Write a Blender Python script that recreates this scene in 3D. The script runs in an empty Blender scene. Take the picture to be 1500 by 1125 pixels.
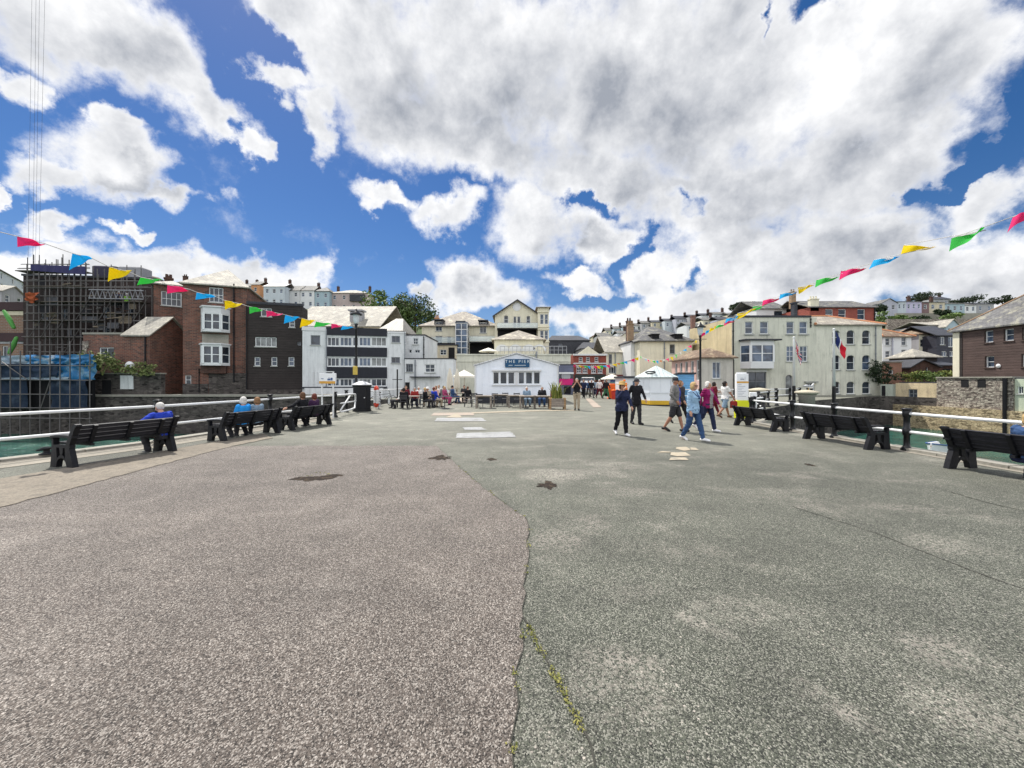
import bpy, math, random
from mathutils import Vector, Matrix, Euler, noise
R = random.Random(7)
sc = bpy.context.scene
COL = sc.collection
F, CX, HY, H = 563.0, 750.0, 556.0, 1.72
rad = math.radians

# ---------------------------------------------------------------- geometry helpers
def G(px, py, z=0.0):
    """ground point (height z) seen at a measured picture position"""
    Y = (H - z) * F / (py - HY)
    return Vector(((px - CX) / F * Y, Y, z))

def P(px, py, Y):
    return Vector(((px - CX) / F * Y, Y, H + (HY - py) / F * Y))

def tag(o, label=None, cat=None, group=None, kind=None):
    if label: o['label'] = label
    if cat: o['category'] = cat
    if group: o['group'] = group
    if kind: o['kind'] = kind
    return o

def empty(name, loc=(0, 0, 0), rz=0.0, label=None, cat=None, group=None):
    o = bpy.data.objects.new(name, None)
    o.empty_display_size = 0.3
    o.location = loc
    o.rotation_euler = (0, 0, rz)
    COL.objects.link(o)
    return tag(o, label, cat, group)

class MB:
    def __init__(s):
        s.v = []; s.f = []; s.m = []
    def add(s, vs, fs, mi=0):
        b = len(s.v)
        s.v += [tuple(v) for v in vs]
        for f in fs:
            s.f.append(tuple(b + i for i in f)); s.m.append(mi)
        return s
    def quad(s, a, b, c, d, mi=0):
        return s.add([a, b, c, d], [(0, 1, 2, 3)], mi)
    def box(s, x0, y0, z0, x1, y1, z1, mi=0, M=None):
        vs = [(x0, y0, z0), (x1, y0, z0), (x1, y1, z0), (x0, y1, z0), (x0, y0, z1), (x1, y0, z1), (x1, y1, z1), (x0, y1, z1)]
        if M: vs = [M @ Vector(v) for v in vs]
        return s.add(vs, [(3, 2, 1, 0), (4, 5, 6, 7), (0, 1, 5, 4), (1, 2, 6, 5), (2, 3, 7, 6), (3, 0, 4, 7)], mi)
    def cbox(s, c, sx, sy, sz, M=None, mi=0):
        return s.box(c[0] - sx / 2, c[1] - sy / 2, c[2] - sz / 2, c[0] + sx / 2, c[1] + sy / 2, c[2] + sz / 2, mi, M)
    def bbox(s, x0, y0, z0, x1, y1, z1, b=0.02, mi=0):
        """box with chamfered upper and side edges"""
        r = []
        for z, i in ((z0, 0), (z1 - b, 0), (z1, b)):
            r.append([(x0 + i + b, y0 + i, z), (x1 - i - b, y0 + i, z), (x1 - i, y0 + i + b, z), (x1 - i, y1 - i - b, z),
                      (x1 - i - b, y1 - i, z), (x0 + i + b, y1 - i, z), (x0 + i, y1 - i - b, z), (x0 + i, y0 + i + b, z)])
        return s.loft(r, True, mi)
    def loft(s, rings, caps=True, mi=0, closed=True):
        n = len(rings[0]); b = len(s.v)
        for r in rings: s.v += [tuple(p) for p in r]
        for k in range(len(rings) - 1):
            for i in range(n if closed else n - 1):
                j = (i + 1) % n
                s.f.append((b + k * n + i, b + k * n + j, b + (k + 1) * n + j, b + (k + 1) * n + i)); s.m.append(mi)
        if caps:
            s.f.append(tuple(b + i for i in range(n - 1, -1, -1))); s.m.append(mi)
            e = b + (len(rings) - 1) * n
            s.f.append(tuple(e + i for i in range(n))); s.m.append(mi)
        return s
    def tube(s, pts, r, n=8, mi=0, caps=True):
        pts = [Vector(p) for p in pts]
        rs = r if isinstance(r, (list, tuple)) else [r] * len(pts)
        rings = []; ref = None
        for i, p in enumerate(pts):
            d = (pts[min(i + 1, len(pts) - 1)] - pts[max(i - 1, 0)]).normalized()
            if ref is None:
                ref = Vector((0, 0, 1)) if abs(d.z) < 0.9 else Vector((1, 0, 0))
            a = d.cross(ref).normalized(); c = a.cross(d)
            ref = c
            rings.append([p + (a * math.cos(2 * math.pi * k / n) - c * math.sin(2 * math.pi * k / n)) * rs[i] for k in range(n)])
        return s.loft(rings, caps, mi)
    def cap(s, pts, rs, n=10, mi=0):
        """limb with rounded ends"""
        pts = [Vector(p) for p in pts]
        d0 = (pts[0] - pts[1]).normalized(); d1 = (pts[-1] - pts[-2]).normalized()
        P_ = [pts[0] + d0 * rs[0] * .95, pts[0] + d0 * rs[0] * .6] + pts + [pts[-1] + d1 * rs[-1] * .6, pts[-1] + d1 * rs[-1] * .95]
        R_ = [rs[0] * .25, rs[0] * .78] + list(rs) + [rs[-1] * .78, rs[-1] * .25]
        return s.tube(P_, R_, n, mi)
    def lathe(s, prof, c=(0, 0, 0), n=16, mi=0, sx=1, sy=1, M=None):
        rings = []
        for r, z in prof:
            q = [Vector((c[0] + math.cos(2 * math.pi * k / n) * r * sx, c[1] + math.sin(2 * math.pi * k / n) * r * sy, c[2] + z)) for k in range(n)]
            if M: q = [M @ p for p in q]
            rings.append(q)
        return s.loft(rings, True, mi)
    def ball(s, c, rx, ry, rz, n=12, m=8, mi=0, M=None):
        prof = [(max(.02, math.sin(math.pi * k / m)), -math.cos(math.pi * k / m)) for k in range(m + 1)]
        rings = []
        for r, z in prof:
            q = [Vector((math.cos(2 * math.pi * k / n) * r * rx, math.sin(2 * math.pi * k / n) * r * ry, z * rz)) for k in range(n)]
            if M: q = [M @ p for p in q]
            rings.append([p + Vector(c) for p in q])
        return s.loft(rings, True, mi)
    def prism(s, poly, a0, a1, axis='y', mi=0):
        """polygon in the plane across `axis`, swept from a0 to a1"""
        def pt(p, a):
            return {'y': (p[0], a, p[1]), 'x': (a, p[0], p[1]), 'z': (p[0], p[1], a)}[axis]
        n = len(poly)
        ar = sum(poly[i][0] * poly[(i + 1) % n][1] - poly[(i + 1) % n][0] * poly[i][1] for i in range(n))
        pl = list(poly) if (ar > 0) else list(poly)[::-1]
        vs = [pt(p, a0) for p in pl] + [pt(p, a1) for p in pl]
        fs = [tuple(range(n)), tuple(range(2 * n - 1, n - 1, -1))] + [(i + n, (i + 1) % n + n, (i + 1) % n, i) for i in range(n)]
        if axis != 'y': fs = [f[::-1] for f in fs]
        return s.add(vs, fs, mi)
    def build(s, name, mats, parent=None, smooth=False, uv=True, fix=False):
        me = bpy.data.meshes.new(name)
        me.from_pydata(s.v, [], s.f)
        if not isinstance(mats, (list, tuple)): mats = [mats]
        for m in mats: me.materials.append(m)
        if len(mats) > 1: me.polygons.foreach_set('material_index', s.m)
        if uv and len(s.f) < 6000:
            l = me.uv_layers.new(name='UVMap').data
            for p in me.polygons:
                n = p.normal
                if abs(n.z) > .97: h, w = Vector((1, 0, 0)), Vector((0, 1, 0))
                else:
                    h = Vector((0, 0, 1)).cross(n).normalized(); w = n.cross(h)
                for li in p.loop_indices:
                    co = me.vertices[me.loops[li].vertex_index].co
                    l[li].uv = (co.dot(h), co.dot(w))
        if smooth: me.polygons.foreach_set('use_smooth', [True] * len(me.polygons))
        me.update()
        o = bpy.data.objects.new(name, me)
        COL.objects.link(o)
        if parent: o.parent = parent
        return o

def copy_thing(o, loc=None, rz=None, label=None, group=None, parent=None):
    c = o.copy(); COL.objects.link(c)
    if parent: c.parent = parent
    if loc is not None: c.location = loc
    if rz is not None: c.rotation_euler[2] = rz
    if label: c['label'] = label
    if group: c['group'] = group
    for ch in list(o.children): copy_thing(ch, parent=c)
    return c

# ---------------------------------------------------------------- materials
class NT:
    def __init__(s, nt):
        s.nt = nt
    def n(s, t, **k):
        nd = s.nt.nodes.new(t)
        for a, b in k.items():
            if a == 'ins':
                for i, v in b.items():
                    if hasattr(v, 'is_linked') or isinstance(v, bpy.types.NodeSocket): s.nt.links.new(v, nd.inputs[i])
                    else: nd.inputs[i].default_value = v
            else: setattr(nd, a, b)
        return nd
    def math(s, op, a, b=0.0, c=None, clamp=False):
        ins = {0: a, 1: b}
        if c is not None: ins[2] = c
        return s.n('ShaderNodeMath', operation=op, use_clamp=clamp, ins=ins).outputs[0]
    def mr(s, v, a, b, c=0., d=1., smooth=True):
        return s.n('ShaderNodeMapRange', interpolation_type='SMOOTHSTEP' if smooth else 'LINEAR', ins={0: v, 1: a, 2: b, 3: c, 4: d}).outputs[0]
    def noise(s, vec, scale, detail=4, rough=.6, dist=0.):
        return s.n('ShaderNodeTexNoise', ins={'Vector': vec, 'Scale': scale, 'Detail': detail, 'Roughness': rough, 'Distortion': dist}).outputs[0]
    def mix(s, f, a, b, mode='MIX'):
        nd = s.nt.nodes.new('ShaderNodeMix'); nd.data_type = 'RGBA'; nd.blend_type = mode
        for i, v in ((0, f), (6, a), (7, b)):
            if isinstance(v, bpy.types.NodeSocket): s.nt.links.new(v, nd.inputs[i])
            else: nd.inputs[i].default_value = v
        return nd.outputs[2]
    def scale_vec(s, v, x, y, z):
        return s.n('ShaderNodeMapping', ins={0: v, 3: (x, y, z)}).outputs[0]

def rgb(c):
    return (c[0], c[1], c[2], 1.0)

MATS = {}
def new_mat(name):
    m = bpy.data.materials.new(name); m.use_nodes = True
    nt = m.node_tree
    return m, NT(nt), nt.nodes['Principled BSDF']

def mul(c, k): return (c[0] * k, c[1] * k, c[2] * k)

def M(name, c, rough=.75, kind='plain', c2=None, c3=None, s=1.0, var=.28, stain=.25, bump=.15, spec=.3, metal=0.0, streak=0.0, dirt=None):
    """procedural material; kinds: plain brick slate board stone ribs"""
    if name in MATS: return MATS[name]
    m, T, B = new_mat(name)
    tc = T.n('ShaderNodeTexCoord'); ob = tc.outputs['Object']; uv = tc.outputs['UV']
    big = T.noise(ob, .45, 5, .62); fine = T.noise(ob, 14 * s, 4, .65)
    hgt = fine
    if kind == 'brick':
        b = T.n('ShaderNodeTexBrick', offset=.5, ins={'Vector': uv, 'Color1': rgb(c), 'Color2': rgb(c2 or mul(c, .6)), 'Mortar': rgb(c3 or (.25, .23, .2)),
                'Scale': 1.0, 'Mortar Size': .012 * s, 'Mortar Smooth': .2, 'Bias': 0., 'Brick Width': .24 * s, 'Row Height': .085 * s})
        col = b.outputs[0]; hgt = T.math('SUBTRACT', T.math('MULTIPLY', fine, .4), b.outputs[1])
    elif kind == 'slate':
        b = T.n('ShaderNodeTexBrick', offset=.5, ins={'Vector': uv, 'Color1': rgb(c), 'Color2': rgb(c2 or mul(c, .7)), 'Mortar': rgb(mul(c, .4)),
                'Scale': 1.0, 'Mortar Size': .014 * s, 'Mortar Smooth': .4, 'Bias': 0., 'Brick Width': .32 * s, 'Row Height': .24 * s})
        col = b.outputs[0]; hgt = T.math('SUBTRACT', T.math('MULTIPLY', fine, .6), b.outputs[1])
        if c3:
            lich = T.mr(T.noise(ob, 1.1, 8, .75), .5, .62)
            col = T.mix(lich, col, rgb(c3))
    elif kind in ('board', 'ribs'):
        xyz = T.n('ShaderNodeSeparateXYZ', ins={0: uv})
        ax = xyz.outputs[1] if kind == 'board' else xyz.outputs[0]
        saw = T.math('FRACT', T.math('DIVIDE', ax, .16 * s))
        line = T.mr(saw, .0, .14)
        row = T.math('FLOOR', T.math('DIVIDE', ax, .16 * s))
        wn = T.n('ShaderNodeTexWhiteNoise', noise_dimensions='1D', ins={'W': row}).outputs[0]
        col = T.mix(wn, rgb(mul(c, .8)), rgb(mul(c, 1.2)))
        grain = T.noise(T.scale_vec(uv, 1.2, 22, 1) if kind == 'board' else T.scale_vec(uv, 22, 1.2, 1), 1.0, 5, .7)
        col = T.mix(T.mr(grain, .35, .7), col, rgb(c2 or mul(c, 1.5)))
        col = T.mix(line, rgb(mul(c, .35)), col)
        hgt = T.math('MULTIPLY', T.math('ADD', saw, line), .8)
    elif kind == 'stone':
        wv = T.noise(uv, 2.2, 3, .5)
        vv = T.n('ShaderNodeVectorMath', operation='ADD', ins={0: T.scale_vec(uv, 2.2 / s, 5.2 / s, 1)}).outputs[0]
        w2 = T.n('ShaderNodeTexNoise', ins={'Vector': uv, 'Scale': 2.5, 'Detail': 2.}).outputs[1]
        vv = T.n('ShaderNodeVectorMath', operation='MULTIPLY_ADD', ins={0: w2, 1: (.5, .5, 0), 2: vv}).outputs[0]
        vo = T.n('ShaderNodeTexVoronoi', feature='F1', ins={'Vector': vv, 'Scale': 1.0, 'Randomness': .85})
        ve = T.n('ShaderNodeTexVoronoi', feature='DISTANCE_TO_EDGE', ins={'Vector': vv, 'Scale': 1.0, 'Randomness': .85})
        rv = T.n('ShaderNodeSeparateXYZ', ins={0: vo.outputs['Color']}).outputs
        col = T.mix(rv[0], rgb(c), rgb(c2 or mul(c, .5)))
        col = T.mix(T.mr(rv[1], .72, .95), col, rgb(mul(c2 or c, .45)))
        ed = T.mr(ve.outputs['Distance'], .01, .09)
        col = T.mix(ed, rgb(c3 or mul(c, .7)), col)
        hgt = T.math('ADD', ed, T.math('MULTIPLY', fine, .7))
    else:
        col = T.mix(1.0, rgb(c), rgb((1, 1, 1)), 'MULTIPLY')
        if c2: col = T.mix(T.mr(T.noise(ob, 1.6 * s, 6, .7), .48, .66), col, rgb(c2))
    f = T.mr(fine, .2, .8, 1 - var, 1 + var, False)
    g = T.mr(big, .25, .75, 1 - stain, 1 + stain * .6, False)
    fac = T.math('MULTIPLY', f, g)
    if streak:
        st = T.noise(T.scale_vec(ob, 3.2, 3.2, .22), 1.0, 6, .7)
        fac = T.math('MULTIPLY', fac, T.mr(st, .45, .75, 1.0, 1 - streak))
    cc = T.n('ShaderNodeCombineXYZ', ins={0: fac, 1: fac, 2: fac}).outputs[0]
    col = T.mix(1.0, col, cc, 'MULTIPLY')
    if dirt:
        dn = T.mr(T.noise(T.scale_vec(ob, 1.5, 1.5, .5), 1.0, 7, .72), .5, .72)
        col = T.mix(T.math('MULTIPLY', dn, dirt[1]), col, rgb(dirt[0]))
    T.nt.links.new(col, B.inputs['Base Color'])
    B.inputs['Roughness'].default_value = rough
    B.inputs['Specular IOR Level'].default_value = spec
    B.inputs['Metallic'].default_value = metal
    if bump:
        bn = T.n('ShaderNodeBump', ins={'Strength': min(1, bump * 2), 'Distance': .02, 'Height': hgt})
        T.nt.links.new(bn.outputs[0], B.inputs['Normal'])
    MATS[name] = m
    return m

def glass(name, c, rough=.05):
    m, T, B = new_mat(name)
    ob = T.n('ShaderNodeTexCoord').outputs['Object']
    col = T.mix(T.mr(T.noise(ob, .9, 3, .6), .35, .65), rgb(mul(c, .45)), rgb(mul(c, 1.5)))
    T.nt.links.new(col, B.inputs['Base Color'])
    B.inputs['Roughness'].default_value = rough
    B.inputs['Specular IOR Level'].default_value = .6
    bn = T.n('ShaderNodeBump', ins={'Strength': .08, 'Distance': .05, 'Height': T.noise(ob, .8, 2)})
    T.nt.links.new(bn.outputs[0], B.inputs['Normal'])
    return m

GL = [glass('window_glass', (.035, .045, .06)), glass('window_glass_blue', (.07, .10, .15)), glass('window_glass_curtain', (.16, .17, .17), .2)]
W_PAINT = M('white_paint', (.66, .67, .67), .45, var=.06, stain=.10, bump=.03)
W_FRAME = M('white_window_frame', (.74, .76, .76), .45, var=.05, stain=.08, bump=.02)
G_FRAME = M('grey_window_frame', (.22, .24, .26), .5, var=.08, stain=.1, bump=.02)
SILL = M('stone_sill', (.36, .37, .34), .8, var=.15)
BLACK = M('black_gloss_paint', (.006, .0065, .008), .35, var=.2, stain=.2, bump=.03, spec=.32)
BLACKM = M('black_cast_iron', (.006, .0065, .009), .55, var=.35, stain=.3, bump=.12, spec=.28)
BENCHP = M('dark_recycled_plank', (.014, .0145, .019), .6, 'board', c2=(.034, .034, .042), s=.7, bump=.12, spec=.25)
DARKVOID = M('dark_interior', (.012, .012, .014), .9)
STEEL = M('galvanised_steel', (.35, .36, .38), .45, metal=.6, var=.15, stain=.25, bump=.05)
SLATE = M('grey_slate_roof', (.15, .148, .145), .7, 'slate', c2=(.09, .09, .095), c3=(.25, .24, .19), bump=.3)
SLATEP = M('pale_slate_roof', (.35, .33, .28), .7, 'slate', c2=(.26, .245, .215), c3=(.46, .43, .35), bump=.25)
SLATEM = M('mossy_mottled_slate', (.34, .31, .26), .75, 'slate', c2=(.24, .21, .18), c3=(.50, .46, .36), bump=.3)
SLATED = M('dark_slate_roof', (.055, .058, .07), .6, 'slate', c2=(.04, .042, .05), bump=.25)
TILEB = M('brown_tile_roof', (.22, .15, .10), .8, 'slate', c2=(.14, .10, .075), c3=(.34, .27, .18), s=1.1, bump=.35)
RIDGE = M('terracotta_ridge', (.50, .22, .11), .75, var=.3)
CREAM = M('cream_render', (.73, .69, .54), .85, streak=.2, stain=.16, var=.1, dirt=((.30, .30, .25), .35), bump=.1)
SAGE = M('sage_cream_render', (.63, .63, .53), .85, streak=.3, stain=.2, var=.12, dirt=((.24, .26, .21), .5), bump=.12)
WHITEW = M('weathered_white_render', (.68, .70, .70), .85, streak=.3, stain=.15, var=.12, dirt=((.33, .36, .36), .5), bump=.12)
PALEB = M('pale_blue_render', (.50, .55, .59), .85, streak=.2, stain=.14, var=.08, bump=.06)
TEAL = M('soft_blue_render', (.36, .46, .51), .85, streak=.2, stain=.14, var=.08, bump=.06)
PINKR = M('dusty_pink_render', (.47, .39, .37), .85, streak=.2, stain=.14, var=.08, bump=.06)
ROSE = M('rose_pink_render', (.62, .42, .37), .85, streak=.2, stain=.14, var=.08, bump=.06)
BEIGE = M('beige_render', (.58, .52, .39), .85, streak=.25, stain=.2, var=.1, dirt=((.25, .24, .2), .4), bump=.08)
GREYR = M('grey_render', (.36, .36, .37), .85, streak=.25, stain=.2, var=.1, bump=.08)
LILAC = M('lilac_grey_render', (.42, .43, .49), .85, streak=.2, stain=.14, var=.08, bump=.06)
REDW = M('red_painted_brick', (.34, .085, .06), .8, 'brick', c2=(.27, .065, .05), c3=(.2, .08, .06), bump=.2)
BRICK = M('old_red_brick', (.27, .105, .07), .85, 'brick', c2=(.10, .05, .042), c3=(.20, .16, .13), s=1.5, stain=.4, streak=.3, dirt=((.09, .07, .06), .6), bump=.4)
BRICKD = M('dark_brown_brick', (.115, .05, .037), .85, 'brick', c2=(.07, .036, .03), c3=(.10, .075, .06), s=1.4, stain=.4, streak=.3, bump=.35)
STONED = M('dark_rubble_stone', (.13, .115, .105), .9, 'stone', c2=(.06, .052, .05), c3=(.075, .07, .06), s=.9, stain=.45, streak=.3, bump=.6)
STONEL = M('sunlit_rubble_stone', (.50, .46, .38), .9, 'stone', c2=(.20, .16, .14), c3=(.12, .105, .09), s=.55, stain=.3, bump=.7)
BOARDD = M('dark_weatherboard', (.030, .024, .023), .75, 'board', c2=(.048, .040, .037), s=1.5, stain=.3, bump=.3)
BOARDB = M('brown_weatherboard', (.078, .052, .046), .75, 'board', c2=(.12, .085, .075), s=1.5, stain=.3, bump=.3)
CLADN = M('blue_black_cladding', (.012, .014, .022), .45, 'ribs', c2=(.02, .022, .032), s=.8, stain=.2, bump=.15)
HUTW = M('pale_hut_boards', (.80, .84, .90), .55, c2=(.72, .77, .84), s=.6, var=.05, stain=.08, streak=.08, bump=.05)
TIMBER = M('weathered_grey_timber', (.25, .215, .18), .8, 'board', c2=(.33, .29, .25), s=.7, bump=.2)
TIMBERW = M('warm_timber', (.32, .2, .1), .7, 'board', c2=(.4, .27, .15), s=.7, bump=.2)
CANVAS = M('cream_canvas', (.72, .68, .58), .9, var=.06, stain=.1, bump=.05)
CONC = M('pale_concrete', (.29, .275, .235), .9, stain=.3, var=.25, dirt=((.2, .19, .16), .5), bump=.25)
# ---------------------------------------------------------------- buildings
class Face:
    def __init__(s, b, o, du, W):
        s.b, s.o, s.du, s.W = b, Vector(o), Vector(du), W
        s.dn = Vector((-du[1], du[0])); s.holes = []
    def loc(s, u, d, z):
        q = s.o + s.du * u + s.dn * d
        return Vector((q.x, q.y, z))
    def uz(s, px, py):
        b = s.b; c, sn = math.cos(-b.th), math.sin(-b.th)
        rx, ry = (px - CX) / F, 1.0
        dx, dy = c * rx - sn * ry, sn * rx + c * ry
        ox, oy = -b.A.x, -b.A.y
        ox, oy = c * ox - sn * oy, sn * ox + c * oy
        t = ((s.o.x - ox) * s.dn.x + (s.o.y - oy) * s.dn.y) / (dx * s.dn.x + dy * s.dn.y)
        u = (ox + dx * t - s.o.x) * s.du.x + (oy + dy * t - s.o.y) * s.du.y
        return u, H + (HY - py) / F * t - b.z0

class Bld:
    def __init__(b, name, label, cat, px0, px1, Y0, Y1=None, z0=0., depth=8., group=None):
        Y1 = Y0 if Y1 is None else Y1
        b.A = Vector(((px0 - CX) / F * Y0, Y0)); B_ = Vector(((px1 - CX) / F * Y1, Y1))
        d = B_ - b.A; b.W = d.length; b.th = math.atan2(d.y, d.x); b.z0 = z0; b.D = depth
        b.root = empty(name, (b.A.x, b.A.y, z0), b.th, label, cat, group)
        b.front = Face(b, (0, 0), (1, 0), b.W)
        b.right = Face(b, (b.W, 0), (0, 1), depth)
        b.left = Face(b, (0, depth), (0, -1), depth)
        b.back = Face(b, (b.W, depth), (-1, 0), b.W)
        b.top = 5.
    def z(b, py, px=None, face=None):
        f = face or b.front
        return f.uz((CX + F * b.A.x / b.A.y) if px is None else px, py)[1]
    def win(b, r, kind='sash', frame=None, gl=0, face=None, arch=False, sill=True, sillm=None, px=True, fw=.07, d=.13, name='window'):
        """r = measured rectangle (px0,py0,px1,py1) on the face -> opening + window part"""
        f = face or b.front
        if px:
            u0, z1 = f.uz(r[0], r[1]); u1, z0 = f.uz(r[2], r[3])
        else: u0, z0, u1, z1 = r
        f.holes.append((u0, z0, u1, z1, arch))
        m = MB()
        def bar(a0, c0, a1, c1, d0=None, d1=None):
            d0 = d - .05 if d0 is None else d0; d1 = d + .01 if d1 is None else d1
            vs = [f.loc(a0, d0, c0), f.loc(a1, d0, c0), f.loc(a1, d1, c0), f.loc(a0, d1, c0), f.loc(a0, d0, c1), f.loc(a1, d0, c1), f.loc(a1, d1, c1), f.loc(a0, d1, c1)]
            m.add(vs, [(3, 2, 1, 0), (4, 5, 6, 7), (0, 1, 5, 4), (1, 2, 6, 5), (2, 3, 7, 6), (3, 0, 4, 7)])
        w, h = u1 - u0, z1 - z0; fw = min(fw, w * .14, h * .14)
        bar(u0, z0, u0 + fw, z1); bar(u1 - fw, z0, u1, z1); bar(u0 + fw, z0, u1 - fw, z0 + fw); bar(u0 + fw, z1 - fw, u1 - fw, z1)
        b2 = fw * .6; nx, nz = 1, 1
        if kind == 'sash': nz = 2
        elif kind == 'case': nx = 2
        elif kind == 'cross': nx, nz = 2, 2
        elif kind[0] == 'g': nx, nz = int(kind[1]), int(kind[2])
        for i in range(1, nx):
            q = u0 + w * i / nx; bar(q - b2 / 2, z0 + fw, q + b2 / 2, z1 - fw, d - .04, d + .005)
        for i in range(1, nz):
            q = z0 + h * i / nz
            for k in range(nx):
                bar(u0 + (fw if k == 0 else w * k / nx + b2 / 2), q - b2 / 2, (u1 - fw) if k == nx - 1 else u0 + w * (k + 1) / nx - b2 / 2, q + b2 / 2, d - .035, d + .004)
        o = m.build(name, frame or W_FRAME, b.root)
        g = MB(); tilt = R.uniform(-.006, .006)
        vs = [f.loc(u0 + fw * .5, d + .012 + tilt, z0 + fw * .5), f.loc(u1 - fw * .5, d + .012 - tilt, z0 + fw * .5), f.loc(u1 - fw * .5, d + .012 - tilt, z1 - fw * .5), f.loc(u0 + fw * .5, d + .012 + tilt, z1 - fw * .5)]
        vs += [v + Vector((f.dn.x, f.dn.y, 0)) * .012 for v in vs]
        g.add(vs, [(0, 1, 2, 3), (7, 6, 5, 4), (0, 4, 5, 1), (1, 5, 6, 2), (2, 6, 7, 3), (3, 7, 4, 0)])
        g.build('pane', GL[gl], o)
        if sill:
            s_ = MB(); e = .06
            vs = [f.loc(a, c, zz) for zz in (z0 - .09, z0 - .003) for a, c in ((u0 - e, -.07), (u1 + e, -.07), (u1 + e, d - .052), (u0 - e, d - .052))]
            # keep the sill outside the wall plane
            vs = [f.loc(a, c, zz) for zz in (z0 - .09, z0 - .003) for a, c in ((u0 - e, -.08), (u1 + e, -.08), (u1 + e, -.002), (u0 - e, -.002))]
            s_.add(vs, [(3, 2, 1, 0), (4, 5, 6, 7), (0, 1, 5, 4), (1, 2, 6, 5), (2, 3, 7, 6), (3, 0, 4, 7)])
            s_.build('sill', sillm or SILL, o)
        return o
    def wins(b, rs, **k):
        for r in rs: b.win(r, **k)
    def walls(b, top, mat, gable=None, zb=-.5, sidegable=None, name='wall', alt=None, rightonly=False):
        """front, sides and back with real openings; gable = (u, z) of a front apex; sidegable = (y, z) of side apexes"""
        b.top = top; m = MB(); alt = alt or {}; mats = [mat] + list(alt.values()); starts = []
        for fi, f in enumerate((b.front, b.right, b.back, b.left)):
            f0 = len(m.f)
            us = sorted(set([0, f.W] + [q for h in f.holes for q in (h[0], h[2])])); us = [u for u in us if 0 <= u <= f.W]
            zs = sorted(set([zb, top] + [q for h in f.holes for q in (h[1], h[3])])); zs = [z for z in zs if zb <= z <= top]
            for i in range(len(us) - 1):
                for j in range(len(zs) - 1):
                    cu, cz = (us[i] + us[i + 1]) / 2, (zs[j] + zs[j + 1]) / 2
                    if any(h[0] < cu < h[2] and h[1] < cz < h[3] for h in f.holes): continue
                    m.quad(f.loc(us[i], 0, zs[j]), f.loc(us[i + 1], 0, zs[j]), f.loc(us[i + 1], 0, zs[j + 1]), f.loc(us[i], 0, zs[j + 1]))
            for (u0, z0, u1, z1, arch) in f.holes:
                d = .2
                c = [(u0, z0), (u1, z0), (u1, z1), (u0, z1)]
                for k in range(4):
                    (a0, c0), (a1, c1) = c[k], c[(k + 1) % 4]
                    m.quad(f.loc(a1, 0, c1), f.loc(a0, 0, c0), f.loc(a0, d, c0), f.loc(a1, d, c1))
                if arch:
                    r = (u1 - u0) / 2; cu = (u0 + u1) / 2; n = 8; rr = min(r, (z1 - z0) * .35)
                    for sgn in (-1, 1):
                        corner = (cu + sgn * r, z1)
                        arc = [(cu + sgn * r * math.cos(t), z1 - rr + rr * math.sin(t)) for t in [math.pi / 2 * k / n for k in range(n + 1)]]
                        for k in range(n):
                            tri = [corner, arc[k], arc[k + 1]]
                            if sgn > 0: tri = tri[::-1]
                            m.add([f.loc(a, .004, zz) for a, zz in tri], [(0, 1, 2)])
                            q = [arc[k], arc[k + 1]]
                            m.quad(f.loc(q[0][0], .004, q[0][1]), f.loc(q[1][0], .004, q[1][1]), f.loc(q[1][0], .12, q[1][1]), f.loc(q[0][0], .12, q[0][1]))
            nm = ('front', 'right', 'back', 'left')[fi]
            if nm in alt:
                for k in range(f0, len(m.f)): m.m[k] = 1 + list(alt).index(nm)
        if gable:
            u, z = gable
            for f in (b.front, b.back):
                uu = u if f is b.front else b.W - u
                m.add([f.loc(0, 0, top), f.loc(f.W, 0, top), f.loc(uu, 0, z)], [(0, 1, 2)])
        if sidegable:
            y, z = sidegable
            for f in ((b.right,) if rightonly else (b.right, b.left)):
                uu = y if f is b.right else b.D - y
                m.add([f.loc(0, 0, top), f.loc(f.W, 0, top), f.loc(uu, 0, z)], [(0, 1, 2)])
        m.quad((0, 0, top - .02), (b.W, 0, top - .02), (b.W, b.D, top - .02), (0, b.D, top - .02))
        b.wallo = m.build(name, mats, b.root)
        return b.wallo
    def roof(b, kind, rise, mat, ov=.25, ridge_mat=None, ridge_r=.13, inset=None, th=.12, u=None, y=None, x0=None, x1=None, name='roof'):
        m = MB(); W, D, t = b.W, b.D, b.top
        a0 = -ov if x0 is None else x0; a1 = W + ov if x1 is None else x1; e0, e1 = -ov, D + ov
        rl = []
        if kind == 'hip':
            i = min(W, D) / 2 if inset is None else inset
            cy = D / 2 if y is None else y
            if W >= 2 * i - .01: q = [(a0 + i + ov, cy), (a1 - i - ov, cy)]
            else: q = [(W / 2, cy), (W / 2, cy)]
            base = [(a0, e0), (a1, e0), (a1, e1), (a0, e1)]
            vs = [(x, y_, t + .003) for x, y_ in base] + [(x, y_, t + th) for x, y_ in base] + [(q[0][0], q[0][1], t + rise), (q[1][0] + .01, q[1][1], t + rise)]
            m.add(vs, [(3, 2, 1, 0), (0, 1, 5, 4), (1, 2, 6, 5), (2, 3, 7, 6), (3, 0, 4, 7), (4, 5, 9, 8), (5, 6, 9), (6, 7, 8, 9), (7, 4, 8)])
            rl = [[vs[4], vs[8]], [vs[5], vs[9]], [vs[8], vs[9]]]
        elif kind == 'gable_front':
            u = W / 2 if u is None else u
            sl = rise / u; sr = rise / (W - u)
            prof = [(-ov, t - ov * sl + .02), (u, t + rise + .02), (W + ov, t - ov * sr + .02), (W + ov, t - ov * sr + .02 + th), (u, t + rise + .02 + th), (-ov, t - ov * sl + .02 + th)]
            m.prism([prof[i] for i in (0, 1, 4, 5)], e0, e1, 'y'); m.prism([prof[i] for i in (1, 2, 3, 4)], e0, e1, 'y')
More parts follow.
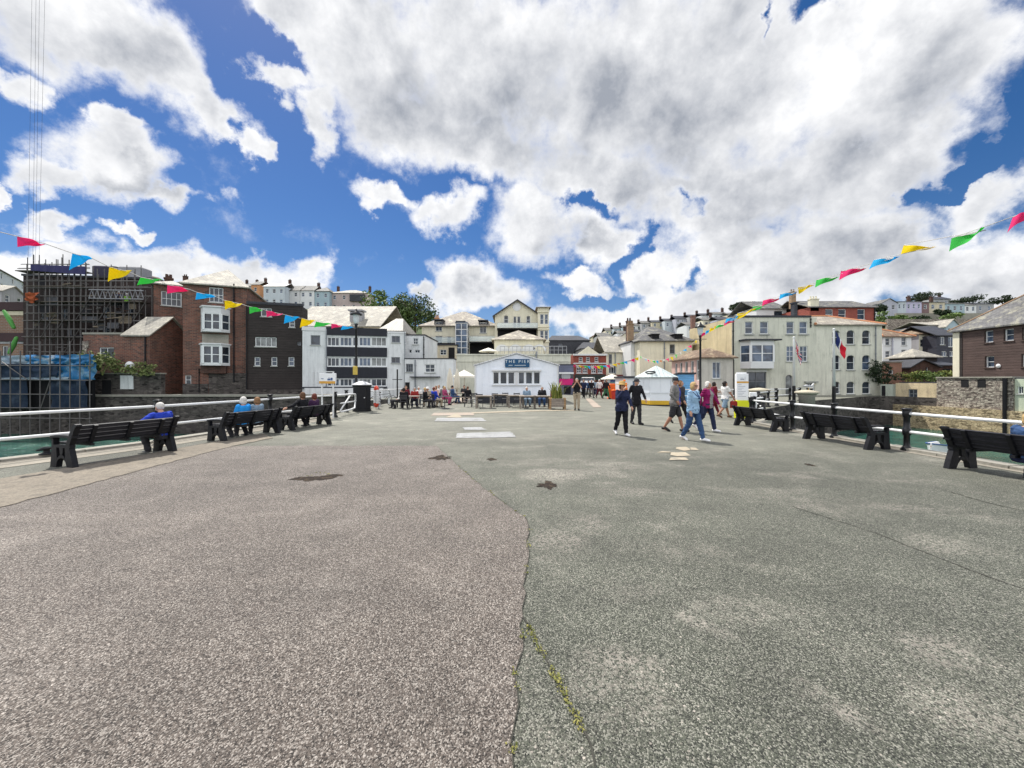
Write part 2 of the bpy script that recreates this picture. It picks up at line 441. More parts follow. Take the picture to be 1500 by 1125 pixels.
            rl = [[(u, e0, t + rise + th), (u, e1, t + rise + th)]]
        elif kind == 'gable_side':
            y = D / 2 if y is None else y
            sl = rise / y; sr = rise / (D - y)
            prof = [(-ov, t - ov * sl + .02), (y, t + rise + .02), (D + ov, t - ov * sr + .02), (D + ov, t - ov * sr + .02 + th), (y, t + rise + .02 + th), (-ov, t - ov * sl + .02 + th)]
            m.prism([prof[i] for i in (0, 1, 4, 5)], a0, a1, 'x'); m.prism([prof[i] for i in (1, 2, 3, 4)], a0, a1, 'x')
            rl = [[(a0, y, t + rise + th), (a1, y, t + rise + th)]]
        elif kind == 'mono':
            m.prism([(-ov, t), (D + ov, t + rise), (D + ov, t + rise + th), (-ov, t + th)], a0, a1, 'x')
        else:
            m.box(-ov, -ov, t, W + ov, D + ov, t + rise)
        o = m.build(name, mat, b.root)
        if ridge_mat:
            r = MB()
            for p in rl: r.tube([Vector(p[0]) + Vector((0, 0, .03)), Vector(p[1]) + Vector((0, 0, .03))], ridge_r, 6)
            r.build('ridge_tile', ridge_mat, o)
        b.roofo = o
        return o
    def chimney(b, u, y, h, w=.7, mat=None, pots=2, z=None):
        m = MB(); z = b.top + .2 if z is None else z
        m.box(u - w / 2, y - .3, z, u + w / 2, y + .3, z + h); m.box(u - w / 2 - .07, y - .37, z + h + .002, u + w / 2 + .07, y + .37, z + h + .14)
        for k in range(pots):
            m.lathe([(.11, 0), (.13, .25), (.10, .28), (.12, .42)], (u - w / 2 + w * (k + .5) / pots, y, z + h + .142), 8)
        return m.build('chimney', mat or BRICKD, b.roofo)
    def part(b, name, m, mat, parent=None, smooth=False):
        return m.build(name, mat, parent or b.root, smooth)
    def slab(b, name, r, d0, d1, mat, face=None, px=True, parent=None):
        """box on a face from depth d0 (negative = proud) to d1"""
        f = face or b.front
        if px:
            u0, z1 = f.uz(r[0], r[1]); u1, z0 = f.uz(r[2], r[3])
        else: u0, z0, u1, z1 = r
        m = MB()
        vs = [f.loc(a, c, zz) for zz in (z0, z1) for a, c in ((u0, d0), (u1, d0), (u1, d1), (u0, d1))]
        m.add(vs, [(3, 2, 1, 0), (4, 5, 6, 7), (0, 1, 5, 4), (1, 2, 6, 5), (2, 3, 7, 6), (3, 0, 4, 7)])
        return m.build(name, mat, parent or b.root)
    def pipe(b, px, y0, y1, r=.06, mat=None, name='drainpipe'):
        u, z1 = b.front.uz(px, y0); u, z0 = b.front.uz(px, y1)
        m = MB(); m.tube([(u, -r - .03, z0), (u, -r - .03, z1)], r, 8)
        for k in range(3): zz = z0 + (z1 - z0) * (k + .5) / 3; m.box(u - r * 1.4, -r * 2 - .04, zz, u + r * 1.4, -.002, zz + .06)
        return m.build(name, mat or BLACKM, b.root)
    def bay(b, r, gr, frame=None, mat=None, proj=.9, gl=0):
        """projecting bay: r = outer rect, gr = glazed rect (picture positions on the front plane)"""
        f = b.front
        u0, z1 = f.uz(r[0], r[1]); u1, z0 = f.uz(r[2], r[3]); g1 = f.uz(gr[0], gr[1])[1]; g0 = f.uz(gr[2], gr[3])[1]
        c = min(.55, (u1 - u0) * .2); m = MB()
        def ring(z, g=0.): return [(u0 - g, 0, z), (u0 + c - g * .5, -proj - g, z), (u1 - c + g * .5, -proj - g, z), (u1 + g, 0, z)]
        m.loft([ring(z0), ring(g0)], True); o = m.build('bay_window', mat or W_PAINT, b.root)
        m = MB(); m.loft([ring(g1), ring(z1), ring(z1 + .002, .1), ring(z1 + .12, .1)], True); m.build('bay_head', mat or W_PAINT, o)
        fm = MB(); pn = MB()
        A = [Vector(p) for p in ring(0)]
        for k in range(3):
            p, q = A[k], A[k + 1]; d = (q - p); L = d.length; d.normalize(); nrm = Vector((d.y, -d.x, 0))
            nb = [3, 3, 3][k] if k == 1 else 2
            for i in range(nb):
                t = p + d * (L * i / (nb - 1))
                w = .09 if i in (0, nb - 1) else .06
                cc = t + nrm * (-.06)
                Mx = Matrix.Translation(cc) @ Matrix.Rotation(math.atan2(d.y, d.x), 4, 'Z')
                fm.box(-w, -.05, g0, w, .05, g1, 0, Mx)
            cc = (p + q) / 2 - nrm * .06; Mx = Matrix.Translation(cc) @ Matrix.Rotation(math.atan2(d.y, d.x), 4, 'Z')
            zm = (g0 + g1) / 2
            for zz in (g0, zm - .03, g1 - .07): fm.box(-L / 2 + .1, -.04, zz, L / 2 - .1, .04, zz + .07, 0, Mx)
            pn.box(-L / 2, .012, g0, L / 2, .024, g1, 0, Mx)
        fo = fm.build('window_frame', frame or W_FRAME, o); pn.build('pane', GL[gl], o)
        return o
    def balcony(b, r, zf, mat=None, proj=1.2, glassm=None, name='balcony'):
        """glass balustrade over a dark floor slab; r px rect of the balustrade"""
        f = b.front; u0, z1 = f.uz(r[0], r[1]); u1, z0 = f.uz(r[2], r[3])
        m = MB(); m.box(u0, -proj, z0 - .18, u1, -.002, z0)
        o = m.build(name, mat or BLACKM, b.root)
        g = MB(); g.box(u0 + .03, -proj + .02, z0 + .05, u1 - .03, -proj + .04, z1 - .04); g.build('glass_panel', glassm or BALG, o)
        h = MB(); h.tube([(u0, -proj + .03, z1), (u1, -proj + .03, z1)], .025, 6)
        n = max(2, int((u1 - u0) / 1.2))
        for k in range(n + 1): x = u0 + .04 + (u1 - u0 - .08) * k / n; h.tube([(x, -proj + .05, z0), (x, -proj + .05, z1)], .02, 6)
        h.build('handrail', STEEL, o)
        return o

def _balg():
    m, T, B = new_mat('balustrade_glass')
    B.inputs['Base Color'].default_value = (.75, .85, .85, 1); B.inputs['Roughness'].default_value = .05
    B.inputs['Alpha'].default_value = .35
    return m
BALG = _balg()

# ---------------------------------------------------------------- vegetation
def leaf_mat(name, a, b):
    m, T, B = new_mat(name)
    ob = T.n('ShaderNodeTexCoord').outputs['Object']
    rnd = T.n('ShaderNodeObjectInfo')
    gi = T.n('ShaderNodeNewGeometry').outputs['Random Per Island']
    f = T.math('ADD', T.math('MULTIPLY', T.noise(ob, .8, 4), .9), T.math('MULTIPLY', gi, .5))
    col = T.mix(T.mr(f, .4, 1.0), rgb(a), rgb(b))
    T.nt.links.new(col, B.inputs['Base Color'])
    B.inputs['Roughness'].default_value = .6; B.inputs['Specular IOR Level'].default_value = .25
    B.inputs['Subsurface Weight'].default_value = 0
    return m
LEAF = leaf_mat('green_leaves', (.055, .095, .022), (.15, .22, .06))
LEAFD = leaf_mat('dark_leaves', (.012, .024, .012), (.035, .055, .022))
LEAF2 = leaf_mat('deep_green_leaves', (.028, .052, .016), (.08, .12, .036))
LEAFY = leaf_mat('yellow_green_leaves', (.10, .14, .03), (.30, .31, .08))
LEAFB = leaf_mat('buddleia_leaves', (.07, .10, .03), (.24, .27, .10))
BARK = M('bark', (.08, .06, .045), .9, var=.4, bump=.5)

def leaves(m, c, rx, ry, rz, n, s, seed, clumps=14, flat=0.):
    rr = random.Random(seed); cs = []
    for _ in range(clumps):
        while True:
            p = Vector((rr.uniform(-1, 1), rr.uniform(-1, 1), rr.uniform(-.9, 1)))
            if .25 < p.length < .85: break
        cs.append((p, rr.uniform(.22, .5)))
    for _ in range(n):
        p, q = rr.choice(cs)
        d = Vector((rr.gauss(0, 1), rr.gauss(0, 1), rr.gauss(0, 1))).normalized() * q * rr.uniform(.55, 1.05)
        o = p + d
        o = Vector((o.x * rx, o.y * ry, o.z * rz)) + Vector(c)
        a = Vector((rr.gauss(0, 1), rr.gauss(0, 1), rr.gauss(0, 1))).normalized()
        b_ = a.orthogonal().normalized(); k = s * rr.uniform(.6, 1.4)
        b_ = Matrix.Rotation(rr.uniform(0, 6.28), 3, a) @ b_
        c2 = a.cross(b_)
        m.add([o - b_ * k, o - c2 * k * .5, o + b_ * k, o + c2 * k * .5 + a * k * .15], [(0, 1, 2, 3)])

def tree(name, label, loc, h, rx, rz, mat, n=2500, s=.3, group=None, trunk_h=None, cat='tree', seed=1, clumps=16, ry=None):
    root = empty(name, loc, 0, label, cat, group)
    th = h - rz if trunk_h is None else trunk_h
    m = MB(); rr = random.Random(seed)
    m.tube([(0, 0, -.3), (.05, 0, th * .5), (0, .05, th), (.05, 0, th + rz * .6)], [h * .035, h * .028, h * .02, h * .008], 8)
    for k in range(5):
        a = rr.uniform(0, 6.28); z = th * rr.uniform(.6, 1.)
        m.tube([(0, 0, z), (math.cos(a) * rx * .35, math.sin(a) * rx * .35, z + rz * .4), (math.cos(a) * rx * .7, math.sin(a) * rx * .7, z + rz * .7)], [h * .015, h * .01, h * .004], 6)
    m.build('trunk', BARK, root, True)
    c = MB(); leaves(c, (0, 0, h - rz), rx, ry or rx, rz, n, s, seed, clumps)
    c.build('crown', mat, root, uv=False)
    return root

def bush(name, label, loc, rx, ry, rz, mat, n=700, s=.16, group=None, seed=1, cat='bush', clumps=12):
    m = MB(); leaves(m, (0, 0, rz * .8), rx, ry, rz, n, s, seed, clumps)
    for k in range(4):
        a = k * 1.7; m.tube([(0, 0, -.1), (math.cos(a) * rx * .5, math.sin(a) * ry * .5, rz * 1.1)], [.04, .012], 5)
    o = m.build(name, mat, None, uv=False); o.location = loc
    return tag(o, label, cat, group)
# ---------------------------------------------------------------- ground, water, hills
def ground_mat(name, base, dark, light, wear, wear_amt, pale=None, zones=()):
    m, T, B = new_mat(name)
    ob = T.n('ShaderNodeTexCoord').outputs['Object']
    v1 = T.n('ShaderNodeTexVoronoi', feature='F1', ins={'Vector': ob, 'Scale': 150.})
    v2 = T.n('ShaderNodeTexVoronoi', feature='F1', ins={'Vector': ob, 'Scale': 55.})
    r1 = T.n('ShaderNodeSeparateXYZ', ins={0: v1.outputs['Color']}).outputs
    r2 = T.n('ShaderNodeSeparateXYZ', ins={0: v2.outputs['Color']}).outputs
    big = T.noise(ob, .22, 5, .62, .4); mid = T.noise(ob, 1.6, 5, .65); sml = T.noise(ob, 24, 3, .7)
    col = T.mix(T.mr(r1[0], .1, .8), rgb(dark), rgb(base))
    col = T.mix(T.mr(r1[1], .60, .98), col, rgb(light))
    if pale:      # paler worn surface further along the pier, grazing brightness put into its colour too
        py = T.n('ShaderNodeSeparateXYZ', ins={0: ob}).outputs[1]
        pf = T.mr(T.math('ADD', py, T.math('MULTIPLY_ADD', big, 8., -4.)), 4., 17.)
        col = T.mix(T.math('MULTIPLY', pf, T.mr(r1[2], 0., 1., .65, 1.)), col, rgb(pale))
    # worn places where pale stones of the aggregate show
    wn = T.noise(T.scale_vec(ob, .7, 1.3, 1), .9, 7, .72, .5)
    lim = T.mr(T.noise(ob, .8, 3, .6), .50, .66, 0., .5)
    for (zx, zy, rx, ry, ang, amt) in zones:     # places scuffed down to the bare aggregate
        mp = T.n('ShaderNodeMapping', vector_type='TEXTURE', ins={0: ob, 1: (zx, zy, 0), 2: (0, 0, rad(ang)), 3: (rx, ry, 50)}).outputs[0]
        gz = T.n('ShaderNodeTexGradient', gradient_type='SPHERICAL', ins={0: mp}).outputs[1]
        lim = T.math('MAXIMUM', lim, T.math('MULTIPLY', T.mr(T.math('ADD', gz, T.math('MULTIPLY_ADD', wn, 1.4, -.7)), .1, .6), amt))
    wf = T.math('MULTIPLY', T.math('MULTIPLY', T.mr(wn, .40, .60), T.mr(T.math('ADD', r2[2], T.math('MULTIPLY', r1[2], .35)), .62, .74)), lim)
    col = T.mix(T.math('MULTIPLY', wf, wear_amt), col, rgb(wear))
    fl = T.math('MULTIPLY', T.mr(r2[0], .93, .97), T.mr(v2.outputs['Distance'], .25, .45, 1., 0.))
    col = T.mix(T.math('MULTIPLY', fl, T.mr(mid, .4, .6, .15, .9)), col, rgb(mul(wear, 1.15)))
    st = T.noise(T.scale_vec(ob, .10, 1.4, 1), 1.0, 6, .7)
    fac = T.math('MULTIPLY', T.mr(big, .3, .7, .80, 1.18, False), T.mr(mid, .3, .7, .84, 1.14, False))
    fac = T.math('MULTIPLY', fac, T.mr(sml, .3, .7, .90, 1.10, False))
    fac = T.math('MULTIPLY', fac, T.mr(st, .35, .7, .90, 1.14, False))
    cc = T.n('ShaderNodeCombineXYZ', ins={0: fac, 1: fac, 2: fac}).outputs[0]
    col = T.mix(1.0, col, cc, 'MULTIPLY')
    sp = T.mr(T.noise(ob, 2.6, 6, .75), .64, .74)
    col = T.mix(T.math('MULTIPLY', sp, .4), col, rgb(mul(dark, .7)))
    T.nt.links.new(col, B.inputs['Base Color'])
    B.inputs['Roughness'].default_value = .72; B.inputs['Specular IOR Level'].default_value = .4
    hg = T.math('SUBTRACT', T.math('MULTIPLY', sml, .3), v1.outputs['Distance'])
    bn = T.n('ShaderNodeBump', ins={'Strength': .7, 'Distance': .010, 'Height': hg})
    T.nt.links.new(bn.outputs[0], B.inputs['Normal'])
    return m
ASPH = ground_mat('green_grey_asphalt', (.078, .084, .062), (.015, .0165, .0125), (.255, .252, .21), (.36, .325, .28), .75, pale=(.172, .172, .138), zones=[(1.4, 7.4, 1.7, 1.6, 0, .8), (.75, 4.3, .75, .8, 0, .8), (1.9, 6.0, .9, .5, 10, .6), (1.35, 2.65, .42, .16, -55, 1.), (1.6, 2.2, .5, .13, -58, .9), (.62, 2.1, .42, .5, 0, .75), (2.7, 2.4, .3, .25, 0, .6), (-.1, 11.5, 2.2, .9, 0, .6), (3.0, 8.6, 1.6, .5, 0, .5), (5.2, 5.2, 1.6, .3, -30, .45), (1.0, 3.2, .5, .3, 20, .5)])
PATCH = ground_mat('brown_grey_chippings', (.120, .099, .083), (.023, .0185, .015), (.345, .312, .275), (.42, .38, .34), .4)
KERB = M('pale_worn_concrete', (.26, .238, .195), .9, stain=.3, var=.35, dirt=((.2, .18, .15), .6), bump=.3, s=2)

LEFT_EDGE = [(-17.5, -25), (-14.6, 0), (-13.0, 4.0), (-10.85, 8.07), (-10.35, 9.2), (-9.9, 10.4), (-9.6, 12.2), (-9.25, 14.2), (-8.75, 17.2), (-9.3, 20.5), (-9.0, 26), (-8.8, 33.5)]
RIGHT_EDGE = [(10.6, -25), (10.2, 0), (10.0, 5.0), (9.82, 7.4), (9.72, 9.8), (9.6, 13.6), (9.7, 15.0), (10.9, 16.2)]
QR = [(12.6, 19.2), (14.6, 22.2), (24, 31), (37, 39.8), (39.4, 39.6), (40.2, 36.4), (41.2, 31), (43, 15), (44, -25), (420, -25), (420, 420), (-420, 420), (-420, 33.5)]
poly = LEFT_EDGE[::-1] + RIGHT_EDGE + QR     # clockwise start: town corner, down the left edge, up the right edge, round the town
gm = MB()
n = len(poly)
gm.add([(x, y, 0) for x, y in poly], [tuple(range(n))])
sm_ = MB()
for i in range(n):
    a, b = poly[i], poly[(i + 1) % n]
    sm_.quad((a[0], a[1], -5), (b[0], b[1], -5), (b[0], b[1], -.002), (a[0], a[1], -.002))
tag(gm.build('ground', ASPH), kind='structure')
tag(sm_.build('quay_side', STONED), kind='structure')

wm, T, B = new_mat('harbour_water')
ob = T.n('ShaderNodeTexCoord').outputs['Object']
T.nt.links.new(T.mix(T.mr(T.noise(T.scale_vec(ob, .4, 1.2, 1), .8, 4), .35, .7), rgb((.012, .052, .040)), rgb((.028, .115, .085))), B.inputs['Base Color'])
B.inputs['Roughness'].default_value = .12; B.inputs['IOR'].default_value = 1.33
bn = T.n('ShaderNodeBump', ins={'Strength': .7, 'Distance': .25, 'Height': T.noise(T.scale_vec(ob, 1.0, 1.8, 1), 2.2, 5, .6, .3)})
T.nt.links.new(bn.outputs[0], B.inputs['Normal'])
w = MB(); w.quad((-2500, -2500, -3), (2500, -2500, -3), (2500, 2500, -3), (-2500, 2500, -3))
tag(w.build('water', wm), kind='structure')

def ss(a, b, x):
    t = max(0, min(1, (x - a) / (b - a))); return t * t * (3 - 2 * t)
def hill(x, y):
    l = 29 * ss(70, 150, y) * ss(-12, -56, x)
    q = ss(.62, .9, x / max(y, 1)); y0, y1 = 112 - 46 * q, 172 - 44 * q
    r = 21.8 * ss(y0, y1, y) * ss(18, 62, x)
    c = 7 * ss(90, 200, y)
    far = 10 * ss(150, 320, y)
    return max(l, r, c) + far * (abs(x) > 10) * ss(10, 60, abs(x)) + .5 * noise.noise((x * .05, y * .05, 0))
hm = MB()
nx, ny = 90, 44
xs = [-260 + 560 * i / nx for i in range(nx + 1)]; ys = [62 + 300 * j / ny for j in range(ny + 1)]
hm.add([(x, y, hill(x, y) - (.4 if j else 1.2)) for j, y in enumerate(ys) for x in xs],
       [(j * (nx + 1) + i, j * (nx + 1) + i + 1, (j + 1) * (nx + 1) + i + 1, (j + 1) * (nx + 1) + i) for j in range(ny) for i in range(nx)])
HILLM = M('hillside_grass', (.06, .09, .03), .95, c2=(.11, .12, .05), s=.2, bump=.2)
tag(hm.build('hillside', HILLM, smooth=True), kind='structure')

def sheet(name, pts, mat, z=.004, kind='structure'):
    m = MB(); m.add([(p[0], p[1], z) for p in pts], [tuple(range(len(pts)))])
    if sum(pts[i][0] * pts[(i + 1) % len(pts)][1] - pts[(i + 1) % len(pts)][0] * pts[i][1] for i in range(len(pts))) < 0:
        m.f = [f[::-1] for f in m.f]
    return tag(m.build(name, mat), kind=kind)
def rough_line(pts, amp, step, seed):
    """densify a polyline with small sideways jitter so that edges are not ruler straight"""
    rr = random.Random(seed); out = []
    for a, b in zip(pts[:-1], pts[1:]):
        a, b = Vector((a[0], a[1])), Vector((b[0], b[1])); L = (b - a).length; k = max(1, int(L / step)); nrm = Vector((-(b - a).y, (b - a).x)).normalized()
        for i in range(k): out.append(a + (b - a) * (i / k) + nrm * (rr.uniform(-amp, amp) if i else 0))
    out.append(Vector((pts[-1][0], pts[-1][1])))
    return out
# the newer pinkish surface on the left half
seam_px = [(640, 653), (655, 668), (690, 700), (720, 723), (750, 745), (772, 762), (773, 800), (769, 850), (766, 905), (760, 970), (757, 1010), (752, 1125)]
seam = [G(*p) for p in seam_px]
seam = rough_line([(p.x, p.y) for p in seam] + [(0.02, .9), (.1, -25)], .022, .10, 3)
left_b = rough_line([(-13.0, -25), (-12.3, 0), (-10.6, 3.6), (-8.75, 6.8), (-8.05, 8.4), (-7.35, 9.9), (-5.2, 9.98), (-2.2, 9.98)], .02, .25, 4)
sheet('resurfaced_patch', [tuple(p) for p in left_b] + [tuple(p) for p in seam], PATCH)
l_ = rough_line([(p.x, p.y) for p in [G(-60, 762), G(0, 744), (G(100, 718)), G(200, 691), G(290, 667), G(350, 652), G(400, 642), G(385, 636), G(310, 648), G(230, 663), G(130, 680), G(0, 702), G(-60, 712), G(-60, 762)]], .03, .15, 22)
sheet('concrete_apron', [tuple(p) for p in l_[:-1]], M('worn_beige_concrete', (.215, .188, .15), .9, c2=(.15, .135, .11), stain=.25, var=.5, s=3, bump=.3), .0125)
# pale concrete kerb bands along both pier edges
def offset_band(name, edge, w0, w1, mat, z):
    inn = []
    for i, p in enumerate(edge):
        a = Vector(edge[max(i - 1, 0)]); b = Vector(edge[min(i + 1, len(edge) - 1)]); d = (b - a).normalized()
        inn.append(Vector(p) + Vector((d.y, -d.x)) * (w0 + (w1 - w0) * i / (len(edge) - 1)))
    m = MB()
    for i in range(len(edge) - 1):
        a, b, c, d = edge[i], edge[i + 1], inn[i + 1], inn[i]
        q = [(p[0], p[1], z) for p in (a, b, c, d)]
        nz = (Vector(q[1]) - Vector(q[0])).cross(Vector(q[2]) - Vector(q[0])).z
        m.add(q if nz > 0 else q[::-1], [(0, 1, 2, 3)])
    return tag(m.build(name, mat), kind='structure')
offset_band('kerb_strip', LEFT_EDGE[:9], 1.25, 1.0, KERB, .008)
offset_band('kerb_strip', RIGHT_EDGE, -.5, -.42, KERB, .008)
E_ = MB()   # granite edging stones standing a little proud
for edge, sgn in ((LEFT_EDGE[:10], 1), (RIGHT_EDGE, -1)):
    for a, b in zip(edge[:-1], edge[1:]):
        a, b = Vector(a), Vector(b); L = (b - a).length; d = (b - a) / L; k = max(1, int(L / 1.1)); nrm = Vector((d.y, -d.x)) * sgn
        for i in range(k):
            p = a + d * (L * i / k + .008); q = a + d * (L * (i + 1) / k - .008); h_ = .05 + R.uniform(0, .02)
            pl = [p - nrm * .06, q - nrm * .06, q + nrm * .28, p + nrm * .28]
            if sgn > 0: pl = pl[::-1]
            E_.add([(v.x, v.y, zz) for zz in (-.25, h_) for v in pl], [(0, 1, 2, 3)[::-1], (4, 5, 6, 7), (0, 1, 5, 4), (1, 2, 6, 5), (2, 3, 7, 6), (3, 0, 4, 7)])
tag(E_.build('edging_stones', CONC), kind='structure')

# painted marks and paving pieces
PAINTW = M('worn_white_road_paint', (.30, .305, .305), .75, var=.4, stain=.2, dirt=((.16, .16, .14), .85), bump=.1)
PAINTC = M('worn_cream_paving', (.34, .295, .22), .8, var=.2, stain=.2, dirt=((.2, .19, .16), .85), bump=.1)
PAINTP = M('pinkish_paving_slabs', (.38, .30, .23), .85, 'brick', c2=(.33, .27, .22), c3=(.3, .27, .24), s=3.5, bump=.1)
def pxsheet(name, pts, mat, z, amp=.04):
    g = [G(*p) for p in pts]; l = rough_line([(p.x, p.y) for p in g] + [(g[0].x, g[0].y)], amp, .2, int(pts[0][0]))
    return sheet(name, [tuple(p) for p in l[:-1]], mat, z)
for k, pts in enumerate([[(636, 617.5), (640, 612.5), (705, 612), (713, 617)], [(681, 630), (677, 626.5), (706, 626), (713, 630)], [(667, 642), (669, 635), (748, 632.5), (757, 641)]]):
    pxsheet('road_marking', pts, PAINTW, .012)
pxsheet('paving_strip', [(631, 609), (636, 605), (693, 604.5), (694, 608.5)], PAINTP, .012)
pxsheet('paving_strip', [(653, 612), (669, 605.5), (678, 612)], PAINTC, .016)
pxsheet('paving_strip', [(690, 604.2), (775, 601.5), (842, 600.4), (842, 601.6), (775, 603), (690, 606)], PAINTC, .014)
pxsheet('paving_strip', [(861, 588), (869, 597), (881, 597), (866, 584), (858, 584)], PAINTP, .016)
pxsheet('paving_strip', [(660, 594), (672, 583), (690, 583), (684, 589)], PAINTP, .016)
for pts in [[(962, 663.5), (970, 661.5), (980, 662), (984, 663.5)], [(982, 667), (983, 663), (1004, 663), (1012, 668), (992, 669)], [(980, 674.5), (983, 670.5), (1004, 671), (1009, 674.5)], [(990, 658), (991, 655.5), (1005, 655), (1011, 660), (1002, 661)], [(1012, 659.5), (1011, 656), (1019, 656.5), (1024, 660)]]:
    pxsheet('road_marking', pts, PAINTC, .012, .05)
# broken holes in the surface: rough dark hollows
HOLE = M('broken_tarmac', (.022, .015, .010), .95, c2=(.085, .06, .038), s=6, var=.5, bump=.8)
def pothole(px, py, rx, ry, seed, k=0.):
    c = G(px, py); m = MB(); rr = random.Random(seed); n = 64; ring = []
    for i in range(n):
        a = 2 * math.pi * i / n
        q = .45 + .8 * abs(noise.noise((math.cos(a) * 1.5 + seed, math.sin(a) * 1.5, 0))) + .22 * abs(noise.noise((math.cos(a) * 5 + seed, math.sin(a) * 5, 2))) + rr.uniform(-.08, .08)
        ring.append(Vector((c.x + math.cos(a) * rx * q + k * math.sin(a) * rx * .4, c.y + math.sin(a) * ry * q, .0075)))
    inner = [Vector((c.x, c.y, .006)) + (p - Vector((c.x, c.y, .0075))) * rr.uniform(.5, .72) for p in ring]
    for p in inner: p.z = .0065 + rr.uniform(0, .001)
    m.loft([ring, inner], False); m.add(inner, [tuple(range(n))])
    return tag(m.build('pothole', HOLE), kind='structure')
pothole(463, 701, .42, .32, 3, .6); pothole(490, 697, .2, .14, 8); pothole(645, 671, .27, .35, 5, -.6); pothole(804, 711, .22, .24, 11); pothole(372, 631, .5, .5, 14); pothole(1185, 681, .1, .2, 21); pothole(720, 673, .12, .2, 2)
# dark tar seams and moss along the joint
TAR = M('dark_joint', (.045, .044, .036), .9, var=.4, bump=.4)
def strip(name, pts, w, mat, z, seed, amp=.02):
    l = rough_line(pts, amp, .1, seed); m = MB(); rr = random.Random(seed)
    for i in range(len(l) - 1):
        a, b = l[i], l[i + 1]; d = (b - a)
        if d.length < 1e-4: continue
        d.normalize(); nn = Vector((-d.y, d.x)); w0, w1 = w * rr.uniform(.4, 1.2), w * rr.uniform(.4, 1.2)
        m.quad((a - nn * w0).to_3d() + Vector((0, 0, z)), (a + nn * w0).to_3d() + Vector((0, 0, z)), (b + nn * w1).to_3d() + Vector((0, 0, z)), (b - nn * w1).to_3d() + Vector((0, 0, z)))
    for k, f in enumerate(m.f):
        a, b, c = [Vector(m.v[i]) for i in f[:3]]
        if (b - a).cross(c - a).z < 0: m.f[k] = f[::-1]
    return tag(m.build(name, mat), kind='structure')
crack2 = [G(*p) for p in [(766, 905), (785, 940), (800, 968), (818, 1000), (832, 1030), (852, 1065), (872, 1125)]]
strip('surface_joint', [(p.x, p.y) for p in crack2] + [(.28, 1.5), (.3, .6)], .006, TAR, .0105, 6)
strip('surface_joint', [tuple(p) for p in seam[:len(seam) - 4]], .0035, TAR, .0105, 7, .006)
strip('surface_joint', [(g.x, g.y) for g in [G(1390, 720), G(1440, 735), G(1540, 758)]], .012, TAR, .0045, 8, .008)
strip('surface_joint', [(g.x, g.y) for g in [G(1040, 650), G(1120, 690), G(1190, 715), G(1160, 742), G(1280, 780), G(1420, 835), G(1520, 870)][3:]], .008, TAR, .0045, 9, .01)
mo = MB(); rr = random.Random(5)
line = [(p.x, p.y) for p in crack2]; L2 = rough_line(line, .012, .02, 12)
s2 = [p for p in seam if 2.2 < p.y < 7.6]
spots = [(p, .9) for p in L2] + [(p, .6) for p in s2] + [(Vector((q.x, q.y)), 1.) for q in [G(757, 1008), G(753, 1100), G(752, 1098)]] + [(Vector((q.x + .16 * math.cos(k * 1.7), q.y + .12 * math.sin(k * 2.3))), 1.) for q in [G(468, 695)] for k in range(7)]
for p, pr in spots:
    if rr.random() > pr: continue
    if pr > .3 and noise.noise((p.x * 4, p.y * 4, 1)) < -.3: continue
    sz = rr.uniform(.4, .9)
    for _ in range(12):
        o = Vector((p.x + rr.gauss(0, .012), p.y + rr.gauss(0, .018), .008)); k = .009 * sz * rr.uniform(.6, 1.5)
        a = rr.uniform(0, 6.28); dx, dy = math.cos(a) * k, math.sin(a) * k; zz = rr.uniform(.3, 1.2) * k
        mo.add([o + Vector((dx, dy, zz)), o + Vector((-dy * .6, dx * .6, 0)), o - Vector((dx, dy, -zz * .8)), o + Vector((dy * .6, -dx * .6, zz * 1.4))], [(0, 1, 2, 3)])
MOSS = leaf_mat('moss', (.09, .11, .025), (.26, .24, .07))
tag(mo.build('moss', MOSS, uv=False), 'yellow green moss growing along the crack in the pier surface', 'moss', kind='stuff')

# ---------------------------------------------------------------- left waterfront
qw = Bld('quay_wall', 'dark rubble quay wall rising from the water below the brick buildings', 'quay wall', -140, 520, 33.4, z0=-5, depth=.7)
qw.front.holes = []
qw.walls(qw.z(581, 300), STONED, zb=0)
qw.part('coping', MB().box(-.02, -.12, qw.top + .002, qw.W, .72, qw.top + .18), CONC)

# brick tower house
b = Bld('brick_house', 'tall old red brick house with two white bay windows above the quay', 'house', 268, 362, 35.2, 37.0, z0=-.6, depth=7)
b.wins([(306, 420.5, 327, 443.5)], kind='g32'); b.win((271, 550, 280, 563), sill=False)
b.walls(b.z(416), BRICK)
b.roof('hip', 2.5, SLATEP, ov=.25, inset=3.0)
b.bay((294, 451, 337, 488), (294, 460, 337, 485)); b.bay((293, 505, 337, 536), (293, 507, 337, 533))
b.slab('spandrel_panel', (296, 489, 335, 504), -.02, -.002, CONC); b.slab('bay_corbel', (297, 536.5, 333, 547), -.45, -.002, BRICKD)
b.pipe(343, 416, 560); b.pipe(292, 540, 575, .04)
m = MB(); z1 = b.z(546); m.box(-.01, -.05, -.4, 1.9 / 1, -.003, z1 - 1.0); m.box(1.95, -.07, -.4, b.W + .01, -.003, z1); b.part('stone_base', m, STONED)
b.chimney(.5, 6, 1.6, mat=BRICKD)
# attached lower brick range
b = Bld('brick_annexe', 'narrow brick annexe with a wide window beside the tall bay windowed house', 'house', 225, 274, 38.0, 39.6, z0=-.6, depth=6)
b.win((236, 426, 266, 449.5), kind='g42'); b.walls(b.z(416), BRICK); b.roof('hip', 1.1, SLATEP, ov=.25, inset=2.); b.chimney(.9, 5, 1.4)
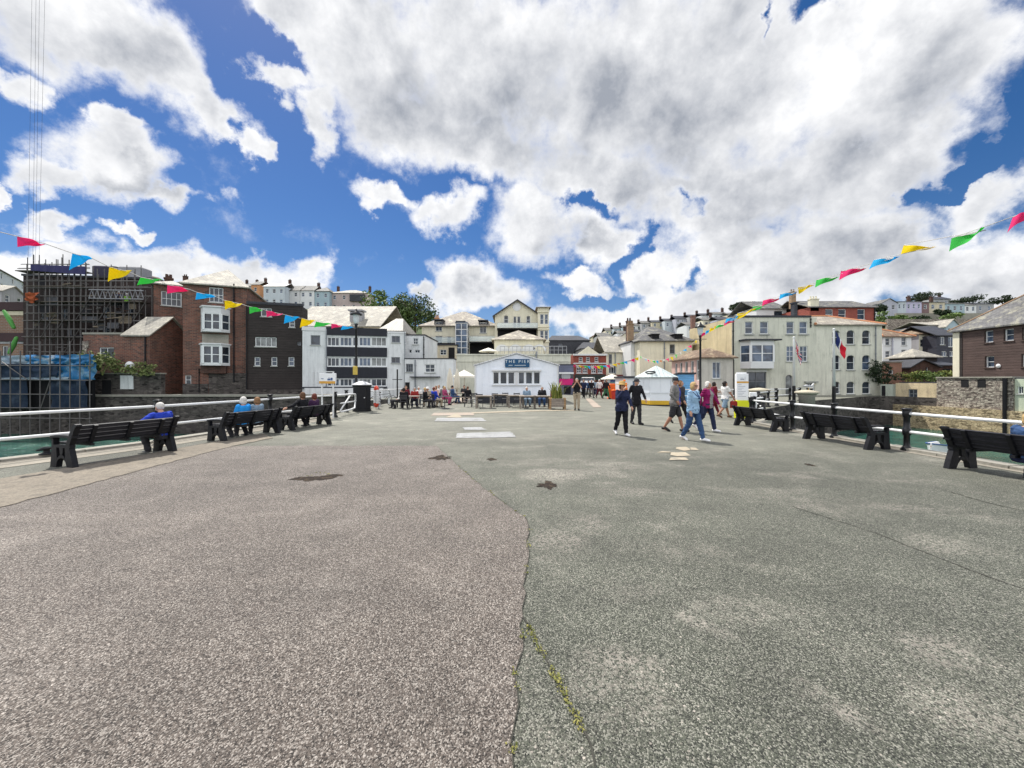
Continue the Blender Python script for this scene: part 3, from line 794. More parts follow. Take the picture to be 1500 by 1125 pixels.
# brick shed with lean-to roof
b = Bld('brick_workshop', 'low red brick workshop with a pale pitched roof on the quay', 'workshop', 122, 219, 34.4, z0=-.6, depth=4.4)
b.win((145, 509, 167, 527), kind='case'); zt = b.z(490)
b.walls(zt, BRICK, sidegable=(2.2, zt + 1.8), rightonly=True); u0 = b.front.uz(180, 489)[0]
m = MB(); m.prism([(0, zt + .01), (4.4, zt + .01), (2.2, zt + 1.79)], u0 + .05, u0 + .25, 'x'); b.part('gable_wall', m, BRICKD)
b.roof('gable_side', 1.8, SLATEP, x0=u0, ov=.25)
b.part('parapet', MB().box(-.05, -.06, zt + .003, u0 - .05, .2, zt + .18), CONC)
b.part('flat_roof', MB().box(-.02, .21, zt + .003, u0 - .05, 4.3, zt + .10), SLATED)
b.pipe(214, 492, 577); m = MB(); 
for k in range(9):
    z = k * .62 + .2; m.box(-.03, -.05, z, .35 if k % 2 else .5, -.003, z + .6)
b.part('quoin', m, STONEL)
# small yard wall with white notice below the workshop
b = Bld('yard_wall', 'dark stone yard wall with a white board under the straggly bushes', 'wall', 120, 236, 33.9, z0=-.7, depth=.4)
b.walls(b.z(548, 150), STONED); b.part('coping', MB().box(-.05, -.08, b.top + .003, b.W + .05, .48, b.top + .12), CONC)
b.slab('notice_board', (177, 550, 196, 570), -.06, -.004, WHITEW)
b.slab('doorway', (150, 557, 163, 579), -.03, -.004, DARKVOID)
bush('straggly_bush', 'yellow green buddleia bush growing before the workshop wall', P(150, 548, 33.2), 1.6, 1., 1.35, LEAFB, 900, .13, seed=4)
bush('straggly_bush', 'low spreading buddleia on the stone yard wall by the white board', P(207, 549, 33.3), 1.5, .7, .6, LEAFB, 420, .12, seed=9)
tag(MB().ball((0, 0, 0), .36, .25, .4, 10, 8).build('satellite_dish', W_PAINT), 'round white dish beside the low bush on the yard wall', 'dish').location = P(190, 536, 33.6)

# timber clad block
b = Bld('timber_clad_block', 'dark weatherboarded block with small white windows beside the brick house', 'building', 362, 443, 36.6, 37.9, z0=-.6, depth=2.2)
b.win((382, 451, 398, 464), kind='case'); b.win((423.5, 469, 432, 479.5)); b.win((373.6, 493.5, 405, 508), kind='g41', gl=2)
for x in (372.6, 397.3, 422.4): b.win((x, 523, x + 8.6, 536), gl=1)
b.win((435.5, 500.5, 441, 506), kind='one', frame=G_FRAME, sill=False)
zt = b.z(445); b.walls(zt, BOARDD)
b.part('parapet', MB().box(-.06, -.06, zt + .003, b.W + .06, .25, zt + .25), SLATED); b.roof('flat', .12, SLATED, ov=-.3)
b.slab('plinth', (361, 571, 444, 592), -.08, -.004, STONED); b.pipe(361.5, 446, 570, .05)

# white and black office block
b = Bld('office_block', 'white office block with black cladding bands and ribbon windows', 'office', 443, 594, 37.0, 39.4, z0=-.6, depth=7)
b.win((455, 491, 469, 505.5), kind='one', frame=G_FRAME)
b.win((573.6, 492, 586, 502), kind='case', frame=G_FRAME); b.win((573.2, 523, 586, 532), kind='case', frame=G_FRAME)
xs_ = [479, 497.5, 516, 525.5, 543.5, 566.5]
for (y0, y1) in ((493.3, 507.4), (523.4, 537), (554.4, 566)):
    for i in range(len(xs_) - 1):
        k = 2 if i != 2 else 1
        b.win((xs_[i], y0, xs_[i + 1], y1), kind='g%d1' % (3 if k == 2 else 1), sill=False, gl=[0, 1, 2, 0, 1][(i + int(y0)) % 5], d=.1, fw=.09)
zt = b.z(484); b.walls(zt, WHITEW)
for y0, y1 in ((479, 493), (507.8, 523), (537.4, 554)): b.slab('cladding_panel', (478, y0, 567, y1), -.1, -.004, CLADN)
b.part('parapet', MB().box(-.05, -.05, zt + .003, b.front.uz(478, 480)[0] - .01, .2, b.z(478)), W_PAINT)
b.part('parapet', MB().box(b.front.uz(567.2, 480)[0], -.05, zt + .003, b.W + .05, .2, zt + .15), W_PAINT)
b.roof('flat', .1, SLATED, ov=-.25)
b.slab('ledge', (443, 566.6, 567, 568.6), -.25, -.004, SLATED)
m = MB()
for x in (459, 465.5):
    u, z = b.front.uz(x, 545); u2, z2 = b.front.uz(x, 563); m.tube([(u, -.06, z2), (u, -.06, z), (u, .05, z + .05)], .035, 6)
b.part('vent_pipe', m, W_PAINT); b.pipe(478.3, 482, 566, .05, G_FRAME); b.pipe(593, 487, 576, .05, G_FRAME)
qz = Bld('white_quay_wall', 'low white painted wall below the ribbon windowed office block', 'wall', 446, 560, 36.2, z0=-.8, depth=.35)
qz.walls(qz.z(568.5, 500), WHITEW)

# pale roofed hall behind the office
b = Bld('hall', 'broad pale roofed hall rising behind the black and white office', 'hall', 420, 556, 52, z0=0, depth=16)
b.walls(b.z(478), BEIGE); b.roof('gable_side', 3.9, SLATEP, ov=.2, y=7)
m = MB(); m.bbox(0, 0, 0, 1.7, 1.3, 2.0, .15); m.box(-.15, -.15, 2.003, 1.85, 1.45, 2.2)
o = b.part('roof_vent', m, GREYR); o.location = (b.front.uz(506, 470)[0], 1.2, b.top + .3)
b = Bld('ribbed_roof_hall', 'steep grey ribbed roof with end slopes between the hall and the cream hotel', 'hall', 553, 589, 46, z0=0, depth=8)
b.walls(b.z(486), GREYR); b.roof('hip', 2.2, M('corrugated_sheet', (.26, .25, .22), .6, 'ribs', s=2, c2=(.34, .32, .28), bump=.3), ov=.15, inset=1.)

# white small buildings next to the office
b = Bld('white_cottage', 'small white flat roofed house squeezed beside the office block', 'house', 593, 622, 41, z0=0, depth=7)
b.win((605, 495, 612.5, 504.5), kind='cross'); b.win((599, 512, 603, 517), kind='one', sill=False); b.win((607.5, 512.5, 615, 517), kind='case', sill=False)
b.walls(b.z(491.5), WHITEW); b.roof('flat', .12, SLATED, ov=.08); b.pipe(621, 493, 525, .05)
b.slab('oriel', (590.5, 492, 595, 516), -.5, -.004, WHITEW)
b = Bld('low_white_building', 'long low white building behind the outdoor cafe tables', 'building', 593, 664, 39, z0=0, depth=2)
b.win((594.5, 533, 605, 545), kind='g32', frame=G_FRAME); b.win((622.5, 533.5, 637, 545.5), kind='cross')
b.walls(b.z(526), WHITEW); b.roof('flat', .1, SLATED, ov=.05); b.pipe(608.5, 527, 577, .07, G_FRAME)
b.slab('canopy', (602, 551.5, 645, 553), -.5, -.004, SLATED); b.slab('doorway', (593.5, 560, 600, 577), -.02, .01, DARKVOID)

# ---------------------------------------------------------------- cream hotel group
TZ = 3.0
b = Bld('cream_hotel', 'long cream hotel with a mottled roof and glass stair tower', 'hotel', 618, 727, 60, z0=TZ, depth=12)
b.win((638, 471, 647.6, 485), kind='cross'); b.win((702.7, 472, 712.5, 488), kind='g22'); b.win((638, 492, 648, 503), kind='case', sill=False); b.win((655, 493, 661, 503), kind='case', sill=False)
b.walls(b.z(478.5), CREAM); b.roof('hip', 3.4, SLATEM, ov=.5, inset=5.5)
for x0, x1, y0 in ((636.5, 649, 469.5), (701.3, 714, 470.5), (669, 681, 472)):
    u0, z1 = b.front.uz(x0, y0); u1, z0 = b.front.uz(x1, 478.4)
    m = MB(); m.box(u0, -.2, z0, u0 + .14, 1.6, z1); m.box(u1 - .14, -.2, z0, u1, 1.6, z1); m.box(u0 - .1, -.35, z1 + .002, u1 + .1, 2.4, z1 + .18); b.part('dormer', m, SLATED)
b.balcony((624, 495, 669, 503.5), 0); b.balcony((689, 494, 726, 502), 0, proj=1.6)
m = MB(); u0, z1 = b.front.uz(671, 477); u1, z0 = b.front.uz(687, 520)
for x in (u0, (u0 + u1) / 2, u1): m.box(x - .05, -2.6, z0, x + .05, -2.5, z1); m.box(x - .05, -.1, z0, x + .05, -.004, z1)
for k in range(6):
    z = z0 + (z1 - z0) * k / 5; m.box(u0 + .06, -2.58, z - .05, u1 - .06, -2.5, z + .05)
    m.box(u0 - .04, -2.49, z - .05, u0 + .04, -.11, z + .05); m.box(u1 - .04, -2.49, z - .05, u1 + .04, -.11, z + .05)
o = b.part('stair_tower', m, W_PAINT); m = MB(); m.box(u0 - .02, -2.55, z0 + .05, u1 + .02, -2.53, z1); m.box(u1 - .01, -2.5, z0 + .05, u1 + .01, -.12, z1); m.box(u0 - .1, -2.7, z1 + .06, u1 + .1, -.006, z1 + .18)
b.part('glass_panel', m, GL[1], o)
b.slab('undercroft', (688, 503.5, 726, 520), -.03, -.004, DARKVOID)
b.chimney(1.2, 6, 2.0, mat=M('orange_chimney', (.45, .25, .14), .85))
lb = Bld('balcony_block', 'squat beige block under the hotel balcony', 'building', 624, 669, 57, z0=TZ - 1, depth=2.6)
lb.win((644.5, 512, 654, 520), kind='g22', sill=False); lb.walls(lb.z(506), BEIGE); lb.roof('flat', .15, SLATED, ov=.2)
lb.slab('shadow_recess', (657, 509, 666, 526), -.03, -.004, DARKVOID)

b = Bld('gabled_cream_wing', 'tall cream gabled house with a glass balcony and arched windows', 'house', 725, 791, 58, z0=TZ, depth=13)
b.win((738, 462, 744.7, 474), arch=True, sill=False); b.win((771, 462.5, 777, 475), arch=True, sill=False)
b.win((752, 463.5, 756.4, 480), kind='one', sill=False); b.win((757.6, 463.5, 762.4, 480), kind='one', sill=False)
zt = b.z(462); u, za = b.front.uz(757.8, 440); b.walls(zt, CREAM, gable=(u, za)); b.roof('gable_front', za - zt, SLATEM, u=u, ov=.35)
b.balcony((728.5, 474.5, 787, 482), 0)
m = MB(); c = b.front.uz(757, 449.5); m.lathe([(.62, -.06), (.62, .05)], (0, 0, 0), 20); m.lathe([(.4, .04), (.4, .07)], (0, 0, 0), 20)
o = b.part('round_vent', m, W_PAINT); o.rotation_euler = (rad(90), 0, 0); o.location = (c[0], -.01, c[1])
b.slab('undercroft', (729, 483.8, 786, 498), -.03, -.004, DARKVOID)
m = MB(); sl = (za - zt) / u
m.prism([(-.3, zt - .3 * sl - .1), (u, za - .12), (u, za + .1), (-.3, zt - .3 * sl + .12)], -.42, -.36, 'y'); sr = (za - zt) / (b.W - u)
m.prism([(u, za - .12), (b.W + .3, zt - .3 * sr - .1), (b.W + .3, zt - .3 * sr + .12), (u, za + .1)], -.42, -.36, 'y'); b.part('bargeboard', m, SLATED)
b = Bld('bay_fronted_house', 'tall narrow cream house with stacked bay windows on its corner', 'house', 788, 804, 57, z0=TZ, depth=14)
b.win((791, 460, 796.6, 475), gl=1, sill=False); b.win((797.6, 460, 803, 475), gl=1, sill=False); b.win((791, 484, 796.6, 498), gl=1, sill=False); b.win((797.6, 484, 803, 498), gl=1, sill=False)
b.walls(b.z(451), CREAM)
for y in (456, 478, 481.5, 500): b.slab('string_course', (787, y, 805, y + 1.6), -.15, -.004, CREAM)
b.roof('hip', .9, SLATEM, ov=.3, inset=1.0)

b = Bld('garden_pavilion', 'cream pavilion with a peaked mottled roof and white arches', 'pavilion', 724, 796, 50, z0=TZ - 1, depth=7)
for x in (735, 755, 774): b.win((x - 5, 510, x + 5, 514), kind='case', sill=False, gl=0)
b.walls(b.z(498.5), CREAM); b.roof('hip', 1.75, SLATEM, ov=.4, inset=3.3)
for x in (735.5, 755, 774.5, 790):
    u, z = b.front.uz(x, 514.5); r = .85; m = MB()
    pl = [(u + r * 1.05 * math.cos(t), z + .55 * math.sin(t) * 1.6) for t in [math.pi * k / 10 for k in range(11)]]
    pi = [(u + r * .82 * math.cos(t), z + .4 * math.sin(t) * 1.6) for t in [math.pi * k / 10 for k in range(11)]]
    for k in range(10): m.prism([pl[k], pl[k + 1], pi[k + 1], pi[k]], -.09, -.01, 'y')
    m.prism(pi, -.05, -.006, 'y') if x != 790 else None
    b.part('arch_panel', m, W_PAINT) 
b = Bld('terrace_wall', 'sage green terrace wall above the cafe hut roof', 'wall', 669, 836, 46, z0=0, depth=3)
b.walls(b.z(520.5, 690), SAGE); b.part('coping', MB().box(-.1, -.12, b.top + .003, b.W + .1, 3.1, b.top + .16), SAGE)
b.slab('string_course', (669, 528.5, 836, 530), -.08, -.004, SAGE)
m = MB(); zr = b.top + .16
for k in range(17): x = 5.2 + k * .5; m.tube([(x, .3, zr), (x, .3, zr + .95)], .03, 6)
m.tube([(5.2, .3, zr + .95), (13.2, .3, zr + .95)], .04, 6); m.tube([(5.2, .3, zr + .5), (13.2, .3, zr + .5)], .025, 6)
b.part('railing', m, STEEL); b.pipe(785.5, 515, 545, .09, G_FRAME)

# dark theatre roofs and the red brick building at the end of the square
b = Bld('slate_hung_theatre', 'dark slate clad block with a stepped boxy roof beyond the hotel', 'building', 803, 864, 92, z0=2, depth=14)
b.win((818.5, 503.5, 823.5, 509), kind='one', frame=G_FRAME, sill=False); b.walls(b.z(499), SLATED); b.roof('hip', 2.0, SLATED, ov=.2, inset=1.6)
b = Bld('dark_mansard_building', 'long low dark roofed building behind the red brick shop', 'building', 852, 908, 84, z0=2, depth=10)
b.walls(b.z(511), GREYR); b.roof('hip', 1.9, SLATED, ov=.3, inset=1.2); b.chimney(7, 3, 1.6, mat=BRICKD)
b = Bld('red_brick_shop', 'red brick shop with a pale pediment facing the square', 'shop', 840, 888, 56, z0=-.3, depth=10)
for x in (844.5, 853.5, 866, 875.5): b.win((x, 534.5, x + 7, 546.5), kind='g23', sillm=W_PAINT, gl=0)
for x in (848, 858.5, 871): b.win((x, 523, x + 5.5, 530), gl=0, sillm=W_PAINT)
b.win((850, 562, 866, 573), kind='g31', sill=False); b.win((868, 560, 878, 573), kind='case', sill=False)
zt = b.z(518.5); b.walls(zt, REDW, gable=None)
b.slab('cornice', (839, 518.5, 889, 521), -.35, -.004, W_PAINT); b.slab('string_course', (839.5, 531.5, 888.5, 533), -.1, -.004, W_PAINT)
u, za = b.front.uz(861.5, 507.5); u0 = b.front.uz(846.5, 518)[0]; u1 = b.front.uz(877, 518)[0]
m = MB(); m.prism([(u0, zt + .01), (u1, zt + .01), (u, za)], -.2, .1, 'y'); b.part('pediment', m, CREAM)
b.roof('flat', .1, SLATED, ov=-.15)
SHOPG = M('dark_green_shopfront', (.03, .04, .036), .5, var=.1)
b.slab('shop_fascia', (842, 548.5, 886.5, 553.5), -.3, -.004, SHOPG); b.slab('awning', (845, 553.8, 885, 556.5), -.9, -.004, M('dark_awning', (.05, .07, .065), .8))
b = Bld('slate_grey_kiosk_shop', 'dark grey shop front with a pink sign right of the white hut', 'shop', 819, 840, 44, z0=0, depth=6)
b.walls(b.z(534.5), M('slate_blue_board', (.10, .11, .16), .7, 'board', s=1.3, bump=.1)); b.roof('flat', .1, SLATED, ov=.05)
b.slab('cornice', (819, 545.3, 840, 547.8), -.3, -.004, W_PAINT); b.slab('shop_window', (819.6, 548, 839.6, 554.5), -.02, -.004, GL[0])
s_ = b.slab('sign', (819.6, 554.8, 839.2, 564), -.12, -.004, M('magenta_sign', (.55, .015, .16), .5, var=.1))
b.slab('doorway', (826, 566, 836, 577), -.03, -.004, DARKVOID)
m = MB(); m.lathe([(.52, 0), (.52, .05)], (0, 0, 0), 20); m.lathe([(.35, .04), (.35, .09)], (0, 0, 0), 20); o = b.part('round_emblem', m, STEEL); o.rotation_euler = (rad(90), 0, 0); c = b.front.uz(829, 551.2); o.location = (c[0], -.03, c[1])

# cream buildings right of the square
b = Bld('cream_shop', 'cream two storey shop between the red brick building and the bay tower', 'shop', 888, 924, 56, z0=-.3, depth=9)
b.win((891.5, 519, 896.5, 533), frame=G_FRAME); b.win((915, 519, 922, 533), frame=G_FRAME); b.win((891.5, 536, 903, 547), kind='g31', sill=False); b.win((913, 536, 922, 547), kind='case', sill=False)
b.walls(b.z(515.5), CREAM); b.roof('gable_side', 2.6, SLATEP, ov=.3, y=4.5)
b.slab('shop_fascia', (889, 549, 923.5, 553), -.3, -.004, M('maroon_fascia', (.16, .03, .03), .6)); b.slab('shop_window', (889.5, 554, 923, 572), -.03, -.004, GL[0]); b.pipe(901, 516, 548, .07, G_FRAME)
b = Bld('white_bay_tower', 'white tower house with stacked bays and brown chimneys', 'house', 924, 939, 52, z0=-.3, depth=8)
b.win((929.5, 507, 935.5, 519.5), gl=1); b.win((929.5, 530, 935.5, 543), gl=1)
b.walls(b.z(501), W_PAINT); b.roof('hip', .5, SLATED, ov=.15, inset=.6)
TANB = M('tan_brick', (.36, .22, .11), .85, 'brick', s=1.5)
b.chimney(.55, 2, 2.4, .8, TANB, 3); b.chimney(1.1, 4.5, 3.2, .7, BRICKD, 2)
b = Bld('hipped_roof_warehouse', 'big cream building under a broad grey hipped roof', 'building', 937, 1014, 50, z0=-.3, depth=11)
b.win((981, 504.5, 988.8, 518), frame=G_FRAME); b.walls(b.z(500.5), CREAM)
b.roof('hip', 2.7, SLATE, ov=.4, inset=3.1)
for x0, x1 in ((956, 966.5), (989, 1001)):
    u0 = b.front.uz(x0, 500)[0]; u1 = b.front.uz(x1, 500)[0]; z = b.top
    m = MB(); m.box(u0, .2, z + .3, u1, 1.2, z + .95); m.box(u0 - .08, .1, z + .952, u1 + .08, 1.6, z + 1.05); o = b.part('dormer', m, DARKVOID)
b.pipe(973, 501, 560, .07, G_FRAME)
# pink building with hipped tile roof
b = Bld('pink_house', 'pink walled low house with a brown tiled hip roof and tall side windows', 'house', 984, 1026, 44.8, 38, z0=-.3, depth=3.3)
for k in range(5):
    x0 = [988.5, 995.5, 1003, 1011.5, 1019.5][k]; w_ = [3.6, 4, 4.4, 4.8, 4.6][k]
    y0 = 532.5 - k * 1.3
    b.win((x0, y0, x0 + w_, y0 + 30), kind='sash', sill=False, gl=2)
GREYC = M('grey_cream_render', (.50, .48, .43), .85, streak=.25, stain=.2, var=.1, dirt=((.28, .27, .24), .4))
b.win((1043.5, 530, 1056, 554.5), kind='case', face=b.right, gl=1)
b.walls(b.z(525, 1026), ROSE, alt={'right': GREYC}); b.roof('hip', 1.15, TILEB, ov=.3, inset=1.5)
b.slab('drainpipe', (3.25, .3, 3.31, b.top - .1), -.08, -.004, BLACKM, face=b.right, px=False)
# ---------------------------------------------------------------- right waterfront
YW = M('sunlit_yellow_render', (.56, .47, .29), .9, streak=.3, stain=.25, var=.15, dirt=((.34, .30, .22), .5), bump=.12)  # yellow of the sun on this gable is put into the colour
b = Bld('cream_waterfront_house', 'three storey sage cream house with a white bay window and flat parapet', 'house', 1072, 1196, 42, z0=-.8, depth=10)
for x0, x1 in ((1091.5, 1103), (1113.3, 1125.6), (1152, 1163.4), (1171, 1183)): b.win((x0, 471, x1, 489), gl=1)
for x0, x1 in ((1152, 1163.4), (1171.5, 1183)): b.win((x0, 507, x1, 529.5), kind='g23', gl=1)
b.win((1093.6, 545, 1122.5, 573), kind='g22', sill=False, gl=0, frame=G_FRAME); b.win((1181, 561, 1193, 573), kind='case', sill=False, gl=0)
b.win((1150.6, 549, 1161, 583), kind='one', sill=False, gl=2, arch=True, name='door', frame=GREYR)
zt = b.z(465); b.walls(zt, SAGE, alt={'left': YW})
b.part('parapet', MB().box(-.06, -.08, zt + .003, b.W - .6, .3, zt + .22), SLATED); b.roof('flat', .12, SLATED, ov=-.32)
b.bay((1084, 500, 1132, 540), (1086, 506, 1130, 531), proj=1.0, gl=1); b.slab('bay_hood', (1082, 498, 1134, 500), -1.25, -.004, SLATED)
b.slab('shop_fascia', (1093, 541.5, 1123, 544.8), -.08, -.004, W_PAINT)
b.slab('canopy', (1178, 558.5, 1196, 560.5), -.3, -.004, SILL); b.pipe(1073.5, 466, 583); b.pipe(1187, 466, 480, .05)
for x0, x1 in ((1089.5, 1105), (1111.5, 1127.5), (1150, 1165.5), (1169, 1185)):
    for f_ in (0,):
        b.slab('window_surround', (x0, 489.6, x1, 491.2), -.1, -.085, SILL)
b.chimney(9.0, 3, 1.9, .35, SLATED, 0)
b = Bld('arched_window_house', 'pale cream three storey house with arched windows and terracotta hip tiles', 'house', 1196, 1292, 42, z0=-.8, depth=9)
for x0 in (1218.7, 1240.2, 1263):
    for y0, y1 in ((483.5, 504.5), (520, 542), (558.7, 577)): b.win((x0, y0, x0 + 12, y1), arch=True, gl=R.choice([0, 0, 1]))
b.walls(b.z(477), M('pale_cream_render', (.68, .675, .57), .85, streak=.3, stain=.2, var=.12, dirt=((.26, .28, .23), .5), bump=.12))
b.roof('hip', 1.75, SLATEM, ov=.25, inset=2.3, ridge_mat=RIDGE); b.pipe(1282, 478, 560, .05, G_FRAME)
bush('ivy', 'dark ivy mass spilling beside the corner of the arched window house', P(1287, 560, 41.6), 1.5, .7, 1.3, LEAFD, 700, .12, seed=31, cat='ivy')
# red house behind
b = Bld('red_painted_house', 'red painted house with a wide grey roof above the cream waterfront houses', 'house', 1186, 1282, 60, z0=3, depth=9)
for x in (1209, 1228, 1256): b.win((x, 453, x + 11, 468), gl=0, frame=W_FRAME)
b.walls(b.z(450), REDW); b.roof('gable_side', 1.75, SLATE, ov=.3, y=4.5)
b.pipe(1280.5, 451, 470, .07); b.chimney(-.2, 3.4, 2.6, .75, TANB, 2, z=b.top + .4); b.chimney(.8, .3, 1.8, 1.3, CREAM, 3, z=b.top - .6)
b = Bld('white_rendered_house', 'white house with a dark garage like opening beside the red house', 'house', 1108, 1152, 66, z0=3, depth=8)
b.win((1134, 455, 1147, 466), kind='one', sill=False, d=.15); b.walls(b.z(452), W_PAINT); b.roof('gable_side', 1.9, SLATE, ov=.3, y=4); b.chimney(4.4, 4, 1.3)

# water edge on the far right
b = Bld('boathouse_wall', 'sunlit cream rendered wall with a small barred window by the water', 'wall', 1312, 1372, 39.6, 36.4, z0=-3, depth=5)
b.win((1330.5, 570, 1344, 584), kind='g22', frame=G_FRAME, sill=False)
b.walls(b.z(561, 1312), M('sunny_patched_render', (.66, .54, .35), .9, c2=(.50, .40, .28), stain=.3, streak=.3, bump=.2)); b.roof('flat', .1, SLATED, ov=-.2)
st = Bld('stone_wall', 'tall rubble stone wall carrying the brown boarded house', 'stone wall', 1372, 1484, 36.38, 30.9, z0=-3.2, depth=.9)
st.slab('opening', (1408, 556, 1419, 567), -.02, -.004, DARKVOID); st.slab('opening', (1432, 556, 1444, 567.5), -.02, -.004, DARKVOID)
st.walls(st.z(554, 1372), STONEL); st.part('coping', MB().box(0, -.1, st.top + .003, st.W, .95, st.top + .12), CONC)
st.part('drainpipe', MB().tube([(st.W - .4, -.15, .5), (st.W - .4, -.15, st.top)], .13, 8), BLACKM)
b = Bld('footing_wall', 'pale tan footing wall at the water under the stone wall', 'wall', 1296, 1500, 40.4, 30.2, z0=-5, depth=.6)
b.walls(b.z(597, 1400), M('tan_tidal_stone', (.56, .46, .29), .9, 'stone', c2=(.36, .28, .17), c3=(.2, .16, .1), s=.6, dirt=((.10, .10, .06), .5), bump=.5), zb=0)
b = Bld('pale_boathouse', 'pale green boathouse front cut by the right picture edge past the stone wall', 'boathouse', 1484, 1560, 31, 28.2, z0=-3.2, depth=3)
b.win((1490, 566, 1499, 577), kind='case'); b.walls(b.z(555, 1484), M('pale_green_render', (.50, .55, .42), .85, streak=.2)); b.roof('flat', .1, SLATED, ov=.0)
b = Bld('brown_boarded_house', 'large brown weatherboarded house with a grey slate hip roof on the stone wall', 'house', 1397, 1560, 38, 30.0, z0=1.0, depth=12)
for r in ((1441.7, 485, 1455, 501), (1470, 482.5, 1485, 498.5), (1497, 480, 1513, 497), (1442.5, 522, 1456.3, 538), (1496, 519, 1512, 537)): b.win(r, kind='sash', gl=1, sillm=BOARDB, d=.22)
zt = b.z(487, 1397); b.walls(zt, BOARDB); b.roof('hip', 4.9, SLATE, ov=.3, inset=5.2, y=6, ridge_mat=M('dull_ridge', (.30, .2, .13), .8), ridge_r=.08)
b.slab('corner_pilaster', (-.04, 0.0, .55, zt - .05), -.05, -.004, CREAM, px=False); b.slab('dark_trim', (.56, 0, .78, zt - .05), -.04, -.004, BOARDD, px=False)
m = MB(); m.lathe([(.17, 0), (.19, .04), (.05, .12)], (0, 0, 0), 12); o = b.part('wall_lamp', m, W_PAINT); u, z = b.front.uz(1463, 536); o.rotation_euler = (rad(90), 0, 0); o.location = (u, -.01, z)
# houses between
b = Bld('white_tiled_house', 'white house with a mottled tiled roof seen between the arched house and brown house', 'house', 1293, 1335, 54, z0=1.2, depth=6)
for r in ((1297, 495, 1304, 506), (1320.5, 493.8, 1328, 506), (1320.5, 512, 1328, 524), (1297, 514, 1304, 524)): b.win(r)
b.walls(b.z(494), W_PAINT, alt={'right': GREYR}); b.roof('hip', 1.6, TILEB, ov=.35, inset=2.0, ridge_mat=RIDGE); b.pipe(1306.5, 495, 528, .08, LILAC)
b = Bld('cream_gable_house', 'narrow cream house joined to the back of the white tiled house', 'house', 1346, 1369, 60, z0=2, depth=6)
b.win((1348, 497, 1352, 508), sill=False); b.walls(b.z(490), CREAM, alt={'left': GREYR}); b.roof('hip', 1.3, TILEB, ov=.3, inset=1.1)
b = Bld('dark_gabled_house', 'dark boarded house with white windows left of the brown house', 'house', 1372, 1404, 58, z0=2, depth=7)
for r in ((1377, 493.5, 1384, 505), (1389, 493.5, 1397, 508), (1379.5, 514.5, 1387, 522), (1391, 514.5, 1399, 522)): b.win(r, kind='case', gl=1)
b.walls(b.z(491), M('dark_blue_boards', (.035, .037, .05), .7, 'board', s=1.5, bump=.1)); b.roof('gable_side', 1.7, SLATED, ov=.3, y=3.5)
b = Bld('pale_hip_roof_shed', 'small shed with a pale pyramid slate roof above the brick outhouse', 'shed', 1340, 1373, 47, z0=1.0, depth=3.2)
b.walls(b.z(524), BOARDD); b.roof('hip', 1.25, SLATEP, ov=.35, inset=1.4)
b = Bld('brick_outhouse', 'brown brick outhouse with a shallow gable and dark lean-to', 'outhouse', 1334, 1376, 44, z0=.6, depth=5)
zt = b.z(538); u, za = b.front.uz(1352, 527.5); b.win((1356, 536, 1360, 546), kind='one', sill=False, gl=0); b.walls(zt, BRICKD, gable=(u, za)); b.roof('gable_front', za - zt, SLATED, u=u, ov=.2)
b = Bld('lean_to_shed', 'dark lean-to shed tucked between the brick outhouse and brown house', 'shed', 1377, 1404, 45, z0=.6, depth=4)
b.slab('doorway', (1381, 540, 1396, 550), -.03, -.004, DARKVOID); b.walls(b.z(536), BRICKD); b.roof('mono', 1.0, SLATED, ov=.2)
b = Bld('terracotta_brick_shed', 'flat roofed orange brick shed beside the arched window house', 'shed', 1291, 1321, 43.5, z0=.3, depth=3)
b.win((1301, 542, 1309, 548), kind='one', sill=False, gl=0); b.walls(b.z(531), M('orange_brick', (.40, .17, .10), .85, 'brick', c2=(.33, .14, .09), bump=.2)); b.roof('flat', .12, CONC, ov=.08)
for k, (px, py, Y, rx, rz, mt, lb) in enumerate([(1300, 556, 41.5, 2.0, .8, LEAFD, 'dark bush below the orange brick shed at the top of the wall'), (1338, 557, 41, 2.2, .7, LEAFY, 'yellow green bush along the top of the cream boathouse wall'),
        (1364, 554, 40.5, 1.9, .6, LEAF, 'green bush against the dark gable of the brick outhouse'), (1388, 550, 42, 1.2, .5, LEAFY, 'small bright bush beside the dark lean-to shed')]):
    bush('bush', lb, P(px, py + 4, Y), rx, .9, rz, mt, 620, .11, seed=40 + k)
b = Bld('side_yard', 'shadowed pale yard wall between the arched house and boathouse wall', 'wall', 1290, 1312, 40.6, 39.8, z0=-1.5, depth=1.5)
b.slab('gate', (1291.5, 565, 1297, 590), -.05, -.004, DARKVOID); b.walls(b.z(563, 1300), M('shaded_render', (.42, .45, .38), .9, streak=.3))  # render colour includes the shadow the cream houses cast here

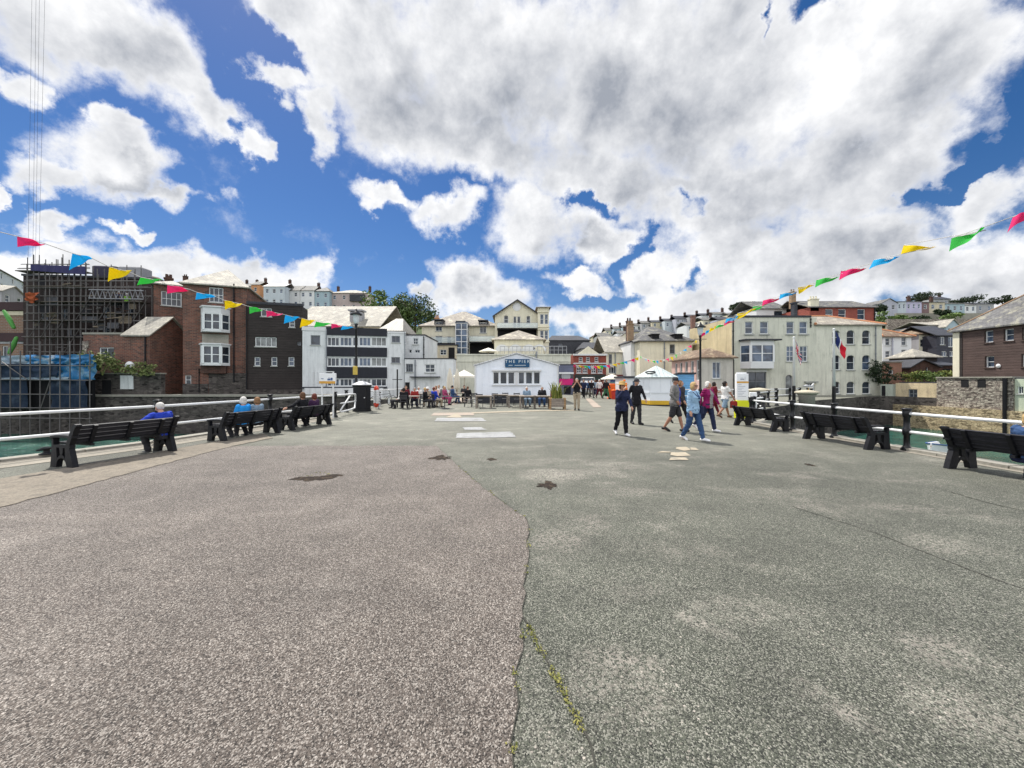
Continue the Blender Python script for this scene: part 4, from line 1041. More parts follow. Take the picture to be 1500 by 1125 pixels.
# ---------------------------------------------------------------- hillside housing
def house(px0, px1, yr, ye, yb, Y, wall, roof, label, wn=(2, 2), kind='gable_side', chim=1, group=None, gl=1, Y1=None, name='hill_house', dz=4., frame=None, depth=8, inset=None):
    b = Bld(name, label, 'house', px0, px1, Y, Y1, z0=H + (HY - yb) / F * Y - dz, depth=depth, group=group)
    zt = b.z(ye); zb_ = dz; hgt = zt - zb_
    nx, nz = wn
    for j in range(nz):
        for i in range(nx):
            cw = min(1.1, b.W / nx * .45); ch = min(1.5, hgt / nz * .55)
            cx = b.W * (i + .5) / nx; cz = zb_ + hgt * (j + .55) / nz
            b.win((cx - cw / 2, cz - ch / 2, cx + cw / 2, cz + ch / 2), px=False, gl=gl if R.random() < .7 else 0, sill=False, fw=.1, frame=frame)
    b.walls(zt, wall)
    rise = (ye - yr) / F * Y
    if kind == 'hip': b.roof('hip', rise, roof, ov=.3, inset=inset)
    elif kind == 'flat': b.roof('flat', .15, roof, ov=.05)
    elif kind == 'gable_front': 
        u = b.W / 2; b.roof('gable_front', rise, roof, ov=.25); m = MB(); m.add([(0, .0, zt), (b.W, 0, zt), (u, 0, zt + rise)], [(0, 1, 2)]); m.build('gable_wall', wall, b.root)
    else: b.roof('gable_side', rise, roof, ov=.25)
    for k in range(chim): b.chimney(b.W * (.95 if k == 0 else .1), depth * .5, 1.6 + .012 * Y * .3, .9, BRICKD, 2, z=b.top + rise * .55)
    return b
GL_ = 'houses on the left hilltop'; GR_ = 'houses along the right hillside'
house(386, 417, 412, 419.5, 450, 140, PALEB, M('pale_sheet_roof', (.62, .60, .58), .6, var=.08, bump=.05), 'pale blue house with a bright white roof on the left hilltop', (3, 2), chim=1, group=GL_)
house(417, 438.5, 415.5, 425.5, 452, 143, M('off_white_render', (.60, .60, .60), .85, streak=.15, stain=.1, var=.08), SLATE, 'off white terrace house second along the left hilltop row', (2, 2), chim=0, group=GL_)
house(438.5, 460, 415.5, 425.5, 452.5, 143.5, W_PAINT, SLATE, 'white terrace house with a tall dark chimney on the left hilltop', (2, 2), group=GL_)
house(460, 482.5, 417, 427, 453, 144, TEAL, SLATE, 'soft blue end terrace house on the left hilltop', (2, 2), kind='hip', chim=0, group=GL_, inset=4)
house(483, 539, 421.5, 429.5, 457, 146, PINKR, SLATEP, 'dusty pink hip roofed house with a dark balcony on the left hilltop', (4, 2), kind='hip', chim=2, group=GL_, inset=6)
house(368, 380, 409, 417, 448, 150, M('orange_render', (.52, .26, .13), .85), SLATE, 'orange walled house tucked behind the brick house chimney line', (1, 2), group=GL_)
house(350, 368, 412, 419, 448, 158, GREYR, SLATE, 'grey house with chimneys just above the brick house roof', (2, 2), chim=2, group=GL_)
house(-6, 40, 389, 393, 440, 78, W_PAINT, SLATE, 'white hip roofed house behind the scaffold at the far left', (3, 3), kind='hip', chim=0, group=GL_, inset=3, Y1=92)
house(2, 37, 414.5, 426, 446, 62, GREYR, SLATEP, 'small grey gabled cottage in front of the far left white house', (2, 1), kind='gable_front', chim=0, group=GL_, Y1=67)
house(222, 252, 408, 414, 440, 90, CREAM, SLATEP, 'cream house glimpsed between scaffold and the brick house', (2, 2), chim=2, group=GL_)
# balcony on the pink house
bq = Bld('roof_garden_shed', 'dark timber balcony porch fixed to the dusty pink hilltop house', 'porch', 512, 534, 145.2, z0=0, depth=.7)
bq.walls(bq.z(431), SLATED, zb=bq.z(441))
def row(spec, group):
    for a in spec: house(*a[0:9], group=group, **(a[9] if len(a) > 9 else {}))
# right hand skyline terraces, near to far
row([(1291.5, 1314.5, 437.5, 444, 457, 128, LILAC, SLATE, 'lilac grey gabled house at the near end of the right hill terrace', dict(kind='gable_front', wn=(2, 1), chim=0)),
     (1314.5, 1327.5, 439, 442, 457, 128.5, PALEB, SLATE, 'narrow pale blue house in the right hill terrace', dict(wn=(2, 1), chim=0)),
     (1327.5, 1350, 438.5, 442, 457, 129, M('lavender_render', (.48, .46, .60), .85), SLATE, 'lavender house under the dark tree on the right hill terrace', dict(wn=(3, 1))),
     (1350, 1361, 439, 443, 457, 129.5, M('plum_render', (.20, .13, .13), .85), SLATE, 'plum brown house in the middle of the right hill terrace', dict(wn=(1, 1), chim=0)),
     (1361, 1384, 439.5, 443, 457, 130, BEIGE, SLATE, 'beige house with two white windows on the right hill terrace', dict(wn=(2, 1))),
     (1385, 1413, 441, 445, 459, 131, TEAL, SLATE, 'teal blue house with three windows on the right hill terrace', dict(wn=(3, 1), chim=0)),
     (1413, 1430, 442, 447, 459, 131.5, W_PAINT, SLATE, 'bright white house near the far end of the right hill terrace', dict(wn=(2, 1), chim=0)),
     (1430, 1456, 441, 445, 459, 132, GREYR, SLATED, 'grey house at the hidden end of the right hill terrace', dict(wn=(2, 1), chim=0)),
     (1366, 1393, 432, 438, 450, 160, GREYR, SLATED, 'grey gabled house standing above the right hill terrace', dict(kind='gable_side', wn=(2, 1)))], GR_)
row([(1362, 1388, 469, 476.5, 492, 84, GREYR, SLATEP, 'grey house with a pale roof below the hill terrace', dict(wn=(2, 1), chim=0)),
     (1386, 1406, 468, 478, 492, 82, TEAL, SLATEP, 'blue grey front gabled house below the hill terrace', dict(kind='gable_front', wn=(2, 1), chim=0))], GR_)
row([(1068, 1085, 456, 461, 472, 150, BEIGE, SLATE, 'beige hill house below the windswept trees', dict(wn=(2, 1))),
     (1046, 1067, 455, 460, 472, 155, PALEB, SLATE, 'pale blue hill house behind the yellow gable wall', dict(wn=(3, 1))),
     (1028, 1045, 457, 462, 474, 160, W_PAINT, SLATED, 'white hill house right of the tall brick chimney', dict(wn=(2, 1))),
     (1010, 1028, 459, 464, 478, 165, GREYR, SLATED, 'grey hill house beside the tall brick chimney', dict(wn=(3, 2))),
     (990, 1010, 461, 467, 480, 168, LILAC, SLATED, 'lilac grey hill house above the hipped warehouse roof', dict(wn=(3, 2), gl=1)),
     (974, 990, 465, 470, 482, 172, PALEB, SLATED, 'small blue hill house peeping over the warehouse ridge', dict(wn=(2, 1))),
     (955, 973, 467.5, 472, 490, 176, BEIGE, SLATED, 'beige hill house left of the warehouse ridge', dict(wn=(2, 2))),
     (940, 955, 468.5, 473.5, 492, 178, GREYR, SLATE, 'grey hill house behind the brown chimneys', dict(wn=(2, 2))),
     (925, 940, 472, 477, 494, 181, W_PAINT, SLATE, 'white hill house just left of the brown chimneys', dict(wn=(2, 2))),
     (912, 925, 475, 479.5, 496, 184, TEAL, SLATE, 'teal hill house in the descending skyline row', dict(wn=(2, 2))),
     (899, 912, 476.5, 481.5, 497, 187, PALEB, SLATE, 'pale blue hill house in the descending skyline row', dict(wn=(2, 2))),
     (887, 899, 479, 484.5, 500, 190, CREAM, SLATE, 'cream hill house at the low end of the skyline row', dict(wn=(2, 2))),
     (868, 888, 486, 493, 502, 190, BEIGE, M('red_brown_roof', (.16, .09, .075), .8), 'last brown roofed hill house where the skyline row ends', dict(kind='hip', wn=(2, 1), chim=0))], GR_)
row([(905, 928, 488, 496, 506, 100, CREAM, SLATE, 'cream gabled house behind the cream shop roof', dict(kind='gable_front', wn=(2, 1), chim=0)),
     (884, 906, 490, 497, 508, 104, BEIGE, SLATE, 'beige low house behind the dark mansard building', dict(wn=(3, 1), chim=0)),
     (1086, 1106, 453, 459, 470, 130, CREAM, SLATE, 'cream hill house peeping over the flat parapet', dict(wn=(2, 1)))], GR_)
row([(1030, 1050, 463, 469, 482, 138, CREAM, SLATE, 'cream hill house in the second row behind the yellow gable', dict(wn=(2, 1))),
     (1006, 1026, 470, 476, 488, 128, W_PAINT, SLATE, 'white hill house in the second row beside the warehouse roof', dict(wn=(2, 1), chim=0)),
     (1052, 1070, 462, 468, 480, 132, LILAC, SLATED, 'lilac hill house in the second row above the pink house', dict(wn=(2, 1), chim=0)),
     (905, 920, 483, 488, 498, 150, W_PAINT, SLATE, 'white hill house in the second row left of the brown chimneys', dict(wn=(2, 1))),
     (920, 936, 481, 486, 498, 150, BEIGE, SLATED, 'beige hill house in the second row left of the brown chimneys', dict(wn=(2, 1), chim=0)),
     (876, 893, 486, 492, 502, 146, GREYR, SLATE, 'grey hill house in the second row above the dark mansard', dict(wn=(2, 1), chim=0))], GR_)
tc_ = MB(); tc_.box(-.55, -.4, 0, .55, .4, 4.3); tc_.box(-.65, -.5, 4.303, .65, .5, 4.6); o = tc_.build('brick_stack', M('red_chimney', (.26, .10, .07), .85, 'brick', s=2)); o.location = P(1015, 486, 110); tag(o, 'tall red brick chimney stack standing behind the warehouse roof', 'chimney')
m = MB(); m.box(0, 0, 0, 44, .6, 3.0); o = m.build('retaining_wall', CONC); o.location = (122, 122, 19.8); tag(o, 'long pale retaining wall under the right hill terrace', 'wall')
m = MB(); m.box(0, 0, 0, 24, .6, 5.2); o = m.build('retaining_wall', STONEL); o.location = (90, 92, 11.0); tag(o, 'rough stone retaining wall above the white tiled house', 'wall')

# trees on the hills
tree('tree', 'rounded dark green tree, left one of the pair above the office block', P(578, 483, 100) , 11.2, 7.2, 6.2, LEAF, 4600, .36, trunk_h=4.5, seed=3, clumps=26)
tree('tree', 'darker rounded tree, right one of the pair above the office block', P(608, 486, 96), 10.0, 5.6, 5.4, LEAF2, 3600, .34, trunk_h=4, seed=5, clumps=22)
for k, (px, yt, yb, Y, rx, mt, lb) in enumerate([(1080, 444, 460, 142, 3.2, LEAFD, 'windswept dark tree on the skyline left of the white house'), (1101, 443, 459, 140, 3.6, LEAFD, 'windswept dark tree on the skyline just behind the white house'),
        (1349, 429, 448, 150, 6.2, LEAFD, 'broad dark domed tree above the lavender hillside house'), (1420, 434, 450, 152, 6.0, LEAFD, 'broad dark tree above the bright white hillside house'), (1468, 434, 450, 150, 4.6, LEAFD, 'dark tree just over the brown boarded house roof'),
        (1288, 447, 464, 124, 2.2, LEAFD, 'small dark tree beside the lilac grey hillside house'), (1381, 451, 466, 118, 2.0, LEAFD, 'small dark tree in front of the hillside terrace retaining wall')]):
    hgt = (yb - yt) / F * Y
    tree('tree', lb, P(px, yb, Y), hgt, rx, hgt * .36, mt, 1300, .3, seed=60 + k, clumps=14)
for k, (px, py, Y, rx, rz, mt, lb) in enumerate([(1300, 470, 112, 4.6, 1.5, LEAF, 'green scrub bush under the lilac grey hillside house'), (1322, 471, 112, 3.6, 1.2, LEAF, 'green scrub bush under the pale retaining wall'), (1352, 470, 112, 3.6, 1.0, LEAFD, 'dark scrub bush under the plum brown hillside house'),
        (1392, 467, 112, 4.2, 1.2, LEAF, 'green scrub bush under the teal hillside house'), (1290, 480, 96, 3.4, 1.0, LEAFD, 'dark scrub bush above the rough stone retaining wall'),
        (420, 456, 138, 5., .9, LEAF, 'low hedge bush before the off white hilltop house'), (475, 457, 139, 5., .8, LEAF, 'low hedge bush before the soft blue hilltop house'), (512, 459, 139, 5., 1.0, LEAFY, 'yellow green hedge bush before the dusty pink hilltop house'), (548, 462, 130, 4., 1.4, LEAF, 'green hedge bush sloping down right of the pink hilltop house')]):
    bush('bush', lb, P(px, py, Y), rx, 1.6, rz, mt, 500, .28, seed=80 + k)
# ---------------------------------------------------------------- benches, railings, street furniture
def make_bench():
    r = empty('park_bench'); L = 1.76
    for s in (0, 1):
        m = MB(); x0, x1 = (-L / 2 - .045, -L / 2 + .045) if s == 0 else (L / 2 - .045, L / 2 + .045)
        ps = [[(-.02, 0), (.15, 0), (.205, .12), (.215, .40), (.10, .40), (.035, .2)],
              [(.47, 0), (.64, 0), (.615, .18), (.60, .40), (.46, .40), (.44, .12)],
              [(.08, .40), (.60, .40), (.60, .455), (.08, .455)],
              [(.205, .12), (.255, .175), (.32, .195), (.385, .175), (.44, .12), (.43, .19), (.375, .245), (.32, .26), (.265, .245), (.215, .19)],
              [(.285, .26), (.355, .26), (.375, .40), (.265, .40)],
              [(.20, .455), (.09, .455), (-.06, .80), (-.10, .835), (-.10, .87), (-.05, .885), (.0, .86), (.03, .81)],
              [(.60, .455), (.545, .455), (.55, .58), (.60, .60)]]
        for p in ps: m.prism(p, x0, x1, 'x')
        m.prism([(.0, .60), (.25, .615), (.55, .60), (.62, .57), (.64, .60), (.60, .635), (.45, .655), (.2, .655), (.0, .64)], x0 - .015, x1 + .015, 'x')
        m.build('end_frame', BLACKM, r)
    m = MB()
    for k in range(4):
        y = .16 + k * .12; m.bbox(-L / 2 + .046, y, .457, L / 2 - .046, y + .105, .497, .01)
    m.build('seat', BENCHP, r)
    m = MB()
    for k in range(4):
        t = .075 + k * .098; a = rad(-23.5)
        Mx = Matrix.Translation((0, .135, .46)) @ Matrix.Rotation(-a, 4, 'X')
        m.box(-L / 2 + .046, .0, t - .042, L / 2 - .046, .035, t + .042, 0, Mx)
    m.build('backrest', BENCHP, r)
    for x in (-L * .34, 0, L * .34):
        m = MB(); Mx = Matrix.Translation((x, .135, .46)) @ Matrix.Rotation(rad(23.5), 4, 'X')
        m.box(-.03, -.05, -.03, .03, -.002, .42, 0, Mx); m.box(x - .03, .04, .405, x + .03, .58, .4555)
        m.build('brace', BLACKM, r)
    return r
bench0 = make_bench()
BG = 'black benches along the pier edges'
# (near back foot, far back foot, faces) in ground metres
BN = [((-8.47, 7.52), (-8.06, 9.12), 'black bench nearest on the left with a man in blue leaning at its end'),
      ((-7.93, 10.75), (-7.5, 12.3), 'middle left bench with a couple in bright blue and grey blue jackets'),
      ((-7.33, 13.1), (-6.95, 14.6), 'farthest left bench with two dark jacketed people beside the white sign'),
      ((8.62, 5.75), (8.42, 7.38), 'nearest right bench cut by the picture edge with a pink bag under it'),
      ((8.66, 9.5), (8.5, 11.1), 'middle right bench of the empty pair near the railing'),
      ((8.52, 12.75), (8.36, 14.35), 'farthest right bench standing in front of the yellow based notice board')]
benches = []
for i, (a, b_, lb) in enumerate(BN):
    a, b_ = Vector(a), Vector(b_); c = (a + b_) / 2; d = (b_ - a)
    if i < 3: rz = math.atan2(d.y, d.x)                 # seat (local +y) towards -x
    else: rz = math.atan2(-d.y, -d.x)
    if i == 0: o = bench0; o.location = (c.x, c.y, 0); o.rotation_euler[2] = rz; tag(o, lb, 'bench', BG)
    else: o = copy_thing(bench0, (c.x, c.y, 0), rz, lb, BG)
    o.scale = (1, 1, [.97, .93, .92, .93, .91, .86][i]); o['category'] = 'bench'; benches.append((o, c, rz))

def polyline_pts(pl, step):
    out = []; 
    for a, b_ in zip(pl[:-1], pl[1:]):
        a, b_ = Vector(a), Vector(b_); k = max(1, round((b_ - a).length / step))
        out += [a + (b_ - a) * (i / k) for i in range(k)]
    return out + [Vector(pl[-1])]
def railing(name, label, pl, posts, zt, zl, ph, r=.036, z0=0., cap=True, postr=.062, tops=True):
    root = empty(name, (pl[0][0], pl[0][1], z0), 0, label, 'railing'); o0 = Vector((pl[0][0], pl[0][1]))
    for zz in (zt, zl):
        m = MB(); m.tube([(p[0] - o0.x, p[1] - o0.y, zz) for p in pl], r, 10); m.build('rail', W_PAINT, root, True)
    for p in posts:
        m = MB(); q = (p[0] - o0.x, p[1] - o0.y, 0); k = postr
        m.lathe([(k * 1.9, 0), (k * 1.9, .05), (k * 1.3, .09), (k, .14), (k, zl - .09), (k * 1.35, zl - .07), (k * 1.35, zl + .07), (k, zl + .09), (k, zt - .1), (k * 1.35, zt - .07), (k * 1.35, zt + .07), (k, zt + .09), (k, ph - .06), (k * 1.6, ph - .045), (k * 1.6, ph - .01), (k * .8, ph)], q, 12)
        m.build('post', BLACK, root, True)
    return root
LR = [(-14.2, .8), (-12.75, 4.2), (-10.62, 8.2), (-10.1, 9.4), (-9.66, 10.6), (-9.36, 12.3), (-9.0, 14.3), (-8.6, 16.6), (-8.1, 17.6)]
railing('pier_railing', 'white twin rail with black bollard posts along the left pier edge', LR, [LR[0], (-12.75, 4.2), (-9.68, 10.5), (-9.0, 14.3), (-8.1, 17.6), (-8.75, 20.3)], .99, .47, 1.17)
RR = [(10.05, 1.5), (9.86, 5.0), (9.66, 8.0), (9.55, 9.4), (9.46, 11.5), (9.42, 13.6), (9.5, 15.2)]
railing('pier_railing', 'white twin rail with black bollard posts along the right pier edge', RR, [RR[0], (9.86, 5.0), (9.55, 9.3), (9.48, 11.3), (9.42, 12.9), (9.45, 15.2)], .90, .46, 1.03)
RQ = [(9.65, 15.35), (10.75, 16.45), (12.4, 19.4), (14.4, 22.5)]
railing('quay_railing', 'white tubular fence with black posts round the sunny landing', RQ + [(17.5, 25.4)], [(9.65, 15.35), (10.75, 16.45), (11.55, 17.9), (12.4, 19.4), (13.4, 20.95), (14.4, 22.5), (16, 24.), (17.5, 25.4)], .95, .5, 1.05, .035, postr=.07)
RQ2 = [(11.5, 27.5), (14.5, 27.6), (19.5, 28.4), (23.2, 31.0)]
railing('quay_railing', 'farther white fence with black posts behind the flagpoles', RQ2, [(11.5, 27.5), (13, 27.55), (14.5, 27.6), (16.2, 27.85), (17.9, 28.1), (19.5, 28.4), (21.5, 29.75), (23.2, 31.)], 1.0, .55, 1.08, .035, postr=.08)
# white fence at the left end of the pier
root = empty('quay_fence', (-8.75, 21.5, 0), 0, 'white square post fence beyond the black litter kiosk', 'fence')
m = MB(); m.tube([(0, 0, 1.0), (.1, 10, 1.0)], .035, 8); m.build('rail', W_PAINT, root); m = MB(); m.tube([(0, 0, .45), (.1, 10, .45)], .03, 8); m.build('rail', W_PAINT, root)
for k in range(6): m = MB(); m.bbox(-.06, k * 1.95 - .06, 0, .06, k * 1.95 + .06, 1.06); m.build('post', W_PAINT, root)
# hooped white gate arm by the sign
root = empty('steps_gate', (-8.15, 17.7, 0), 0, 'white curved tubular gate by the harbour steps on the left', 'gate')
m = MB(); m.tube([(-.05, .0, .98), (.15, .7, 1.0), (.1, 1.7, 1.0), (0, 2.3, .95), (-.1, 2.55, .7), (-.1, 2.5, .42), (0, 2.2, .25), (.1, 1.4, .22), (.1, .4, .2)], .042, 8); m.build('hoop', W_PAINT, root, True)
m = MB(); m.tube([(.1, .3, .25), (.1, 1.5, .98)], .035, 8); m.tube([(.1, .35, .6), (.0, 2.4, .6)], .03, 8); m.build('brace', W_PAINT, root, True)
# mooring cleats on the kerbs
def cleat(loc, label, rz):
    m = MB(); m.lathe([(.12, 0), (.12, .02), (.06, .04), (.05, .1), (.10, .12), (.10, .15), (.03, .17)], (0, 0, 0), 12); m.tube([(-.17, 0, .11), (0, 0, .12), (.17, 0, .11)], [.02, .03, .02], 8)
    o = m.build('mooring_cleat', BLACKM, None, True); o.location = loc; o.rotation_euler[2] = rz; return tag(o, label, 'mooring cleat')
cleat((-10.35, 8.55, .06), 'small black mooring cleat on the kerb left of the nearest bench', 1.4); cleat((9.5, 12.0, .01), 'small black mooring cleat by the kerb between the two right benches', 1.5)

# two post notice sign, left
root = empty('notice_sign', (-8.5, 17.2, 0), 0, 'white two legged notice sign with an orange strip beside the left benches', 'sign')
for x in (0, .50):
    m = MB(); m.bbox(x - .03, -.03, 0, x + .03, .03, 2.05, .01); m.build('leg', W_PAINT, root)
m = MB(); m.bbox(-.1, -.06, 1.55, .62, .06, 2.0, .01); p = m.build('panel', M('white_sign_board', (.78, .79, .80), .4, var=.03, stain=.04, bump=.01), root)
OR = M('orange_strip', (.62, .33, .06), .5, var=.08); m = MB(); m.box(-.1, -.064, 1.54, .62, -.062, 1.65); m.build('orange_strip', OR, p)
BLU = M('blue_print', (.06, .11, .25), .5, var=.05); m = MB(); m.box(.27, -.064, 1.68, .40, -.062, 1.76); m.box(.41, -.064, 1.68, .50, -.062, 1.80); m.box(.30, -.064, 1.78, .38, -.062, 1.80); m.box(-.02, -.064, 1.74, .1, -.062, 1.77); m.build('printed_mark', BLU, p)
m = MB(); m.box(-.03, -.03, 2.052, .53, .03, 2.09); m.build('top_bar', W_PAINT, root)
# litter kiosk
root = empty('litter_kiosk', (-8.2, 21.0, 0), 0, 'black eight sided litter kiosk with a pale domed lid', 'litter bin')
m = MB(); m.lathe([(.52, 0), (.52, .08), (.48, .1), (.48, 1.32), (.53, 1.36), (.53, 1.42)], (0, 0, 0), 8); m.build('body', BLACK, root)
m = MB(); m.lathe([(.56, 1.423), (.5, 1.47), (.2, 1.6), (.05, 1.64)], (0, 0, 0), 16); m.build('lid', M('pale_lid', (.6, .6, .6), .4), root, True)
for k in range(8):
    a = math.pi * 2 * (k + .5) / 8
    if math.sin(a) > .3: continue
    m = MB(); Mx = Matrix.Rotation(a + math.pi / 2, 4, 'Z'); m.box(-.16, -.449, .14, .16, -.446, 1.28, 0, Matrix.Rotation(a + math.pi / 2, 4, 'Z')); m.build('door_panel', BLACKM, root)
m = MB(); m.lathe([(.03, 0), (.03, .02)], (0, 0, 0), 10); o = m.build('lock', W_PAINT, root); o.rotation_euler = (rad(90), 0, 0); o.location = (.3, -.42, .75)
# lifebuoy
root = empty('lifebuoy_stand', (-8.25, 23.0, 0), 0, 'red and white lifebuoy housing beside the black litter kiosk', 'lifebuoy'); root.rotation_euler[2] = -.6; root.scale = (1.1, 1.1, 1.15)
RED = M('signal_red', (.62, .06, .03), .45, var=.1); m = MB(); m.tube([(.4, 0, 0), (.4, 0, 1.2)], .03, 8); m.build('post', STEEL, root)
m = MB(); rr_ = MB()
for k in range(32):
    a0, a1 = 2 * math.pi * k / 32, 2 * math.pi * (k + 1) / 32
    (rr_ if ((k + 4) // 8) % 2 == 0 else m).tube([(.32 + .0 + math.cos(a) * .12, -.1, .62 + math.sin(a) * .48) for a in (a0, (a0 + a1) / 2, a1)], .085, 8)
rr_.build('white_band', W_PAINT, root, True); m.build('red_ring', RED, root, True)
# lamp posts
def lamp(name, loc, h, label, box=None):
    root = empty(name, loc, 0, label, 'street lamp')
    m = MB(); m.lathe([(.17, 0), (.17, .25), (.12, .3), (.11, 1.0), (.13, 1.05), (.075, 1.15), (.06, h - 1.0), (.085, h - .95), (.06, h - .85), (.075, h - .72), (.11, h - .62)], (0, 0, 0), 14); m.build('column', BLACK, root, True)
    m = MB(); m.lathe([(.10, h - .6), (.15, h - .5), (.2, h - .12), (.21, h - .1)], (0, 0, 0), 8); m.build('lantern_glass', M('lamp_glass', (.55, .6, .62), .15, var=.05), root)
    m = MB(); m.lathe([(.34, h - .1), (.33, h - .05), (.12, h + .1), (.06, h + .2), (.02, h + .27)], (0, 0, 0), 12); m.build('lantern_cap', BLACK, root, True)
    m = MB(); m.tube([(-.4, 0, h - .85), (.4, 0, h - .85)], .02, 6); m.build('ladder_bar', BLACK, root)
    if box:
        m = MB(); m.bbox(-.12, -.2, 2.0, .12, -.075, 2.5, .02); m.build('control_box', box, root)
    return root
lamp('lamp_post', (-9.0, 22.2, 0), 5.55, 'black lamp post with a yellow box behind the litter kiosk', M('yellow_box', (.55, .40, .08), .5))
lamp('lamp_post', (12.25, 25.0, 0), 5.2, 'black lamp post standing before the pink house')
# pole with cross arm at the cafe
root = empty('mast', P(582, 597, 23.6), 0, 'thin black mast with a cross arm beside the seated crowd', 'mast')
m = MB(); m.tube([(0, 0, 0), (0, 0, 2.35)], .045, 8); m.build('pole', BLACK, root); m = MB(); m.tube([(-.3, 0, 1.72), (.3, 0, 1.72)], .022, 6); m.build('cross_arm', BLACK, root)

# white cafe hut with a blue sign
b = Bld('cafe_hut', 'white boarded cafe hut with a low gable and blue sign', 'cafe hut', 696, 817.5, 28.0, z0=0, depth=9)
for x0, x1 in ((722, 731.2), (732.2, 742.8), (743.8, 754)): b.win((x0, 544.5, x1, 563), kind='one', sill=False, gl=0, fw=.06, d=.1)
for x0, x1 in ((759, 768.6), (769.6, 780.3), (781.3, 791.5)): b.win((x0, 544.5, x1, 563), kind='one', sill=False, gl=0, fw=.06, d=.1)
zt = b.z(535.5); u, za = b.front.uz(756.8, 518.3); b.walls(zt, HUTW, gable=(u, za), zb=0)
o = b.roof('gable_front', za - zt, M('white_roof_sheet', (.62, .63, .64), .5, 'ribs', s=2, var=.05, bump=.05), u=u, ov=.12, th=.07)
b.slab('window_head', (720.5, 541.5, 793, 543.8), -.12, -.004, W_PAINT); b.slab('window_ledge', (720.5, 563.4, 793, 564.8), -.1, -.004, W_PAINT)
b.slab('mullion_panel', (754.6, 544, 758.4, 563.3), -.03, -.004, W_PAINT)
b.slab('corner_trim', (695.2, 536, 697.6, 590.4), -.05, -.004, W_PAINT); b.slab('corner_trim', (816, 536, 818, 590.4), -.05, -.004, W_PAINT)
b.slab('plinth', (697.8, 580.5, 815.8, 590.4), -.04, -.004, M('dark_plinth', (.035, .037, .045), .7))
SIGNB = M('deep_blue_sign', (.013, .075, .17), .45, var=.08, stain=.08, bump=.02)
s_ = b.slab('sign_board', (740, 526, 775.5, 538), -.12, -.03, SIGNB)
def text(s, parent, loc, size, mat, name='lettering', ext=.008, align='CENTER', space=1.0):
    c = bpy.data.curves.new(name, 'FONT'); c.body = s; c.size = size; c.align_x = align; c.align_y = 'CENTER'; c.extrude = ext; c.space_character = space
    c.materials.append(mat); tmp = bpy.data.objects.new(name, c); COL.objects.link(tmp); bpy.context.view_layer.update()
    me = bpy.data.meshes.new_from_object(tmp.evaluated_get(bpy.context.evaluated_depsgraph_get())); bpy.data.objects.remove(tmp); bpy.data.curves.remove(c)
    o = bpy.data.objects.new(name, me); COL.objects.link(o); o.parent = parent; o.location = loc; o.rotation_euler = (rad(90), 0, 0); return o
u, z = b.front.uz(757.8, 529.8); LET = M('white_letters', (.70, .78, .82), .5, var=.02)
text('THE PIER', s_, (u, -.132, z), .31, LET, space=1.5)
u, z = b.front.uz(757.8, 535.3); m = MB()
for k in range(17):
    if k not in (4, 5): m.box(u - .62 + k * .073, -.128, z - .03, u - .62 + k * .073 + .045, -.121, z + .03)
m.build('small_print', LET, s_)
# white kiosk with pyramid roof and yellow base
root = empty('ticket_kiosk', P(971, 595, 24.8), rad(-8), 'white shuttered ticket kiosk with a pyramid roof and yellow base band', 'kiosk')
root.location.z = 0; root.location.y += 1.45; root.location.x += .12; root.scale = (.77, .77, .93)
KW = M('kiosk_white', (.70, .74, .78), .5, var=.05, stain=.08, bump=.04)
def ngon(r, n=6, ph=0): return [(math.cos(2 * math.pi * k / n + ph) * r, math.sin(2 * math.pi * k / n + ph) * r) for k in range(n)]
m = MB(); m.lathe([(1.62, .22), (1.62, 1.98)], (0, 0, 0), 6); m.build('cabin', KW, root)
m = MB(); m.lathe([(1.64, .0), (1.64, .08)], (0, 0, 0), 6); m.build('plinth', BLACKM, root)
m = MB(); m.lathe([(1.65, .081), (1.65, .36)], (0, 0, 0), 6); m.build('yellow_base', M('kiosk_yellow', (.58, .36, .03), .5), root)
m = MB(); m.lathe([(1.86, 1.985), (1.86, 2.04), (.06, 2.86), (.02, 2.9)], (0, 0, 0), 6); ro = m.build('roof', M('kiosk_roof', (.44, .50, .50), .5, 'ribs', s=2, bump=.05), root)
m = MB(); ring_ = [(math.cos(t) * .42, math.sin(t) * .16) for t in [2 * math.pi * k / 24 for k in range(24)]]
Mx = Matrix.Translation((-.72, -1.06, 2.31)) @ Matrix.Rotation(rad(-30), 4, 'Z') @ Matrix.Rotation(rad(27), 4, 'X')
m.tube([Mx @ Vector((p[0], p[1], .06)) for p in ring_ + ring_[:1]], .045, 6); m.build('roof_emblem', BLACK, ro)
for k in (3, 4, 5):
    a = math.pi * 2 * (k + .5) / 6; Mx = Matrix.Rotation(a + math.pi / 2, 4, 'Z'); q = 1.62 * math.cos(math.pi / 6)
    m = MB(); m.box(-.7, -q - .03, .95, -.02, -q - .003, 1.85, 0, Mx); m.box(.02, -q - .03, .95, .7, -q - .003, 1.85, 0, Mx); m.box(-.74, -q - .06, .88, .74, -q - .003, .94, 0, Mx); m.build('shutter', KW, root)
